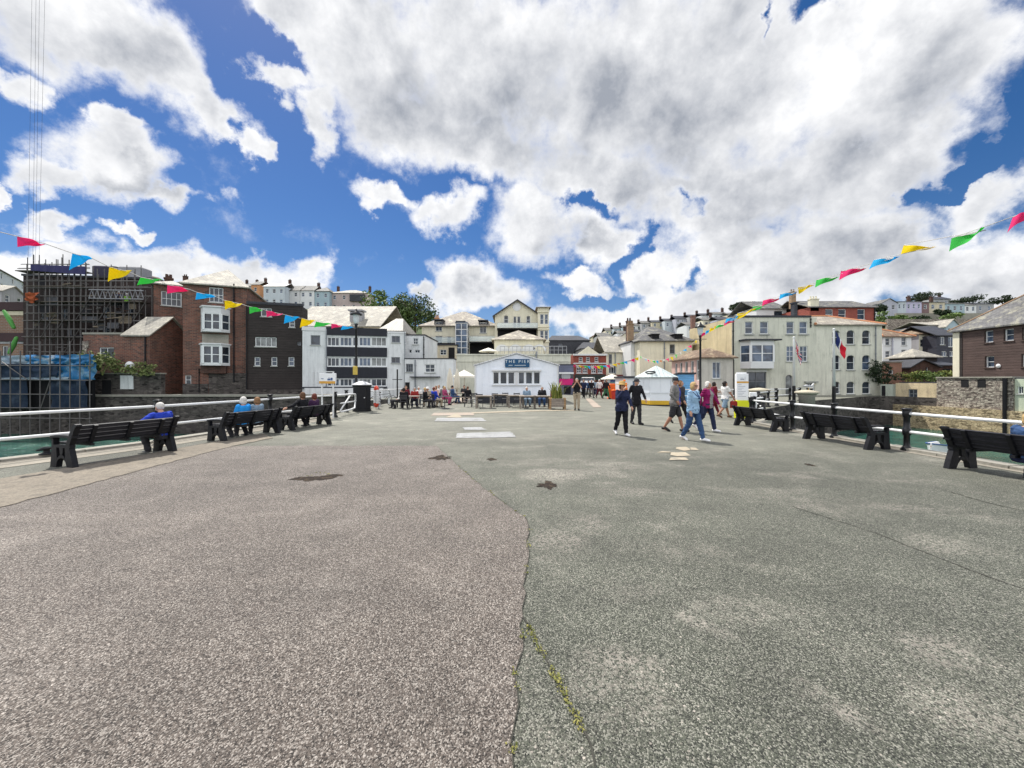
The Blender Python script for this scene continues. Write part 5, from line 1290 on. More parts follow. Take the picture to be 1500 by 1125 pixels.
# blue booth behind it
b = Bld('blue_booth', 'bright blue boarded booth half hidden behind the white ticket kiosk', 'booth', 994, 1017, 28.5, z0=0, depth=2.5)
b.walls(b.z(548), M('bright_blue_board', (.12, .30, .52), .6, 'board', s=1., bump=.1)); b.roof('mono', -.35, SLATED, ov=.1)
b = Bld('white_kiosk', 'small white booth with a dark blue hatch left of the ticket kiosk', 'booth', 915, 937, 33, z0=0, depth=3)
b.win((926, 557, 935.5, 568), kind='one', sill=False, gl=1); b.walls(b.z(554), W_PAINT); b.roof('flat', .18, SLATED, ov=.12)
b = Bld('open_gazebo', 'white peaked gazebo with a blue front panel beyond the walkers', 'gazebo', 891, 908, 42, z0=0, depth=2)
b.slab('blue_panel', (894, 553, 904, 562), -.03, -.004, M('gazebo_blue', (.10, .13, .30), .6)); b.walls(b.z(556), W_PAINT); b.roof('hip', .6, CANVAS, ov=.3, inset=.6)

# tall information board on the right
root = empty('information_board', (10.28, 17.2, 0), rad(-6), 'tall white information totem with orange stripe and bright yellow base', 'information board')
SBW = MATS['white_sign_board']
m = MB(); m.bbox(-.25, -.09, .80, .25, .09, 1.98, .01); p = m.build('panel', SBW, root)
m = MB(); m.bbox(-.28, -.14, 0, .26, .14, .79, .02); m.build('yellow_base', M('acid_yellow', (.72, .75, .02), .5, var=.05), root)
m = MB(); m.box(-.25, -.093, 1.56, .25, -.091, 1.64); m.build('orange_strip', OR, p)
m = MB(); m.box(-.1, -.094, 1.70, .06, -.091, 1.76); m.box(-.1, -.094, 1.785, .02, -.091, 1.80); m.box(.09, -.094, 1.68, .105, -.091, 1.84)
for k in range(8): m.box(-.2, -.094, 1.48 - k * .075, -.2 + .15 + .22 * ((k * 37) % 10) / 10, -.091, 1.5 - k * .075)
m.build('printed_text', M('grey_print', (.36, .38, .43), .5), p)
m = MB(); m.box(-.17, .1, 1.985, .25, .14, 2.05); m.box(-.17, .1, 0, -.13, .14, 1.984); m.box(.21, .1, 0, .25, .14, 1.984); m.build('rear_frame', W_PAINT, root)
root = empty('menu_board', (10.85, 17.3, 0), 0, 'small white boxed board beside the yellow based information totem', 'board')
m = MB(); m.bbox(-.15, -.06, .25, .15, .06, 1.15, .02); m.build('panel', SBW, root); m = MB(); m.box(-.03, -.07, .72, .05, -.061, 1.0); m.build('printed_mark', MATS['grey_print'], root); m = MB(); m.box(-.14, -.05, 0, .14, .05, .248); m.build('foot', BLACKM, root)
# flagpoles
def flag(root, loc, colorf, mats, w, h, nx=30, ny=20, fold=.25):
    m = MB(); vs = []
    for j in range(ny + 1):
        for i in range(nx + 1):
            s, t = i / nx, j / ny
            # limp cloth: hangs mostly down from the hoist
            x = s * w * fold * (1 - .25 * t) + .03; zz = -t * h * .9 - s * w * .80
            y = .10 * math.sin(s * 9 + t * 2.2) * s + .03 * math.sin(t * 9 + s * 4)
            vs.append((x + .04 * math.sin(s * 7 + t * 3), y, zz))
    fs = [(j * (nx + 1) + i, j * (nx + 1) + i + 1, (j + 1) * (nx + 1) + i + 1, (j + 1) * (nx + 1) + i) for j in range(ny) for i in range(nx)]
    m.v = vs; m.f = fs; m.m = [colorf((i + .5) / nx, (j + .5) / ny) for j in range(ny) for i in range(nx)]
    o = m.build('flag', mats, root, True); o.location = loc; return o
FB, FW, FR = M('flag_blue', (.010, .02, .11), .8, var=.05), M('flag_white', (.72, .72, .72), .8, var=.05), M('flag_red', (.55, .012, .03), .8, var=.05)
def jack(s, t):
    x, y = (s - .5) * 2, t - .5
    if abs(x) < .1 or abs(y) < .1: return 2
    if abs(x) < .17 or abs(y) < .17: return 1
    dd = min(abs(y - x * .5), abs(y + x * .5)); return 2 if dd < .035 else (1 if dd < .11 else 0)
def pole(px, yb, yt, Y, label):
    b0 = P(px, yb, Y); b0.z = 0.
    root = empty('flagpole', b0, 0, label, 'flagpole'); h = P(px, yt, Y).z
    m = MB(); m.lathe([(.10, 0), (.10, 1.25), (.075, 1.3)], (0, 0, 0), 12); m.build('socket', BLACK, root)
    m = MB(); m.lathe([(.085, 1.301), (.055, h - .05), (.05, h)], (0, 0, 0), 10); m.lathe([(.03, h), (.09, h + .07), (.03, h + .14)], (0, 0, 0), 10); m.build('pole', W_PAINT, root, True); return root, h
r1, h1 = pole(1163, 600, 496, 26.0, 'white flagpole with a limp red white and blue crossed flag'); flag(r1, (.06, -.02, h1 - .05), jack, [FB, FW, FR], 1.3, .8, fold=.3)
r2, h2 = pole(1221.5, 600, 484, 24.5, 'white flagpole with a blue white and red striped flag'); flag(r2, (.06, -.02, h2 - .05), lambda s, t: 0 if s < .42 else (1 if s < .58 else 2), [FB, FW, FR], 1.3, .85, fold=.5)
# capped stone pillars and the gull
def pillar(px, yt, Y, label):
    c = P(px, yt, Y); root = empty('stone_pillar', (c.x, c.y, 0), 0, label, 'pillar'); h = c.z
    m = MB(); m.lathe([(.42, 0), (.42, h - .42), (.5, h - .3)], (0, 0, 0), 18); m.build('shaft', CONC, root, True)
    m = MB(); m.lathe([(.5, h - .298), (.66, h - .2), (.64, h - .12), (.3, h - .03), (.05, h)], (0, 0, 0), 20); m.build('cap', M('tan_cap_stone', (.46, .42, .32), .85, var=.2), root, True)
    return h, root
pillar(1112, 568, 25.5, 'round stone pillar with a domed cap just right of the information totem'); hp, rp = pillar(1182, 571, 24.5, 'round stone pillar with a domed cap and a gull on top')
m = MB(); 
m.ball((0, 0, .2), .11, .24, .10, 12, 8, 0, Matrix.Rotation(rad(18), 4, 'X')); m.cap([(0, -.16, .24), (0, -.22, .34)], [.06, .05], 8); m.ball((0, -.24, .37), .05, .06, .05, 10, 6)
o = m.build('gull', M('gull_white', (.74, .74, .74), .7, var=.05), None, True); o.location = (rp.location.x + .12, rp.location.y, hp); o.rotation_euler[2] = 1.2
tag(o, 'white gull with grey wings standing on the second stone pillar', 'gull')
m = MB(); m.ball((.085, .06, .23), .03, .24, .075, 8, 6); m.build('wing', M('gull_grey', (.30, .32, .35), .7), o, True); m = MB(); m.ball((-.085, .06, .23), .03, .24, .075, 8, 6); m.build('wing', MATS['gull_grey'], o, True)
m = MB(); m.tube([(0, -.28, .365), (0, -.36, .35)], [.02, .006], 6); m.build('beak', M('beak_yellow', (.6, .4, .05), .5), o); 
for s in (-1, 1): m = MB(); m.tube([(s * .04, 0, .13), (s * .04, .01, 0)], .01, 5); m.build('leg', MATS['beak_yellow'], o)

# small boat
root = empty('moored_boat', (18.2, 16.0, -3.02), rad(205), 'small white open boat moored below the right railing', 'boat')
root.location = P(1384, 648, 23.5); root.location.z = -3.05
m = MB(); rings = []
for k in range(9):
    t = k / 8; w_ = .85 * (1 - t ** 2.6) + .03; x = -1.7 + 3.6 * t; lift = .25 * t ** 2
    rings.append([(x, -w_, .75 + lift), (x, -w_ * .85, .3 + lift), (x, -w_ * .3, .05 + lift), (x, w_ * .3, .05 + lift), (x, w_ * .85, .3 + lift), (x, w_, .75 + lift), (x, w_ * .88, .75 + lift), (x, w_ * .7, .38 + lift), (x, -w_ * .7, .38 + lift), (x, -w_ * .88, .75 + lift)])
m.loft(rings); m.build('hull', W_PAINT, root, False)
for x in (-.9, .2): m = MB(); m.box(x - .15, -.62, .6, x + .15, .62, .65); m.build('thwart', TIMBERW, root)
m = MB(); m.tube([(x_, -(.85 * (1 - t ** 2.6) + .05), .74 + .25 * t * t) for t, x_ in [(k / 8, -1.7 + 3.6 * k / 8) for k in range(9)]], .035, 6); m.tube([(x_, (.85 * (1 - t ** 2.6) + .05), .74 + .25 * t * t) for t, x_ in [(k / 8, -1.7 + 3.6 * k / 8) for k in range(9)]], .035, 6); m.build('gunwale', M('boat_blue', (.05, .1, .3), .5), root)
m = MB(); m.bbox(-1.95, -.15, .5, -1.7, .15, 1.05, .05); m.build('outboard', BLACK, root)

# ---------------------------------------------------------------- bunting
BC = {'p': M('pink_pennant', (.90, .06, .27), .75, var=.04, stain=.05, bump=.02), 'c': M('cyan_pennant', (.03, .55, .88), .75, var=.04, stain=.05, bump=.02),
      'y': M('yellow_pennant', (.92, .74, .01), .75, var=.04, stain=.05, bump=.02), 'g': M('green_pennant', (.10, .68, .14), .75, var=.04, stain=.05, bump=.02),
      'w': M('white_pennant', (.75, .72, .68), .8, var=.04), 'o': M('orange_pennant', (.80, .3, .1), .8, var=.04)}
for k_ in 'pcygwo':
    B = BC[k_].node_tree.nodes['Principled BSDF']; nt = BC[k_].node_tree
    # thin cloth lets some sun through
    tr = nt.nodes.new('ShaderNodeBsdfTranslucent'); ad = nt.nodes.new('ShaderNodeMixShader'); ad.inputs[0].default_value = .55
    lk = B.inputs['Base Color'].links[0].from_socket; nt.links.new(lk, tr.inputs[0]); out = [n_ for n_ in nt.nodes if n_.type == 'OUTPUT_MATERIAL'][0]
    nt.links.new(B.outputs[0], ad.inputs[1]); nt.links.new(tr.outputs[0], ad.inputs[2]); nt.links.new(ad.outputs[0], out.inputs[0])
def pennant(root, a, d, L, ht, mat, seed, lift):
    """cloth triangle blown along the cord: deep at its windward end, tapering to a flying tip"""
    rr = random.Random(seed); m = MB(); d = d.normalized(); nx, nt_ = 8, 4
    side = Vector((d.y, -d.x, 0)).normalized(); rows = []; ph = rr.uniform(0, 6); fold = rr.uniform(.1, .5); up = rr.uniform(-.05, .12)
    for j in range(nt_ + 1):
        t = j / nt_; row = []
        for i in range(nx + 1):
            s = i / nx; hh = ht * lift[0] * (1 - s) ** .75 * (1 - .25 * math.sin(math.pi * min(1, s * 1.6)) * fold)
            p = a + d * (L * (s - .10 * t * (1 - s) * fold * 2)) + Vector((0, 0, -hh * t + up * L * s * s * .4))
            p = p + side * (.09 * math.sin(s * 5 + ph + t * 2) * s + ht * .5 * fold * t * (1 - s) * math.cos(ph)); p.z += .03 * math.sin(s * 6 + ph) * s
            row.append(p)
        rows.append(row)
    m.loft(rows, False, 0, False)
    k = len(m.v); m.v += [(v[0] + side.x * .004, v[1] + side.y * .004, v[2] - .001) for v in m.v]
    m.f += [tuple(q + k for q in f[::-1]) for f in m.f]; m.m += [0] * (len(m.f) - len(m.m))
    return m.build('pennant', mat, root, True)
def bunting(name, label, pts, flags, scale=1., ht=.34):
    root = empty(name, pts[0], 0, label, 'bunting'); o0 = Vector(pts[0])
    m = MB(); m.tube([Vector(p) - o0 for p in pts], .009 * (1 if scale >= 1 else 1.6), 5); m.build('cord', M('pale_cord', (.6, .58, .55), .8), root)
    for k, (p0, d, L, c, lf) in enumerate(flags): pennant(root, Vector(p0) - o0, Vector(d), L, ht * scale, BC[c], k * 3 + int(abs(pts[0][0]) * 10), lf)
    return root
def string(name, label, ground, spec, ends, scale=1.):
    """spec: measured (px0, px1, py) of every pennant along a cord running over the ground line `ground` (x0,y0,x1,y1)"""
    x0, y0, x1, y1 = ground; out = []; pts = []
    def at(px, py):
        r = (px - CX) / F; k = (x1 - x0) / (y1 - y0); Y = (x0 - k * y0) / (r - k); return Vector((r * Y, Y, H + (HY - py) / F * Y))
    rr = random.Random(len(spec))
    for px0, px1, py0, py1, yb, c in spec:
        a, b_ = at(px0, py0), at(px1, py1); d = b_ - a; pts += [a, b_]
        drop = max(.12, (yb - min(py0, py1)) / F * a.y / .34)
        out.append((a, d, d.length, c, (min(drop, 1.6), rr.uniform(-.3, .3), rr.uniform(-.5, .3))))
    pts = [at(*e) for e in ends[:1]] + pts + [at(*e) for e in ends[1:]]
    return bunting(name, label, pts, out, scale)
LS = [(25, 66, 346, 357, 361, 'p'), (106, 134, 371, 378, 394, 'c'), (160, 189, 391, 398, 411, 'y'), (206, 234, 406, 411, 417, 'g'), (245, 278, 417, 424, 429, 'p'), (288, 315, 428, 434, 438, 'c'), (329, 352, 440, 445, 453, 'y'), (365, 385, 449, 453, 459, 'g'), (390, 412, 455, 460, 464, 'p'), (418, 437, 461, 466, 473, 'c'), (442, 460, 466, 471, 479, 'y'), (463, 484, 471, 475, 479, 'g'), (485, 500, 474, 477, 481, 'p'), (502, 517, 477, 480, 483, 'c')]
string('bunting_string', 'string of bright pennants running over the left benches to the lamp post', (-10.3, 8.2, -8.98, 22.0), LS, [(-20, 335), (520.5, 481)], 1.1)
RS = [(1484, 1516, 318, 306, 326, 'p'), (1394, 1444, 349, 337, 354, 'g'), (1324, 1366, 359, 362, 371, 'y'), (1280, 1314, 381, 377, 389, 'c'), (1232, 1265, 397, 393, 405, 'p'), (1196, 1225, 410, 406, 416, 'g'), (1169, 1191, 421, 418, 427, 'y'), (1143, 1164, 431, 429, 436, 'c'), (1118, 1141, 440, 437, 445, 'p'), (1103, 1124, 449, 446, 453, 'g'), (1080, 1107, 459, 455, 463, 'y'), (1064, 1081, 467, 465, 471, 'c'), (1061, 1074, 472, 470, 475, 'p'), (1050, 1060, 477, 475, 480, 'g'), (1040, 1049, 481, 479, 485, 'y'), (1034, 1040, 485, 483, 488, 'c'), (1028, 1034, 489, 486, 492, 'p')]
string('bunting_string', 'string of bright pennants rising over the right benches from the lamp post', (10.5, 8.0, 12.28, 25.0), RS, [(1560, 288), (1027, 491)], 1.1)
def far_string(label, pa, pb, sag, n, cols, L, sc_):
    pts = []; fl = []
    for k in range(25):
        t = k / 24; p = pa.lerp(pb, t); p.z -= sag * 4 * t * (1 - t); pts.append(p)
    rr = random.Random(n)
    for k in range(n):
        t = (k + .5) / n; i = min(23, int(t * 24)); p = pts[i].lerp(pts[i + 1], t * 24 - i); d = pts[i + 1] - pts[i]
        fl.append((p, d, L, cols[k % len(cols)], (rr.uniform(.6, 1.2), rr.uniform(-.2, .3), rr.uniform(-.2, .2))))
    return bunting('bunting_string', label, pts, fl, sc_)
far_string('sagging string of small pennants from the right lamp post across the square', P(1025, 494, 25.), P(938, 522, 40), .9, 16, 'ypcwgypwocg', .45, .9)
far_string('long pale string of pennants strung before the red brick shop', P(938, 522, 40), P(824, 530, 47), .75, 24, 'ypwcgoywpcg', .5, 1.1)
# ---------------------------------------------------------------- people
BAKE = []; FRONT = {}
def cloth(name, c, c2=None, kind='plain', s=1.):
    return M(name, c, .85, kind, c2=c2, var=.12, stain=.25, bump=.2, spec=.2, s=s)
SKIN = M('skin', (.46, .26, .18), .6, var=.06, stain=.08, bump=.02); SKINT = M('tanned_skin', (.34, .17, .11), .6, var=.06, stain=.08, bump=.02)
C = {'navy': cloth('navy_cloth', (.018, .024, .06)), 'black': cloth('black_cloth', (.012, .012, .015)), 'charcoal': cloth('charcoal_cloth', (.035, .035, .04)),
     'grey': cloth('grey_cloth', (.17, .165, .16)), 'lblue': cloth('pale_blue_cloth', (.27, .42, .58)), 'denim': cloth('denim_cloth', (.035, .075, .17)),
     'royal': cloth('royal_blue_cloth', (.02, .05, .40)), 'sky': cloth('bright_blue_cloth', (.02, .28, .72)), 'gblue': cloth('grey_blue_cloth', (.20, .28, .36)),
     'magenta': cloth('plum_cloth', (.22, .012, .09)), 'white': cloth('white_cloth', (.68, .67, .65)), 'beige': cloth('beige_cloth', (.36, .30, .22)), 'red': cloth('red_cloth', (.28, .03, .025)),
     'maroon': cloth('maroon_cloth', (.12, .012, .02)), 'purple': cloth('dark_purple_cloth', (.05, .02, .06)), 'orange': cloth('orange_cloth', (.85, .19, .02)), 'pinkc': cloth('pink_cloth', (.34, .06, .14)),
     'blush': cloth('blush_cloth', (.62, .38, .33)), 'yellow': cloth('yellow_cloth', (.62, .46, .05)), 'tan': cloth('straw_hat', (.42, .28, .10)), 'green': cloth('green_cloth', (.05, .16, .08)),
     'striped': M('striped_top', (.70, .69, .66), .85, 'board', c2=(.62, .61, .6), s=.42, bump=.05)}
HAIR = {'white': M('white_hair', (.62, .60, .56), .8, bump=.3, s=4), 'grey': M('grey_hair', (.32, .31, .30), .8, bump=.3, s=4), 'brown': M('brown_hair', (.12, .06, .03), .7, bump=.3, s=4),
        'blonde': M('blonde_hair', (.48, .33, .15), .7, bump=.3, s=4), 'dark': M('dark_hair', (.02, .014, .012), .6, bump=.3, s=4), 'auburn': M('auburn_hair', (.13, .03, .02), .7, bump=.3, s=4), 'ginger': M('light_brown_hair', (.24, .13, .06), .7, bump=.3, s=4)}
SHOE = {'white': M('white_shoe', (.7, .7, .7), .5), 'black': M('black_shoe', (.015, .015, .016), .45), 'brown': M('brown_shoe', (.1, .05, .03), .5)}

def person(loc, rz, label, pose='stand', h=1.70, top='navy', bottom='black', shoes='black', hair='brown', hairlen=0, hat=None, hatc=None, arms=('down', 'down'), legs=None, skin=None,
           long_top=0., shorts=False, sleeves=1., vox=.013, female=False, under=None, lean=0., head=0., bag=None, glasses=False, group=None, z=0., detail=True, stout=1.0, knees_out=.06):
    """facing local -Y; left limb is +X"""
    root = empty('person', (loc[0], loc[1], z), rz, label, 'person', group)
    k = h / 1.72; skin = skin or SKIN
    V_ = lambda x, y, zz: Vector((x * k, y * k, zz * k))
    sit = pose == 'sit'
    hz = .50 if sit else .93            # hip joint height
    sh = .175 * (1.0 if not female else .92); hipw = .095
    def tl(p):                          # lean of the trunk about the hips
        q = Vector(p) - Vector((0, 0, hz)); q = Matrix.Rotation(-lean, 3, 'X') @ q if True else q
        return q + Vector((0, 0, hz))
    tz = lambda a: hz + (a - .93)
    # legs: (hip, knee, ankle, toe) per side
    if legs is None:
        if sit: legs = [('sit',), ('sit',)]
        elif pose == 'walk': legs = [(.34, -.02), (-.30, .45)]
        else: legs = [(.05, .02), (-.04, .06)]
    L = []
    for sI, lg in zip((1, -1), legs):
        hp = Vector((sI * hipw, 0, hz - .02))
        if sit:
            kn = Vector((sI * (hipw + knees_out), -.43, .48)); an = Vector((sI * (hipw + knees_out * .8), -.40 + (.12 if sI > 0 else -.05), .085)); to = an + Vector((sI * .02, -.16, -.045))
        else:
            a, bnd = lg[0], lg[1]       # thigh swing forward, knee bend
            kn = hp + Vector((0, -math.sin(a) * .44, -math.cos(a) * .44)); a2 = a - bnd
            an = kn + Vector((0, -math.sin(a2) * .42, -math.cos(a2) * .42)); f = max(0, bnd - .15) * 1.1 + max(0, -a) * .6
            to = an + Vector((sI * .03, -.17 * math.cos(f), -.05 - .17 * math.sin(f)))
        L.append((hp, kn, an, to))
    if not sit:
        low = min(min(l[2].z - .085, l[3].z - .025) for l in L)
        for l in L:
            for p in l: p.z -= low
        hz -= low
    # arms
    A = []
    for sI, am in zip((1, -1), arms):
        s0 = tl((sI * sh, .0, tz(1.42)))
        if am == 'down': e = s0 + Vector((sI * .05, .02, -.29)); w_ = e + Vector((sI * .01, -.06, -.25))
        elif am == 'fwd': e = s0 + Vector((sI * .05, -.12, -.265)); w_ = e + Vector((0, -.15, -.21))
        elif am == 'back': e = s0 + Vector((sI * .06, .13, -.26)); w_ = e + Vector((0, .02, -.255))
        elif am == 'face': e = s0 + Vector((sI * .06, -.16, -.21)); w_ = Vector((sI * .075, e.y - .10, e.z + .25))
        elif am == 'bend': e = s0 + Vector((sI * .07, -.02, -.28)); w_ = e + Vector((-sI * .10, -.22, .04))
        elif am == 'hip': e = s0 + Vector((sI * .13, .06, -.25)); w_ = e + Vector((-sI * .10, -.13, -.19))
        elif am == 'lap': e = s0 + Vector((sI * .06, -.06, -.27)); w_ = e + Vector((-sI * .06, -.21, -.10))
        elif am == 'spread': e = s0 + Vector((sI * .22, -.02, -.15)); w_ = e + Vector((sI * .22, -.04, -.06))
        A.append((s0, e, w_))
    def trunk(m, g, z0, z1, n=16):
        rings = []
        prof = [(.80, .155, .105, .0), (.88, .172, .118, .012), (.96, .165, .112, .0), (1.06, .142, .098, -.005), (1.16, .152, .108, -.008), (1.27, .170, .118, -.006), (1.36, .178, .108, .004), (1.42, .150, .085, .012), (1.46, .085, .065, .016)]
        if female: prof = [(a, b_ * (1.04 if a < 1 else .9), c_ * (1.12 if 1.2 < a < 1.32 else 1), d_ - (.015 if 1.2 < a < 1.32 else 0)) for a, b_, c_, d_ in prof]
        prof = [q for q in prof if z0 - .01 <= q[0] <= z1 + .01]
        for a, rx, ry, cy in prof:
            st_ = stout if a < 1.3 else 1 + (stout - 1) * .4
            ring = []
            for i in range(n):
                t = 2 * math.pi * i / n; cx_, sy_ = math.cos(t), math.sin(t)
                sq = lambda v: math.copysign(abs(v) ** .85, v)
                ring.append(tl((sq(cx_) * (rx * st_ + g), cy + sq(sy_) * (ry * st_ + g), tz(a))) * k)
            rings.append(ring)
        m.loft(rings, True)
    hc = tl((0, .0, tz(1.60))); hc.y -= .015 + .05 * head; hc.z -= .02 * abs(head)
    HM = Matrix.Rotation(-head * .6, 3, 'X')
    # ---- the body, one continuous surface
    m = MB(); trunk(m, 0., .8, 1.5)
    nk = tl((0, .01, tz(1.44)))
    m.cap([nk * k, (hc + Vector((0, .015, -.05))) * k], [.056 * k, .052 * k], 10)
    m.ball(hc * k, .074 * k, .092 * k, .112 * k, 14, 10)
    m.ball((hc + HM @ Vector((0, -.035, -.055))) * k, .055 * k, .055 * k, .055 * k, 10, 8)
    m.cap([(hc + HM @ Vector((0, -.085, .02))) * k, (hc + HM @ Vector((0, -.112, -.025))) * k], [.012 * k, .017 * k], 8)
    for sI in (1, -1): m.ball((hc + Vector((sI * .077, .01, -.01))) * k, .014 * k, .026 * k, .034 * k, 8, 6)
    for (hp, kn, an, to) in L:
        m.cap([hp * k, hp.lerp(kn, .5) * k, kn * k], [.088 * k * stout, .076 * k, .056 * k], 10); m.cap([kn * k, kn.lerp(an, .32) * k, an * k], [.054 * k, .058 * k, .036 * k], 10)
        m.cap([(an + Vector((0, .04, -.045))) * k, to * k], [.036 * k, .03 * k], 8)
    for (s0, e, w_), sI in zip(A, (1, -1)):
        m.cap([s0 * k, s0.lerp(e, .5) * k, e * k], [.056 * k, .048 * k, .040 * k], 10); m.cap([e * k, e.lerp(w_, .3) * k, w_ * k], [.040 * k, .041 * k, .028 * k], 10)
        d = (w_ - e).normalized(); side = d.cross(Vector((sI, 0, 0))).normalized(); up = side.cross(d)
        pm = w_ + d * .055; m.cap([(w_ + d * .02) * k, (w_ + d * .085) * k], [.030 * k, .036 * k], 8)
        if detail:
            for q in range(4):
                off = side * ((q - 1.5) * .021); b0 = w_ + d * .10 + off; ln = (.068, .078, .074, .056)[q]
                mid = b0 + d * ln * .55 - up * sI * .006; tip = mid + d * ln * .4 - up * sI * .02 * (1 if sI > 0 else -1)
                m.cap([b0 * k, mid * k, tip * k], [.0105 * k, .0095 * k, .0085 * k], 6)
            t0 = w_ + d * .035 - side * .03; m.cap([t0 * k, (t0 + d * .035 - side * .022) * k, (t0 + d * .062 - side * .026) * k], [.012 * k, .011 * k, .009 * k], 6)
    o = m.build('body', skin, root, True, uv=False); BAKE.append((o, vox * k * .92))
    # ---- clothing
    zlow = .80 - .0
    if top:
        m = MB(); trunk(m, .020, .80 if long_top else .88, 1.46)
        if long_top:
            r0, r1 = [], []
            for i in range(16):
                t = 2 * math.pi * i / 16
                r0.append(tl((math.cos(t) * (.19 * stout + .01), .01 + math.sin(t) * (.135 * stout + .01), tz(.90 - long_top))) * k); r1.append(tl((math.cos(t) * (.175 * stout + .018), .01 + math.sin(t) * (.122 * stout + .018), tz(.97))) * k)
            m.loft([r0, r1], True)
        for (s0, e, w_) in A:
            if sleeves >= 1: m.cap([s0 * k, s0.lerp(e, .5) * k, e * k], [.072 * k, .062 * k, .054 * k], 10); m.cap([e * k, e.lerp(w_, .92) * k], [.054 * k, .042 * k], 10)
            elif sleeves > 0: m.cap([s0 * k, s0.lerp(e, .6) * k], [.072 * k, .060 * k], 10)
        o = m.build('jacket' if sleeves >= 1 else 'shirt', C[top], root, True, uv=False); BAKE.append((o, vox * k))
        if under: FRONT[o] = (C[under], k, tz(.0), .135 if under != 'denim' else .07, 0. if under != 'denim' else 1.22)
    if bottom:
        m = MB(); trunk(m, .014, .80, .96)
        for (hp, kn, an, to) in L:
            m.cap([(hp + Vector((0, 0, .03))) * k, hp.lerp(kn, .5) * k, (kn if not shorts else hp.lerp(kn, .92)) * k], [.104 * k * stout, .094 * k, (.078 if not shorts else .088) * k], 10)
            if not shorts: m.cap([kn * k, kn.lerp(an, .4) * k, kn.lerp(an, .95) * k], [.078 * k, .073 * k, .060 * k], 10)
        o = m.build('shorts' if shorts else 'trousers', C[bottom], root, True, uv=False); BAKE.append((o, vox * k))
    for (hp, kn, an, to) in L:
        m = MB(); d = to - an; m.cap([(an + Vector((0, .045, -.035))) * k, (an + Vector((0, -.03, -.03))) * k, to * k], [.048 * k, .05 * k, .038 * k], 10); m.build('shoe', SHOE[shoes], root, True, uv=False)
    # ---- hair and hats
    if hair:
        m = MB(); m.ball((hc + Vector((0, .022, .030))) * k, .087 * k, .098 * k, .104 * k, 14, 10)
        if hairlen > 0:
            m.ball((hc + Vector((0, .05, -.04))) * k, .085 * k, .065 * k, .085 * k, 12, 8)
        if hairlen > 1:
            m.ball((hc + Vector((0, .055, -.11))) * k, .088 * k, .055 * k, .12 * k, 12, 8)
        if hairlen == .5 or hairlen == 1:
            for sI in (1, -1): m.ball((hc + Vector((sI * .072, .0, -.02))) * k, .03 * k, .05 * k, .07 * k, 10, 6)
        if hairlen == 3: m.ball((hc + Vector((0, .12, .02))) * k, .045 * k, .05 * k, .055 * k, 10, 6)
        o = m.build('hair', HAIR[hair], root, True, uv=False); BAKE.append((o, .011 * k))
    if hat == 'brim':
        m = MB(); m.lathe([(.19, .05), (.185, .062), (.10, .07), (.095, .14), (.06, .165), (.01, .17)], hc * k, 18); m.build('hat', C[hatc or 'tan'], root, True, uv=False)
    if hat == 'cap':
        m = MB(); m.lathe([(.099, .02), (.103, .05), (.092, .105), (.05, .138), (.01, .142)], (hc + Vector((0, .012, .0))) * k, 16)
        m.loft([[(hc + Vector((x, -.085 - y, .034 - y * .12))) * k for x, y in ((-.075, 0), (-.065, .06), (-.03, .095), (.03, .095), (.065, .06), (.075, 0))], [(hc + Vector((x, -.085 - y, .022 - y * .12))) * k for x, y in ((-.075, 0), (-.065, .06), (-.03, .095), (.03, .095), (.065, .06), (.075, 0))]], True)
        m.build('hat', C[hatc or 'black'], root, True, uv=False)
    if glasses:
        m = MB()
        for sI in (1, -1): m.ball((hc + Vector((sI * .032, -.088, .012))) * k, .027 * k, .010 * k, .020 * k, 10, 6)
        m.tube([(hc + Vector((-.075, -.01, .018))) * k, (hc + Vector((-.06, -.08, .018))) * k, (hc + Vector((.06, -.08, .018))) * k, (hc + Vector((.075, -.01, .018))) * k], .005 * k, 5); m.build('sunglasses', BLACK, root)
    elif detail:
        for sI in (1, -1): m = MB(); m.ball((hc + HM @ Vector((sI * .031, -.086, .012))) * k, .011 * k, .007 * k, .008 * k, 8, 6); m.build('eye', BLACK, root, True, uv=False)
    if bag:
        kind, col, sI = bag; (s0, e, w_) = A[0 if sI > 0 else 1]
        if kind == 'hand':
            b0 = w_ + Vector((sI * .01, -.01, -.10)); m = MB(); m.bbox((b0.x - .07) * k, (b0.y - .17) * k, (b0.z - .36) * k, (b0.x + .07) * k, (b0.y + .17) * k, b0.z * k - .04, .03); m.tube([(b0.x * k, (b0.y - .1) * k, b0.z * k - .05), (b0.x * k, b0.y * k, (w_.z - .06) * k), (b0.x * k, (b0.y + .1) * k, b0.z * k - .05)], .01, 6)
            m.build('bag', C[col], root)
        elif kind == 'sling':
            m = MB(); m.bbox(.10 * k, -.20 * k, (tz(.80)) * k, .24 * k, -.02, tz(1.02) * k, .03)
            pts = [tl((-.13, -.06, tz(1.43))), tl((-.05, -.152, tz(1.3))), tl((.06, -.150, tz(1.12))), tl((.17, -.10, tz(.98)))]
            m.tube([p * k for p in pts], .014, 6); m.build('bag', C[col], root)
        elif kind == 'pack':
            m = MB(); m.bbox(-.14 * k, .11 * k, tz(1.0) * k, .14 * k, .27 * k, tz(1.42) * k, .05); m.build('rucksack', C[col], root)
    return root

def at(px, py): g = G(px, py); return (g.x, g.y)
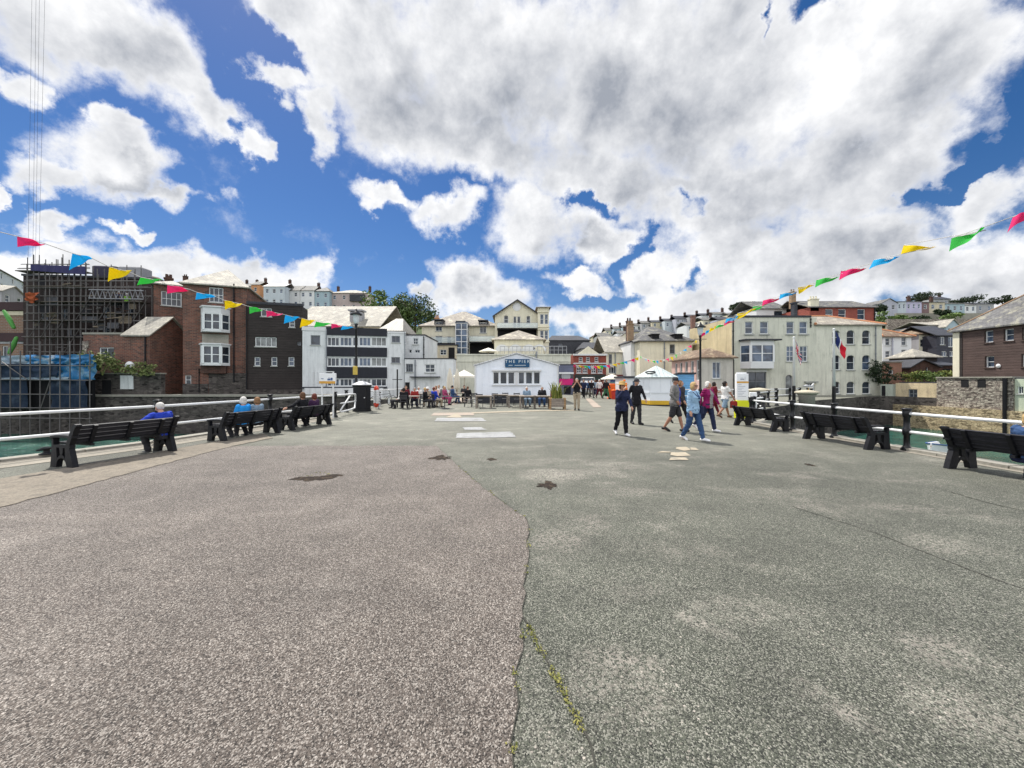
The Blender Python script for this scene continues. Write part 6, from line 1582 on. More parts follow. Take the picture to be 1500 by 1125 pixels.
# --- the walkers in the middle
person(at(911, 638), .15, 'person in navy jacket and straw hat raising a hand to the face', 'stand', 1.60, 'navy', 'black', 'white', 'brown', 1, 'brim', 'tan', ('fwd', 'face'), legs=[(.16, .05), (-.22, .35)], female=True, long_top=.12, vox=.012, stout=1.12, bag=('pack', 'charcoal', 1))
person(at(932, 621.5), .25, 'person in black coat and flat cap walking with head bowed', 'walk', 1.72, 'black', 'charcoal', 'black', 'grey', 0, 'cap', 'charcoal', ('fwd', 'back'), legs=[(.16, .12), (-.12, .16)], long_top=.18, vox=.012, head=.5)
person(at(989, 632), 1.0, 'person in grey cardigan over a blue top with dark shorts and cap', 'walk', 1.78, 'grey', 'charcoal', 'black', 'grey', 0, 'cap', 'charcoal', ('hip', 'hip'), legs=[(.26, .04), (-.22, .32)], shorts=True, under='royal', long_top=.04, vox=.012, skin=SKINT, stout=1.15)
person(at(997, 620.5), .6, 'person in black trousers mostly hidden behind the grey cardigan walker', 'walk', 1.70, 'charcoal', 'black', 'black', 'ginger', 1, None, None, ('down', 'fwd'), vox=.014)
person(at(1016, 645.5), .55, 'person with short blonde hair in pale blue jacket and jeans', 'walk', 1.64, 'lblue', 'denim', 'white', 'blonde', .5, None, None, ('back', 'down'), legs=[(.30, .05), (-.22, .28)], female=True, glasses=True, long_top=.06, under='denim', vox=.012, stout=1.1, bag=('sling', 'navy', 1))
person(at(1037, 632), .5, 'person with white hair in plum jacket and striped top', 'walk', 1.64, 'magenta', 'navy', 'white', 'white', 1, None, None, ('fwd', 'back'), legs=[(.24, .05), (-.34, .45)], female=True, under='striped', long_top=.05, vox=.012, stout=1.1)
person(at(1062, 612), 1.75, 'person with dark tied hair in blue shorts carrying a red bag', 'walk', 1.66, 'white', 'gblue', 'brown', 'dark', 3, None, None, ('bend', 'fwd'), legs=[(.36, .05), (-.36, .35)], female=True, shorts=True, sleeves=.5, vox=.013, bag=('hand', 'red', -1), skin=SKINT)
person(at(1046, 607), 1.6, 'person in dark maroon top half hidden behind the plum jacket walker', 'walk', 1.62, 'maroon', 'maroon', 'brown', 'dark', 1, None, None, ('bend', 'down'), vox=.014, female=True)
person(at(845, 601), -.15, 'person in black top and beige trousers holding a camera to the face', 'stand', 1.76, 'black', 'beige', 'black', 'grey', 0, None, None, ('face', 'face'), vox=.013, sleeves=.5, stout=1.1)
# --- sitters on the benches (they look out over the water)
def bench_sit(i, along, label, **k):
    o, c, rz = benches[i]; p = Vector((c.x, c.y)) + Vector((math.cos(rz), math.sin(rz))) * along + Vector((-math.sin(rz), math.cos(rz))) * .30
    return person((p.x, p.y), rz + math.pi, label, 'sit', **k)
bench_sit(0, .84, 'person with white hair in blue jacket leaning on the nearest left bench', h=1.66, top='royal', bottom='charcoal', hair='white', arms=('spread', 'lap'), lean=-.15, vox=.012, head=.5, z=-.06)
bench_sit(1, -.12, 'person with white hair in a bright blue jacket on the middle bench', h=1.66, top='sky', bottom='charcoal', hair='white', hairlen=.5, arms=('lap', 'lap'), female=True, vox=.012, z=-.04)
bench_sit(1, .34, 'person with brown hair in a grey blue jacket on the middle bench', h=1.62, top='gblue', bottom='black', hair='ginger', hairlen=1, arms=('lap', 'lap'), female=True, vox=.012, z=-.04)
bench_sit(2, -.20, 'person with brown hair in a black jacket on the farthest left bench', h=1.72, top='black', bottom='black', hair='brown', hairlen=.5, arms=('spread', 'lap'), vox=.013, z=-.02)
bench_sit(2, .36, 'person with dark red hair in a purple black jacket on the farthest bench', h=1.64, top='purple', bottom='black', hair='auburn', hairlen=1, arms=('lap', 'bend'), female=True, vox=.013, z=-.03)
bench_sit(3, .02, 'person in denim jacket with a blonde head at the right picture edge', h=1.62, top='denim', bottom='navy', hair='blonde', hairlen=1, arms=('lap', 'lap'), female=True, lean=-.1, vox=.012, z=-.06)
m = MB(); m.bbox(-.18, -.12, 0, .18, .12, .30, .05); m.bbox(-.15, -.125, .302, .15, .10, .40, .04)
o = m.build('holdall', [BLACKM]); o.location = (8.72, 6.05, 0); tag(o, 'dark bag with a pink top under the nearest right bench', 'bag'); m = MB(); m.bbox(-.16, -.13, .31, .16, -.121, .39, .004); m.build('pink_flap', C['pinkc'], o)

# ---------------------------------------------------------------- cafe furniture and customers
def make_table(w, d, h=.76):
    r = empty('cafe_table'); m = MB(); 
    for k in range(5): m.bbox(-w / 2, -d / 2 + k * d / 5 + .004, h - .04, w / 2, -d / 2 + (k + 1) * d / 5 - .004, h, .008)
    m.build('table_top', TIMBER, r)
    for sx in (-1, 1):
        for sy in (-1, 1):
            m = MB(); m.bbox(sx * (w / 2 - .07) - .045, sy * (d / 2 - .07) - .045, 0, sx * (w / 2 - .07) + .045, sy * (d / 2 - .07) + .045, h - .042, .006); m.build('leg', TIMBER, r)
    m = MB(); m.box(-w / 2 + .12, -.02, h - .12, w / 2 - .12, .02, h - .042); m.build('rail', TIMBER, r)
    return r
def make_chair():
    r = empty('cafe_chair'); 
    m = MB(); m.bbox(-.21, -.21, .43, .21, .21, .46, .012); m.build('seat', CHARC, r)
    m = MB()
    for zz in (.56, .66, .76): m.bbox(-.2, .195, zz, .2, .22, zz + .07, .008)
    m.build('backrest', CHARC, r)
    for sx in (-1, 1):
        m = MB(); m.tube([(sx * .2, -.2, 0), (sx * .19, -.19, .43)], .016, 6); m.build('leg', CHARC, r)
        m = MB(); m.tube([(sx * .2, .24, 0), (sx * .19, .2, .44), (sx * .19, .215, .85)], .016, 6); m.build('leg', CHARC, r)
    return r
CHARC = M('charcoal_metal', (.045, .045, .05), .5, var=.15)
def put(o0, first, loc, rz, label, group, cat):
    if first: o = o0; o.location = (loc[0], loc[1], 0); o.rotation_euler[2] = rz; tag(o, label, None, group)
    else: o = copy_thing(o0, (loc[0], loc[1], 0), rz, label, group)
    o['category'] = cat; return o
t0 = make_table(1.0, .8); TG = 'timber tables before the cafe hut'
TS = [(708, 598.5, 'grey timber table at the left corner of the cafe hut with empty chairs'), (733, 595.5, 'low grey timber table under the left hut windows'), (756, 597.5, 'grey timber table in front of the middle of the hut'),
      (773, 599, 'grey timber table with a person in pale blue seated behind it'), (794.5, 599, 'grey timber table with a person in black seated behind it')]
TP = []
for i, (px, py, lb) in enumerate(TS):
    g = at(px, py); TP.append(g); put(t0, i == 0, (g[0], g[1] + .4), 0, lb, TG, 'table')
c0 = make_chair(); CG = 'dark metal chairs by the cafe hut'
CS = [((-2.75, 24.2), 1.6, 'dark chair standing left of the corner cafe table'), ((-2.4, 24.9), .3, 'dark chair pushed behind the corner cafe table'), ((-1.15, 24.6), -.2, 'dark chair between the corner table and low timber table'), ((-.45, 25.6), 0., 'dark chair behind the low timber table'),
      ((.35, 25.0), .2, 'dark chair behind the middle timber table'), ((-2.0, 23.7), 3.2, 'dark chair with its back to the pier before the corner table')]
for i, (l, rz, lb) in enumerate(CS): put(c0, i == 0, l, rz, lb, CG, 'chair')
person((.95, 24.5), .1, 'person with white hair in pale blue seated at a hut table', 'sit', 1.70, 'gblue', 'gblue', 'brown', 'white', 0, arms=('lap', 'lap'), vox=.015, lean=.15, head=.5)
person((1.92, 24.55), -.1, 'person in black shirt bent over the hut table', 'sit', 1.76, 'black', 'denim', 'brown', 'grey', 0, arms=('lap', 'lap'), vox=.015, lean=.3, head=1., stout=1.2)
person((2.72, 25.0), .3, 'person in maroon top seated by the wooden planter', 'sit', 1.66, 'maroon', 'yellow', 'brown', 'brown', 0, arms=('lap', 'lap'), vox=.015)
for (x, y), lb in (((.95, 24.55), 'dark chair under the person in pale blue at the hut'), ((1.92, 24.6), 'dark chair under the person in black at the hut'), ((2.72, 25.05), 'dark chair under the person in maroon by the planter')): put(c0, False, (x, y), 0, lb, CG, 'chair')
# planter with yellow green plants
root = empty('planter', (at(817, 600)[0], at(817, 600)[1] + .3, 0), 0, 'timber box planter with spiky yellow green plants right of the hut', 'planter')
m = MB(); m.bbox(-.48, -.25, .14, .48, .25, .62, .02); m.build('box', TIMBER, root)
for s in (-1, 1): m = MB(); m.bbox(s * .42 - .06, -.27, 0, s * .42 + .06, .27, .66, .01); m.build('leg', TIMBERW, root)
m = MB(); rr = random.Random(9)
for k in range(70):
    a = rr.uniform(0, 6.28); r_ = rr.uniform(.1, .6); h_ = rr.uniform(.4, 1.15); bx, by = rr.uniform(-.3, .3), rr.uniform(-.12, .12); w_ = .028
    p0, p1, p2 = Vector((bx, by, .6)), Vector((bx + math.cos(a) * r_ * .4, by + math.sin(a) * r_ * .4, .6 + h_ * .7)), Vector((bx + math.cos(a) * r_, by + math.sin(a) * r_, .6 + h_ * .95)); sd_ = Vector((-math.sin(a), math.cos(a), 0)) * w_
    m.add([p0 - sd_, p0 + sd_, p1 + sd_, p1 - sd_, p2], [(0, 1, 2, 3), (3, 2, 4)])
m.build('foliage', LEAFY, root, uv=False)
# pedestal table alone on the open ground
root = empty('pedestal_table', (at(651.5, 598.5)[0], at(651.5, 598.5)[1], 0), 0, 'lone round pedestal table standing on the open asphalt', 'table')
m = MB(); m.lathe([(.30, 0), (.30, .02), (.05, .05)], (0, 0, 0), 18); m.build('base', CHARC, root); m = MB(); m.tube([(0, 0, .05), (0, 0, .71)], .03, 8); m.build('stem', CHARC, root); m = MB(); m.lathe([(.38, .711), (.39, .725), (.38, .74)], (0, 0, 0), 24); m.build('table_top', CHARC, root)
# parasols
def parasol(loc, label, closed, s=1., z=0.):
    root = empty('parasol', (loc[0], loc[1], z), 0, label, 'parasol'); m = MB(); m.tube([(0, 0, 0), (0, 0, 2.6 * s)], .03, 8); m.build('pole', TIMBERW, root)
    m = MB(); m.lathe([(.32, 0), (.3, .06), (.05, .1)], (0, 0, 0), 14); m.build('base', CHARC, root); m = MB()
    if closed:
        rings = []
        for r_, zz in ((.10, 1.0), (.20, 1.1), (.22, 1.5), (.17, 2.1), (.06, 2.62), (.03, 2.7)): rings.append([(math.cos(2 * math.pi * i / 24) * r_ * (1 + .18 * (-1) ** i) * s, math.sin(2 * math.pi * i / 24) * r_ * (1 + .18 * (-1) ** i) * s, zz * s) for i in range(24)])
        m.loft(rings)
    else:
        r_ = 1.55 * s; m.lathe([(r_, 2.02 * s), (r_ * 1.005, 2.16 * s), (r_ * .55, 2.42 * s), (.08, 2.68 * s), (.02, 2.72 * s)], (0, 0, 0), 8)
    m.build('canopy', CANVAS, root); return root
parasol(at(659, 590), 'closed cream parasol at the left of the pair by the hut', True, .95); parasol(at(669.5, 588.5), 'closed cream parasol nearer the hut of the pair', True, .95)
pr_ = parasol((-3.93, 31.6), 'open cream parasol behind the left corner of the hut', False, .93); pr_.scale = (.64, .64, 1)
zt_ = H + (HY - 520.5) / F * 46
parasol((-2.9, 47.3), 'open white parasol on the terrace left of the hut gable', False, .75, zt_ + .18 - 1.2); parasol((-11.8, 51), 'open white parasol under the hotel glass stair tower', False, .75, 2.6)
# picnic tables with customers left of the hut
def picnic():
    r = empty('picnic_table'); m = MB()
    for k in range(5): m.bbox(-.8, -.37 + k * .15, .71, .8, -.235 + k * .15, .75, .008)
    m.build('table_top', TIMBER, r)
    for s in (-1, 1): m = MB(); m.bbox(-.8, s * .68 - .13, .42, .8, s * .68 + .13, .46, .01); m.build('bench_board', TIMBER, r)
    for s in (-1, 1):
        m = MB(); x = s * .58
        m.prism([(-.75, 0), (-.65, 0), (-.18, .70), (-.28, .70)], x - .03, x + .03, 'x'); m.prism([(.65, 0), (.75, 0), (.28, .70), (.18, .70)], x - .03, x + .03, 'x'); m.box(x + .031, -.78, .34, x + .07, .78, .419); m.build('leg_frame', TIMBER, r)
    return r
p0 = picnic(); PG = 'timber picnic tables left of the hut'
PS = [((-3.9, 28.3), .15, 'timber picnic table nearest the hut with a denim clad customer'), ((-5.4, 29.2), -.1, 'timber picnic table under the closed parasols'), ((-7.0, 26.6), .2, 'timber picnic table behind the crowd in red and cream')]
for i, (l, rz, lb) in enumerate(PS): put(p0, i == 0, l, rz, lb, PG, 'picnic table')
rt_ = empty('round_table', (-6.0, 23.3, 0), 0, 'round cafe table in the middle of the seated crowd', 'table'); m = MB(); m.lathe([(.5, .70), (.5, .73)], (0, 0, 0), 20); m.build('table_top', TIMBER, rt_)
for k in range(3): a = k * 2.1; m = MB(); m.tube([(math.cos(a) * .35, math.sin(a) * .35, 0), (math.cos(a) * .1, math.sin(a) * .1, .7)], .022, 6); m.build('leg', CHARC, rt_)
CR = [((-6.75, 23.0), -1.2, 'seated person in white leaning forward at the left of the crowd', dict(top='white', bottom='charcoal', hair='dark', arms=('lap', 'lap'), lean=.35, head=.8)),
      ((-6.35, 22.6), 3.3, 'seated person in black with back to the pier by the round table', dict(top='black', bottom='black', hair='dark', hairlen=1, arms=('lap', 'lap'), lean=.2)),
      ((-6.1, 24.1), .2, 'seated person in red facing the pier at the round table', dict(top='red', bottom='navy', hair='grey', arms=('lap', 'lap'))),
      ((-5.25, 23.2), 2.2, 'seated person in black with cream scarf right of the round table', dict(top='black', bottom='charcoal', hair='blonde', arms=('lap', 'bend'))),
      ((-4.75, 23.6), 2.5, 'seated person in royal blue at the right of the crowd', dict(top='royal', bottom='beige', hair='auburn', arms=('lap', 'lap'), lean=.1)),
      ((-5.4, 24.6), 0., 'seated person in cream with a straw coloured hat behind the blue one', dict(top='beige', bottom='beige', hair='blonde', hat='brim', hatc='white', arms=('lap', 'lap'))),
      ((-4.95, 25.0), -.4, 'seated person in blush pink just behind the blue one', dict(top='blush', bottom='white', hair='ginger', hairlen=1, arms=('lap', 'lap'), female=True)),
      ((-7.2, 26.1), .3, 'seated person in red behind at the rear picnic table', dict(top='maroon', bottom='charcoal', hair='brown', arms=('lap', 'lap'))),
      ((-6.6, 27.2), .1, 'seated person in white with a white cap at the rear picnic table', dict(top='white', bottom='gblue', hair='white', arms=('lap', 'lap'))),
      ((-4.6, 26.2), 1.2, 'seated person in bright pink near the tall picnic tables', dict(top='pinkc', bottom='pinkc', hair='blonde', arms=('lap', 'lap'), female=True)),
      ((-5.7, 29.9), 0., 'seated person in pale top beneath the left closed parasol', dict(top='white', bottom='navy', hair='ginger', arms=('lap', 'lap'))),
      ((-5.1, 28.6), 3.1, 'seated person in grey with back turned under the closed parasols', dict(top='grey', bottom='charcoal', hair='dark', arms=('lap', 'lap'))),
      ((-4.3, 27.7), 2.0, 'seated person in denim blue at the picnic table nearest the hut', dict(top='denim', bottom='denim', hair='dark', arms=('lap', 'lap'))),
      ((-3.6, 29.0), .2, 'seated person in charcoal in the shade beside the hut wall', dict(top='charcoal', bottom='black', hair='dark', arms=('lap', 'bend'))),
      ((-3.2, 27.8), 3.0, 'seated person in black at the dark end next to the hut', dict(top='black', bottom='charcoal', hair='brown', arms=('lap', 'lap')))]
for (l, rz, lb, kw) in CR: person(l, rz, lb, 'sit', R.uniform(1.6, 1.75), vox=.018, detail=False, **kw)
for i in (0, 1, 2, 3, 4, 5, 6): l, rz = CR[i][0], CR[i][1]; put(c0, False, l, rz, 'dark chair under the ' + CR[i][2].replace('seated person ', 'person ').split(' at ')[0].split(' by ')[0].split(' facing ')[0].split(' leaning ')[0].split(' just ')[0].split(' behind ')[0].split(' right ')[0].split(' with back ')[0] + ' in the crowd', CG, 'chair')
# --- distant walkers in the square
FW_ = [((855, 583.5), 'navy', 'black', 'brown', 'distant walker in navy nearest the photographer in beige trousers', -.3), ((862, 581), 'denim', 'charcoal', 'dark', 'distant walker in denim blue jacket', .2), ((866.5, 582.8), 'black', 'grey', 'grey', 'distant walker in black jacket and grey trousers', .1), ((872, 580), 'gblue', 'navy', 'brown', 'distant walker in grey blue far down the square', 3.0),
       ((878, 583), 'white', 'maroon', 'white', 'distant walker in white top and maroon skirt like trousers', .3), ((883.5, 580), 'maroon', 'black', 'auburn', 'distant walker in maroon behind the black coated one', .2), ((888, 584.5), 'black', 'green', 'dark', 'distant walker in black coat beside the orange barrier', .4)]
for (p, tp, bt, hr, lb, rz) in FW_: person(at(*p), rz, lb, 'walk', R.uniform(1.6, 1.78), tp, bt, 'black', hr, .5, arms=('fwd', 'back'), vox=.02, detail=False)
person(at(914.5, 588), .3, 'person in an orange hooded top behind the straw hat', 'walk', 1.72, 'orange', 'black', 'black', 'ginger', 0, 'cap', 'orange', ('down', 'fwd'), vox=.02, detail=False)
# orange barrier, red crate, green car, white van
root = empty('orange_barrier', (at(896, 584)[0], at(896, 584)[1], 0), .1, 'tall orange plastic barrier among the distant walkers', 'barrier')
OP = M('orange_plastic', (.80, .14, .02), .45, var=.1); m = MB(); m.bbox(-.3, -.2, .1, .3, .2, 1.35, .06); m.bbox(-.36, -.28, 0, .36, .28, .098, .03); m.build('panel', OP, root)
root = empty('red_bin', (at(901, 585)[0], at(901, 585)[1], 0), .1, 'low red plastic bin beside the orange barrier', 'bin')
m = MB(); m.lathe([(.26, 0), (.36, .72), (.38, .75)], (0, 0, 0), 4, 0); m.build('tub', M('red_plastic', (.55, .045, .03), .45, var=.1), root); m = MB(); m.bbox(-.3, -.3, .752, .3, .3, .85, .04); m.build('lid', OP, root)
def car(loc, rz, label, paint, L=4.1, W=1.72, hh=1.46, van=False, name='parked_car', cat='car'):
    root = empty(name, (loc[0], loc[1], 0), rz, label, cat); m = MB(); hw = W / 2
    prof = [(-L / 2, .35), (-L / 2 + .03, .72), (-L / 2 + .15, .86), (-L / 2 + 1.05, .96), (-L / 2 + 1.6, hh - .06), (-L / 2 + 2.0, hh), (L / 2 - .9, hh), (L / 2 - .25, 1.0), (L / 2 - .02, .9), (L / 2, .4), (L / 2 - .1, .28), (-L / 2 + .1, .28)]
    if van: prof = [(-L / 2, .35), (-L / 2 + .03, .85), (-L / 2 + .5, 1.1), (-L / 2 + 1.1, hh - .05), (-L / 2 + 1.5, hh), (L / 2 - .1, hh), (L / 2, .4), (L / 2 - .1, .28), (-L / 2 + .1, .28)]
    rings = []
    for yy, sc_ in ((-hw, .97), (-hw + .06, 1.0), (hw - .06, 1.0), (hw, .97)): rings.append([(x * sc_, yy * (1 - .16 * max(0, z - .9) / .6), .28 + (z - .28) * (sc_ if z > .5 else 1)) for x, z in prof])
    m.loft(rings); b_ = m.build('body', paint, root, False)
    gw = MB(); a, c_ = prof[3], prof[4]
    if van: a, c_ = prof[2], prof[3]
    ny = (c_[1] - a[1], -(c_[0] - a[0])); l_ = math.hypot(*ny); ox, oz = -ny[0] / l_ * .012, -ny[1] / l_ * .012
    gw.add([(a[0] + .08 + ox, -hw * .84, a[1] + .05 + oz), (a[0] + .08 + ox, hw * .84, a[1] + .05 + oz), (c_[0] - .03 + ox, hw * .78, c_[1] - .03 + oz), (c_[0] - .03 + ox, -hw * .78, c_[1] - .03 + oz), (a[0] + .09, -hw * .84, a[1] + .04), (a[0] + .09, hw * .84, a[1] + .04), (c_[0] - .02, hw * .78, c_[1] - .04), (c_[0] - .02, -hw * .78, c_[1] - .04)], [(3, 2, 1, 0), (0, 1, 5, 4), (1, 2, 6, 5), (2, 3, 7, 6), (3, 0, 4, 7)]); gw.build('windscreen', GL[0], root)
    for s in (-1, 1):
        m = MB(); m.ball((-L / 2 + .08, s * hw * .7, .68), .06, .16, .09, 10, 6); m.build('headlight', W_PAINT, root, True)
        m = MB(); x0, x1 = (-L / 2 + 1.55, L / 2 - .75) if not van else (-L / 2 + 1.2, -L / 2 + 2.)
        yb, yt = s * hw * (1 - .16 * .13 / .6) , s * hw * (1 - .16 * (hh - .16 - .9) / .6); m.quad((x0 - .25, yb + s * .012, 1.02), (x1, yb + s * .012, 1.02), (x1 - .2, yt + s * .012, hh - .14), (x0 + .15, yt + s * .012, hh - .14)); m.build('side_window', GL[0], root)
        for x in (-L / 2 + .75, L / 2 - .75):
            m = MB(); m.lathe([(.2, -.1), (.31, -.09), (.32, -.03), (.32, .03), (.31, .09), (.2, .1)], (0, 0, 0), 18); w_ = m.build('wheel', M('tyre_rubber', (.012, .012, .012), .8), root); w_.location = (x, s * (hw - .08), .32); w_.rotation_euler = (rad(90), 0, 0)
            m = MB(); m.lathe([(.19, -.112), (.2, -.1), (.2, .1), (.19, .112)], (0, 0, 0), 14); m.build('rim', STEEL, w_)
    m = MB(); m.box(-L / 2 - .02, -.26, .42, -L / 2 - .003, .26, .53); m.build('number_plate', W_PAINT, root)
    return root
car((11.2, 41.0), rad(62), 'dark green parked car among the crowd at the end of the square', M('green_car_paint', (.01, .05, .04), .25, var=.05, spec=.6))
car((9.2, 46.5), rad(75), 'white van parked behind the dark green car', M('white_van_paint', (.7, .7, .7), .3, var=.03), 4.8, 1.9, 2.0, True, 'parked_van', 'van')
# bicycles of the left fence
def bike(loc, rz, label):
    root = empty('bicycle', (loc[0], loc[1], 0), rz, label, 'bicycle')
    for x in (-.52, .52):
        m = MB(); m.tube([(x + math.cos(t) * .33, 0, .34 + math.sin(t) * .33) for t in [2 * math.pi * k / 20 for k in range(21)]], .02, 6); m.build('wheel', BLACK, root)
    m = MB(); 
    for a, b_ in (((-.52, 0, .34), (-.12, 0, .3)), ((-.12, 0, .3), (-.28, 0, .85)), ((-.52, 0, .34), (-.25, 0, .75)), ((-.12, 0, .3), (.38, 0, .75)), ((-.25, 0, .75), (.36, 0, .82)), ((.34, 0, .95), (.52, 0, .34))): m.tube([a, b_], .017, 6)
    m.build('frame', CHARC, root); m = MB(); m.bbox(-.4, -.07, .86, -.16, .07, .92, .02); m.build('saddle', BLACK, root); m = MB(); m.tube([(.28, -.27, 1.0), (.36, 0, .97), (.28, .27, 1.0)], .016, 6); m.build('handlebar', BLACK, root)
bike((-8.2, 24.6), .3, 'dark bicycle leaning at the white fence past the lifebuoy')

# ---------------------------------------------------------------- scaffolded building at the far left
SD = M('dark_site_brick', (.05, .033, .03), .85, 'brick', s=1.5, c2=(.028, .02, .02), c3=(.04, .03, .028), stain=.5)
SY = 40.0
b = Bld('building_under_repair', 'dark half built building wrapped in scaffolding at the far left', 'building', 34, 226, SY, 41.5, z0=-.6, depth=8)
b.wins([(60, 452, 70, 468), (90, 452, 100, 468), (150, 450, 160, 466), (185, 450, 195, 466), (150, 478, 160, 490), (190, 478, 200, 490)], kind='cross', frame=G_FRAME, sill=False); b.walls(b.z(404, 34), SD)
b.roof('flat', .2, SLATED, ov=.1); m = MB(); m.lathe([(2.2, 0), (2.1, .5), (1.6, 1.0), (.5, 1.35), (.1, 1.4)], (0, 0, 0), 14, sx=1.6); o = m.build('dome', M('rusty_roof', (.09, .05, .04), .8), b.root, True); u = b.front.uz(150, 400)[0]; o.location = (u, 4, b.top + .2)
for px, py, c_ in ((139, 402, 'dark_purple_sheet'), (178, 412, 'grey_sheet')):
    u, z = b.front.uz(px, py); m = MB(); m.bbox(u - 1.2, 1, b.top + .202, u + 1.2, 2.5, b.top + 1.6, .1); m.build('site_hut', M(c_, (.035, .033, .06) if c_[0] == 'd' else (.3, .3, .32), .7), b.root)
b = Bld('brown_banded_building', 'brown building with tan panels and beams left of the scaffold', 'building', -60, 46, 41.0, 41.0, z0=-.6, depth=5)
b.win((3, 507, 12, 523), kind='one', frame=W_FRAME); b.walls(b.z(452), M('tan_panel', (.24, .13, .08), .8, 'brick', s=2., c2=(.2, .11, .07), bump=.1))
for y0, y1 in ((443, 455), (488, 500)): b.slab('beam', (-60, y0, 46, y1), -.25, -.004, M('brown_beam', (.045, .022, .024), .7))
b.slab('pale_band', (-60, 456, 46, 462), -.1, -.004, BEIGE); b.slab('pale_band', (-60, 500.5, 46, 503.5), -.1, -.004, GREYR); b.roof('flat', .15, SLATED, ov=.1); m = MB(); m.box(7.55, .5, b.top + .152, 8.0, .9, b.top + 3.2); b.part('steel_post', m, MATS['brown_beam'])
# scaffold: uprights, ledgers, boards, sheeting
root = empty('scaffold', ((34 - CX) / F * 38.4, 38.4, -.9), rad(0), 'tall dense tube scaffold round the building under repair', 'scaffold')
ox = root.location.x; sx_ = lambda px, Y: (px - CX) / F * Y - ox; zz_ = lambda py, Y: H + (HY - py) / F * Y + .9
TUBE = M('scaffold_tube', (.13, .122, .118), .5, metal=.4, var=.25); BOARD_ = M('scaffold_board', (.10, .085, .07), .85, 'board', s=1.2); NETB = M('blue_violet_netting', (.04, .038, .11), .85, var=.2)
rr = random.Random(77); up = 0
for row_, Y in enumerate((38.4, 39.4)):
    for k in range(22):
        px = 40 + k * 8.7 + rr.uniform(-1.5, 1.5); yt = (386 if px < 128 else 430 if False else 400) + rr.uniform(-14, 2) if px < 212 else 425
        if px > 128 and row_ == 0 and k % 2: yt = 418
        m = MB(); x = sx_(px, Y); m.tube([(x, Y - 38.4, .0), (x + rr.uniform(-.05, .05), Y - 38.4, zz_(yt, Y))], .04, 5); m.build('upright', TUBE, root); up += 1
for row_, Y in enumerate((38.4, 39.4)):
    for k, py in enumerate((388, 393, 411, 421, 434, 447, 459, 470, 482, 494, 505, 516)):
        x0, x1 = (30, 128) if py < 400 else (38, 222)
        if py > 440: x1 = 150
        m = MB(); m.tube([(sx_(x0 + rr.uniform(-6, 4), Y), Y - 38.4 - .06, zz_(py + rr.uniform(-1, 1), Y)), (sx_(x1 + rr.uniform(-4, 6), Y), Y - 38.4 - .06, zz_(py + rr.uniform(-1, 1), Y))], .035, 5); m.build('ledger', TUBE, root)
for k in range(10):
    Y = 38.4; x = 45 + k * 17; y0 = rr.choice((411, 434, 459, 482)); m = MB(); m.tube([(sx_(x, Y), -.1, zz_(y0 + 34, Y)), (sx_(x + 22, Y), -.1, zz_(y0, Y))], .03, 5); m.build('brace', TUBE, root)
SHADEB = [M('scaffold_plank', (.16, .13, .095), .85, 'board', s=1.2), M('dark_mesh_sheet', (.02, .02, .024), .9), M('grey_mesh_sheet', (.10, .10, .11), .9)]
for k in range(34):
    Y = rr.choice((38.36, 38.9, 39.36)); x = rr.uniform(44, 205); py = rr.uniform(405, 515) if x < 120 else rr.uniform(428, 486); w_ = rr.uniform(6, 26)
    m = MB(); m.tube([(sx_(x, Y), Y - 38.4 - .08, zz_(py, Y)), (sx_(x + w_, Y), Y - 38.4 - .08, zz_(py + rr.uniform(-2, 2), Y))], rr.choice((.03, .04, .06)), 5); m.build('guard_rail', rr.choice((TUBE, TUBE, SHADEB[0])), root)
for k in range(18):
    Y = rr.choice((38.6, 39.1)); x = rr.uniform(44, 190); py = rr.uniform(405, 505) if x < 120 else rr.uniform(440, 480); w_, h_ = rr.uniform(5, 22), rr.uniform(2, 13)
    m = MB(); m.box(sx_(x, Y), Y - 38.4, zz_(py + h_, Y), sx_(x + w_, Y), Y - 38.4 + .03, zz_(py, Y)); m.build('site_sheet', rr.choice(SHADEB), root)
for py, x0, x1 in ((399, 32, 128), (421.5, 45, 128), (444, 45, 215), (461, 120, 212), (471, 45, 150), (495, 45, 130)):
    m = MB(); m.box(sx_(x0, 38.9), -.05, zz_(py, 38.9), sx_(x1, 38.9), 1.05, zz_(py, 38.9) + .08); m.build('platform', BOARD_, root)
m = MB()
n = 20
for k in range(n + 1):
    x = sx_(46 + 80 * k / n, 38.3); z1 = zz_(387.5 + 8 * k / n * .4, 38.3); z0 = zz_(396.5 + 6 * k / n, 38.3); y = -.16 + .05 * math.sin(k * 1.9)
    m.v += [(x, y, z0), (x, y, z1), (x, y - .012, z1), (x, y - .012, z0)]
for k in range(n):
    q = k * 4
    for a in range(4): m.f.append((q + a, q + (a + 1) % 4, q + 4 + (a + 1) % 4, q + 4 + a)); m.m.append(0)
m.build('debris_netting', NETB, root)
m = MB()    # lattice beam
Y = 38.2; xa, xb = sx_(131, Y), sx_(211, Y)
for py in (424.5, 437): m.tube([(xa, -.25, zz_(py, Y)), (xb, -.25, zz_(py + 1.5, Y))], .05, 6)
for k in range(10):
    a = xa + (xb - xa) * k / 10; c_ = xa + (xb - xa) * (k + .5) / 10; d_ = xa + (xb - xa) * (k + 1) / 10; m.tube([(a, -.25, zz_(437, Y)), (c_, -.25, zz_(424.5, Y)), (d_, -.25, zz_(437.5, Y))], .035, 5)
m.build('lattice_beam', M('pale_steel', (.27, .27, .29), .6, var=.2), root)
m = MB(); g_ = []
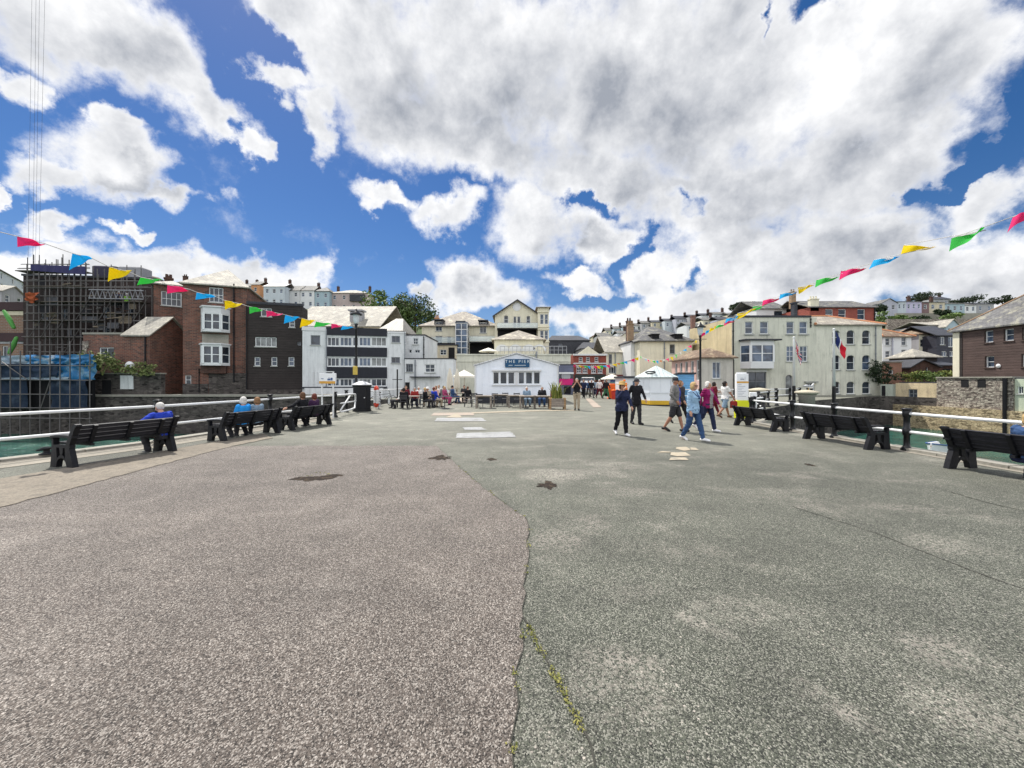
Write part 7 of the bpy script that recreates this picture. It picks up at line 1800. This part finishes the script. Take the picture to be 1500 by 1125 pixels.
for j in range(7):
    for i in range(9): g_.append((sx_(39 + 17 * i / 8, 38.2) + .12 * noise.noise((i * .9, j * .8, 3)), -.3 + .35 * noise.noise((i * .7, j * .7, 1)), zz_(429 + 15 * j / 6 * (1 - .3 * abs(i - 4) / 4), 38.2) + .2 * noise.noise((i * .8, j * .5, 7))))
m.v = g_ + [(x, y + .02, z) for x, y, z in g_]; m.f = [(j * 9 + i, (j + 1) * 9 + i, (j + 1) * 9 + i + 1, j * 9 + i + 1) for j in range(6) for i in range(8)]; m.f += [tuple(q + 63 for q in f[::-1]) for f in m.f]; m.m = [0] * len(m.f)
m.build('orange_tarpaulin', M('orange_tarp', (.36, .085, .03), .8, var=.4), root, True)
for pa, pb in (((8, 456), (22, 480)), ((26, 495), (16, 517))):
    m = MB(); m.cap([(sx_(pa[0], 38), -.5, zz_(pa[1], 38)), (sx_((pa[0] + pb[0]) / 2 + 1.5, 38), -.55, zz_((pa[1] + pb[1]) / 2, 38)), (sx_(pb[0], 38), -.5, zz_(pb[1], 38))], [.14, .2, .15], 7); m.build('green_wrap', M('green_wrap', (.08, .28, .06), .7), root, True)
# lower scaffold over the water with blue sheeting
root = empty('sheeted_scaffold', ((-30 - CX) / F * 32.4, 32.4, -3.2), 0, 'blue sheeted low scaffold standing over the water below the building site', 'scaffold')
ox = root.location.x; sx_ = lambda px, Y: (px - CX) / F * Y - ox; zz_ = lambda py, Y: H + (HY - py) / F * Y + 3.2
BLUT = M('bright_blue_tarp', (.02, .16, .36), .5, c2=(.18, .32, .42), s=.6, var=.15, bump=.3); BLUD = M('dark_blue_netting', (.014, .028, .055), .85, c2=(.035, .055, .085), s=.5, var=.3)
def wavy(name, x0, x1, y0, y1, Y, mat, amp, nx=26, ny=8, seed=1):
    m = MB(); g = []
    for j in range(ny + 1):
        for i in range(nx + 1):
            s, t = i / nx, j / ny; px = x0 + (x1 - x0) * s; py = y0 + (y1 - y0) * t
            g.append((sx_(px, Y), Y - 32.4 + amp * noise.noise((s * 7 + seed, t * 3, seed)) * 2, zz_(py, Y) + (amp * .8 * noise.noise((s * 5, seed, 0)) if j == 0 else 0)))
    k = len(g); m.v = g + [(p[0], p[1] + .015, p[2]) for p in g]; W_ = nx + 1
    m.f = [(j * W_ + i, (j + 1) * W_ + i, (j + 1) * W_ + i + 1, j * W_ + i + 1) for j in range(ny) for i in range(nx)]; m.f += [tuple(q + k for q in f[::-1]) for f in m.f]; m.m = [0] * len(m.f)
    return m.build(name, mat, root, True)
wavy('blue_tarpaulin', 38, 138, 520, 533, 32.2, BLUT, .25, seed=3); wavy('blue_tarpaulin', 78, 140, 531, 556, 32.3, BLUT, .2, seed=5); wavy('pale_sheeting', -30, 82, 521, 534, 32.25, M('pale_blue_sheet', (.30, .38, .44), .6, c2=(.15, .22, .32), s=.5), .15, seed=8)
wavy('dark_blue_netting', -30, 84, 533, 553, 32.0, BLUD, .12, seed=9); wavy('dark_blue_netting', -30, 40, 552, 597, 32.3, BLUD, .12, seed=12); wavy('dark_blue_netting', 74, 128, 555, 597, 32.3, BLUD, .2, seed=15); wavy('pale_sheeting', -30, 100, 552, 556.5, 32.05, MATS['pale_blue_sheet'], .06, seed=18)
m = MB(); m.box(sx_(-30, 33), .55, zz_(597, 33), sx_(135, 33), .85, zz_(535, 33)); m.build('back_wall', DARKVOID, root)
for k in range(12):
    px = -26 + k * 14.5; m = MB(); m.tube([(sx_(px, 32), -.5, -.6), (sx_(px, 32), -.5, zz_(514 if k % 3 else 500, 32))], .045, 6); m.build('upright', TUBE, root)
for py in (535, 556, 577, 597, 612):
    m = MB(); m.tube([(sx_(-30, 31.9), -.55, zz_(py, 31.9)), (sx_(136, 31.9), -.55, zz_(py + 1, 31.9))], .04, 6); m.build('ledger', TUBE, root)
m = MB(); m.tube([(sx_(5, 31.9), -.6, zz_(530, 31.9)), (sx_(42, 31.9), -.6, zz_(556, 31.9))], .035, 6); m.build('brace', TUBE, root); m = MB(); m.tube([(sx_(62, 31.9), -.6, zz_(597, 31.9)), (sx_(76, 31.9), -.6, zz_(556, 31.9))], .035, 6); m.build('brace', TUBE, root)
# site crane: only its hoist ropes and jib corner reach into the picture
root = empty('hoist_ropes', P(49, 385, 39.5), 0, 'four thin dark hoist ropes rising straight up from the scaffold deck', 'hoist ropes')
for k, (a, b_) in enumerate(((41, 47), (48, 53), (52, 58), (57, 66))):
    p, q = P(a, 388, 39.5) - root.location, P(b_, -20, 39.5) - root.location
    m = MB(); m.tube([p, p + (q - p) * 1.0], .010, 5); m.build('rope', CHARC, root)
# people at work on the scaffold
def worker(px, py, Y, lb, top): p = P(px, py, Y); person((p.x, p.y), .6, lb, 'stand', 1.75, top, 'charcoal', 'brown', None, 0, 'cap', 'white', ('bend', 'bend'), vox=.025, detail=False, z=p.z)
C['lime'] = cloth('lime_hi_vis', (.30, .62, .08))
worker(185.5, 456, 38.7, 'scaffold worker in a lime green high visibility vest', 'lime'); worker(174, 453, 38.9, 'scaffold worker in dark clothes with a white helmet', 'navy')

# ---------------------------------------------------------------- turn the voxel-joined figures into plain meshes
for o, v in BAKE:
    md = o.modifiers.new('join', 'REMESH'); md.mode = 'VOXEL'; md.voxel_size = v; md.use_smooth_shade = True
    sm2 = o.modifiers.new('soft', 'SMOOTH'); sm2.factor = .5; sm2.iterations = 3
dg = bpy.context.evaluated_depsgraph_get()
new = []
for o, v in BAKE: new.append((o, bpy.data.meshes.new_from_object(o.evaluated_get(dg))))
for o, me in new:
    mt = o.data.materials[0]; old = o.data; o.modifiers.clear(); o.data = me
    if not me.materials: me.materials.append(mt)
    if old.name.split('.')[0] in ('jacket', 'trousers', 'shorts', 'shirt') and len(me.vertices) < 40000:
        off = Vector((len(me.vertices) * .37, 0, 0)); mats_n = [v.normal.copy() for v in me.vertices]; a_ = .013 if 'tr' in old.name else .011
        for v, nr in zip(me.vertices, mats_n):
            c_ = v.co + off
            v.co += nr * (a_ * (1 - 2 * abs(noise.noise((c_.x * 7, c_.y * 7, c_.z * 13)))) + .006 * noise.noise((c_.x * 22, c_.y * 22, c_.z * 16)) - .004)
    me.polygons.foreach_set('use_smooth', [True] * len(me.polygons)); me.name = old.name; bpy.data.meshes.remove(old)

# the open front of a jacket shows the top beneath it: those faces become a part of their own
for o, (mt, k, z0, wd, zlow) in FRONT.items():
    me = o.data; sel = []
    for p in me.polygons:
        c = p.center / k; a = c.z - z0
        w_ = wd * (1.0 if a < 1.3 else max(.25, 1 - (a - 1.3) / .2))
        if abs(c.x) < w_ * .62 and c.y < -.055 and a > zlow and abs(c.y) < .215 and p.normal.y < .15: sel.append(p.index)
    if not sel: continue
    ss_ = set(sel)
    def sub(ids, name, mat):
        used = {}; vs = []; fs = []
        for i in ids:
            f = []
            for v in me.polygons[i].vertices:
                if v not in used: used[v] = len(vs); vs.append(tuple(me.vertices[v].co))
                f.append(used[v])
            fs.append(tuple(f))
        n_ = bpy.data.meshes.new(name); n_.from_pydata(vs, [], fs); n_.materials.append(mat); n_.polygons.foreach_set('use_smooth', [True] * len(fs)); n_.update(); return n_
    sh_ = bpy.data.objects.new('shirt', sub(sel, 'shirt', mt)); COL.objects.link(sh_); sh_.parent = o.parent
    o.data = sub([p.index for p in me.polygons if p.index not in ss_], 'jacket', me.materials[0])
# ---------------------------------------------------------------- camera, sun, sky
cam = bpy.data.cameras.new('camera'); co = bpy.data.objects.new('camera', cam); COL.objects.link(co)
co.location = (0, 0, H); co.rotation_euler = (rad(90), 0, 0)
cam.sensor_width = 36; cam.lens = F / 1500 * 36; cam.shift_y = (HY - 562.5) / 1500; cam.clip_end = 6000; cam.clip_start = .05
sc.camera = co
SUN_AZ, SUN_EL = math.atan2(-.60, .80), rad(58)   # azimuth from +Y towards +X
sl = bpy.data.lights.new('sun', 'SUN'); so = bpy.data.objects.new('sun', sl); COL.objects.link(so)
sl.energy = 5.0; sl.angle = rad(.5); sl.color = (1.0, .955, .88)
sd = Vector((math.sin(SUN_AZ) * math.cos(SUN_EL), math.cos(SUN_AZ) * math.cos(SUN_EL), math.sin(SUN_EL)))
so.rotation_euler = (-sd).to_track_quat('-Z', 'Y').to_euler(); so.location = sd * 100

w = bpy.data.worlds.new('World'); sc.world = w; w.use_nodes = True
T = NT(w.node_tree); bg = w.node_tree.nodes['Background']
sky = T.n('ShaderNodeTexSky', sky_type='NISHITA'); sky.sun_disc = False; sky.sun_elevation = SUN_EL; sky.sun_rotation = SUN_AZ
sky.air_density = 1.0; sky.dust_density = .3; sky.ozone_density = 2.5
d = T.n('ShaderNodeTexCoord').outputs['Generated']
x, y, z = T.n('ShaderNodeSeparateXYZ', ins={0: d}).outputs
az0 = T.math('ARCTAN2', x, y); el0 = T.math('ARCSINE', z)
fold = T.n('ShaderNodeTexNoise', ins={'Vector': d, 'Scale': 4.5, 'Detail': 3., 'Roughness': .62}).outputs[1]
fx, fy, fz = T.n('ShaderNodeSeparateXYZ', ins={0: fold}).outputs
fold2 = T.n('ShaderNodeTexNoise', ins={'Vector': d, 'Scale': 17., 'Detail': 6., 'Roughness': .62}).outputs[1]
gx, gy, gz = T.n('ShaderNodeSeparateXYZ', ins={0: fold2}).outputs
az = T.math('ADD', T.math('MULTIPLY_ADD', fx, .30, -.15), T.math('ADD', az0, T.math('MULTIPLY_ADD', gx, .12, -.06)))
el = T.math('ADD', T.math('MULTIPLY_ADD', fy, .22, -.11), T.math('ADD', el0, T.math('MULTIPLY_ADD', gy, .11, -.055)))
ae = T.n('ShaderNodeCombineXYZ', ins={0: az, 1: el, 2: 0.}).outputs[0]
def azel(px, py):
    u, v = (px - CX) / F, (HY - py) / F
    return Vector((math.atan2(u, 1), math.atan2(v, math.sqrt(1 + u * u))))
def blob(px, py, rx, ry, ang=0.):
    c = azel(px, py); t = rad(-ang)
    ex = azel(px + math.cos(rad(ang)) * 8, py + math.sin(rad(ang)) * 8) - c; ey = azel(px - math.sin(rad(ang)) * 8, py + math.cos(rad(ang)) * 8) - c
    a, b = ex.length * rx / 8, ey.length * ry / 8
    mp = T.n('ShaderNodeMapping', vector_type='TEXTURE', ins={0: ae, 1: (c.x, c.y, 0), 2: (0, 0, math.atan2(ex.y, ex.x)), 3: (a * 1.35, b * 1.35, 1)}).outputs[0]
    return T.n('ShaderNodeTexGradient', gradient_type='SPHERICAL', ins={0: mp}).outputs[1]
def blobs(l):
    r = None
    for a in l:
        q = blob(*a); r = q if r is None else T.n('ShaderNodeMath', operation='SMOOTH_MAX', ins={0: r, 1: q, 2: .12}).outputs[0]
    return r
POS = [(120, 40, 190, 75, 20), (230, 110, 150, 75, 40), (310, 175, 70, 38, 35), (345, 210, 26, 22), (15, 105, 55, 40, 20),
       (160, 245, 120, 48, 22), (75, 250, 70, 34), (140, 195, 36, 26), (235, 285, 60, 24, 10), (70, 330, 70, 22), (187, 331, 28, 13), (12, 275, 30, 12),
       (40, 385, 150, 40), (230, 395, 170, 36), (360, 400, 110, 34), (452, 392, 42, 42), (420, 415, 80, 30),
       (420, 20, 70, 60), (400, 110, 55, 26, 30), (470, 180, 34, 44, 20), (540, 60, 150, 110), (600, 150, 150, 80, 20), (720, 90, 200, 150), (700, 215, 110, 52, 15), (900, 110, 230, 170), (880, 255, 150, 60), (1050, 130, 170, 190),
       (1250, 110, 190, 170), (1400, 60, 150, 110), (1200, 260, 180, 90), (1040, 290, 170, 70), (1320, 190, 110, 90, -30),
       (575, 283, 50, 20, 15), (640, 305, 60, 34, -10), (790, 325, 80, 62), (890, 345, 60, 45), (850, 404, 65, 18), (670, 405, 60, 44), (690, 440, 110, 34), (600, 420, 26, 20),
       (975, 395, 75, 60), (900, 465, 130, 28), (1090, 380, 170, 70), (1230, 380, 190, 70), (1380, 360, 190, 60), (1450, 290, 110, 44, -12), (1150, 430, 200, 30), (1480, 400, 150, 60), (1000, 455, 160, 30)]
NEG = [(1182, 20, 34, 30), (1440, 222, 95, 20, -30), (1400, 262, 95, 14, -20), (1330, 285, 40, 16, -20), (1500, 185, 40, 40), (1010, 288, 40, 16), (865, 292, 26, 16), (385, 60, 30, 50, -30), (1105, 52, 10, 40), (1260, 8, 40, 10), (900, 425, 60, 14), (935, 365, 18, 40), (1010, 405, 20, 26)]
pos = blobs(POS); neg = blobs(NEG)
fb = T.noise(d, 7.5, 8, .66, 0.); fb2 = T.noise(d, 2.6, 2, .55, 0.)
ofs = T.n('ShaderNodeVectorMath', operation='ADD', ins={0: d, 1: tuple(sd * .045)}).outputs[0]
fbs = T.noise(ofs, 7.5, 5, .62, 0.)
# outside the part of the sky seen here: noise cloud, added for fill light
front = T.mr(y, .15, .45); gen = T.mr(fb2, .30, .52)
BACK_FILL = 1.28
dens = T.math('SUBTRACT', pos, T.math('MULTIPLY', neg, .7))
dens = T.math('ADD', T.math('MULTIPLY', dens, front), T.math('MULTIPLY', T.math('MULTIPLY', gen, T.math('SUBTRACT', 1.0, front)), .7))
dens = T.math('ADD', dens, T.math('MULTIPLY_ADD', fb, 1.05, -.525))
alpha = T.mr(dens, .10, .58)
# shading of the cloud: bright rims and tops, grey thick bases
GREY = [(600, 110, 150, 110), (760, 160, 150, 110), (880, 90, 150, 120), (1010, 180, 110, 160), (1060, 60, 110, 110), (1120, 300, 170, 60), (1240, 230, 130, 80), (1340, 130, 90, 60), (985, 265, 120, 45), (1300, 380, 180, 40), (1180, 400, 90, 30), (215, 95, 70, 60, 40), (860, 345, 60, 22), (1440, 400, 150, 40), (700, 410, 26, 30), (190, 270, 70, 20)]
gr = blobs(GREY)
fb3 = T.noise(d, 5.2, 4, .58, .5)
core = T.mr(dens, .30, .85)
fb4 = T.noise(d, 14., 4, .62, 0.)
g = T.math('ADD', T.math('MULTIPLY', gr, .95), T.math('MULTIPLY_ADD', fb3, 1.9, -.95))
g = T.math('ADD', g, T.math('MULTIPLY_ADD', fb4, .5, -.25))
g = T.math('ADD', g, T.math('MULTIPLY', core, .22))
g = T.math('ADD', g, T.math('MULTIPLY', T.math('SUBTRACT', fbs, fb), 2.3))
g = T.math('MULTIPLY', T.mr(g, -.35, 1.5, 0., 1., False), T.mr(dens, .2, .6))
ccol = T.mix(g, rgb((.96, .96, .965)), rgb((.31, .335, .385)))
# unseen cloud behind the viewer, brightness raised as fill for the facades facing it
ccol = T.mix(front, rgb((BACK_FILL * .99, BACK_FILL, BACK_FILL * 1.05)), ccol)
hs = T.n('ShaderNodeHueSaturation', ins={'Saturation': 1.34, 'Value': 1.0, 'Color': sky.outputs[0]}).outputs[0]
hs = T.mix(1.0, hs, rgb((1.02, .94, 1.06)), 'MULTIPLY')
skyc = T.n('ShaderNodeVectorMath', operation='SCALE', ins={0: hs, 3: .072}).outputs[0]
# clouds thin towards the skyline
fin = T.mix(alpha, skyc, ccol)
w.node_tree.links.new(fin, bg.inputs[0]); bg.inputs[1].default_value = 1.0
w.cycles.sampling_method = 'MANUAL'; w.cycles.sample_map_resolution = 512
sc.view_settings.view_transform = 'Standard'; sc.view_settings.look = 'None'; sc.view_settings.exposure = .27; sc.view_settings.gamma = 1; sc.view_settings.use_curve_mapping = False
sc.cycles.max_bounces = 5; sc.cycles.diffuse_bounces = 3; sc.cycles.glossy_bounces = 3; sc.cycles.transparent_max_bounces = 12; sc.cycles.transmission_bounces = 3
sc.cycles.caustics_reflective = False; sc.cycles.caustics_refractive = False
sc.cycles.use_denoising = True
sc.cycles.use_adaptive_sampling = True; sc.cycles.adaptive_threshold = .015
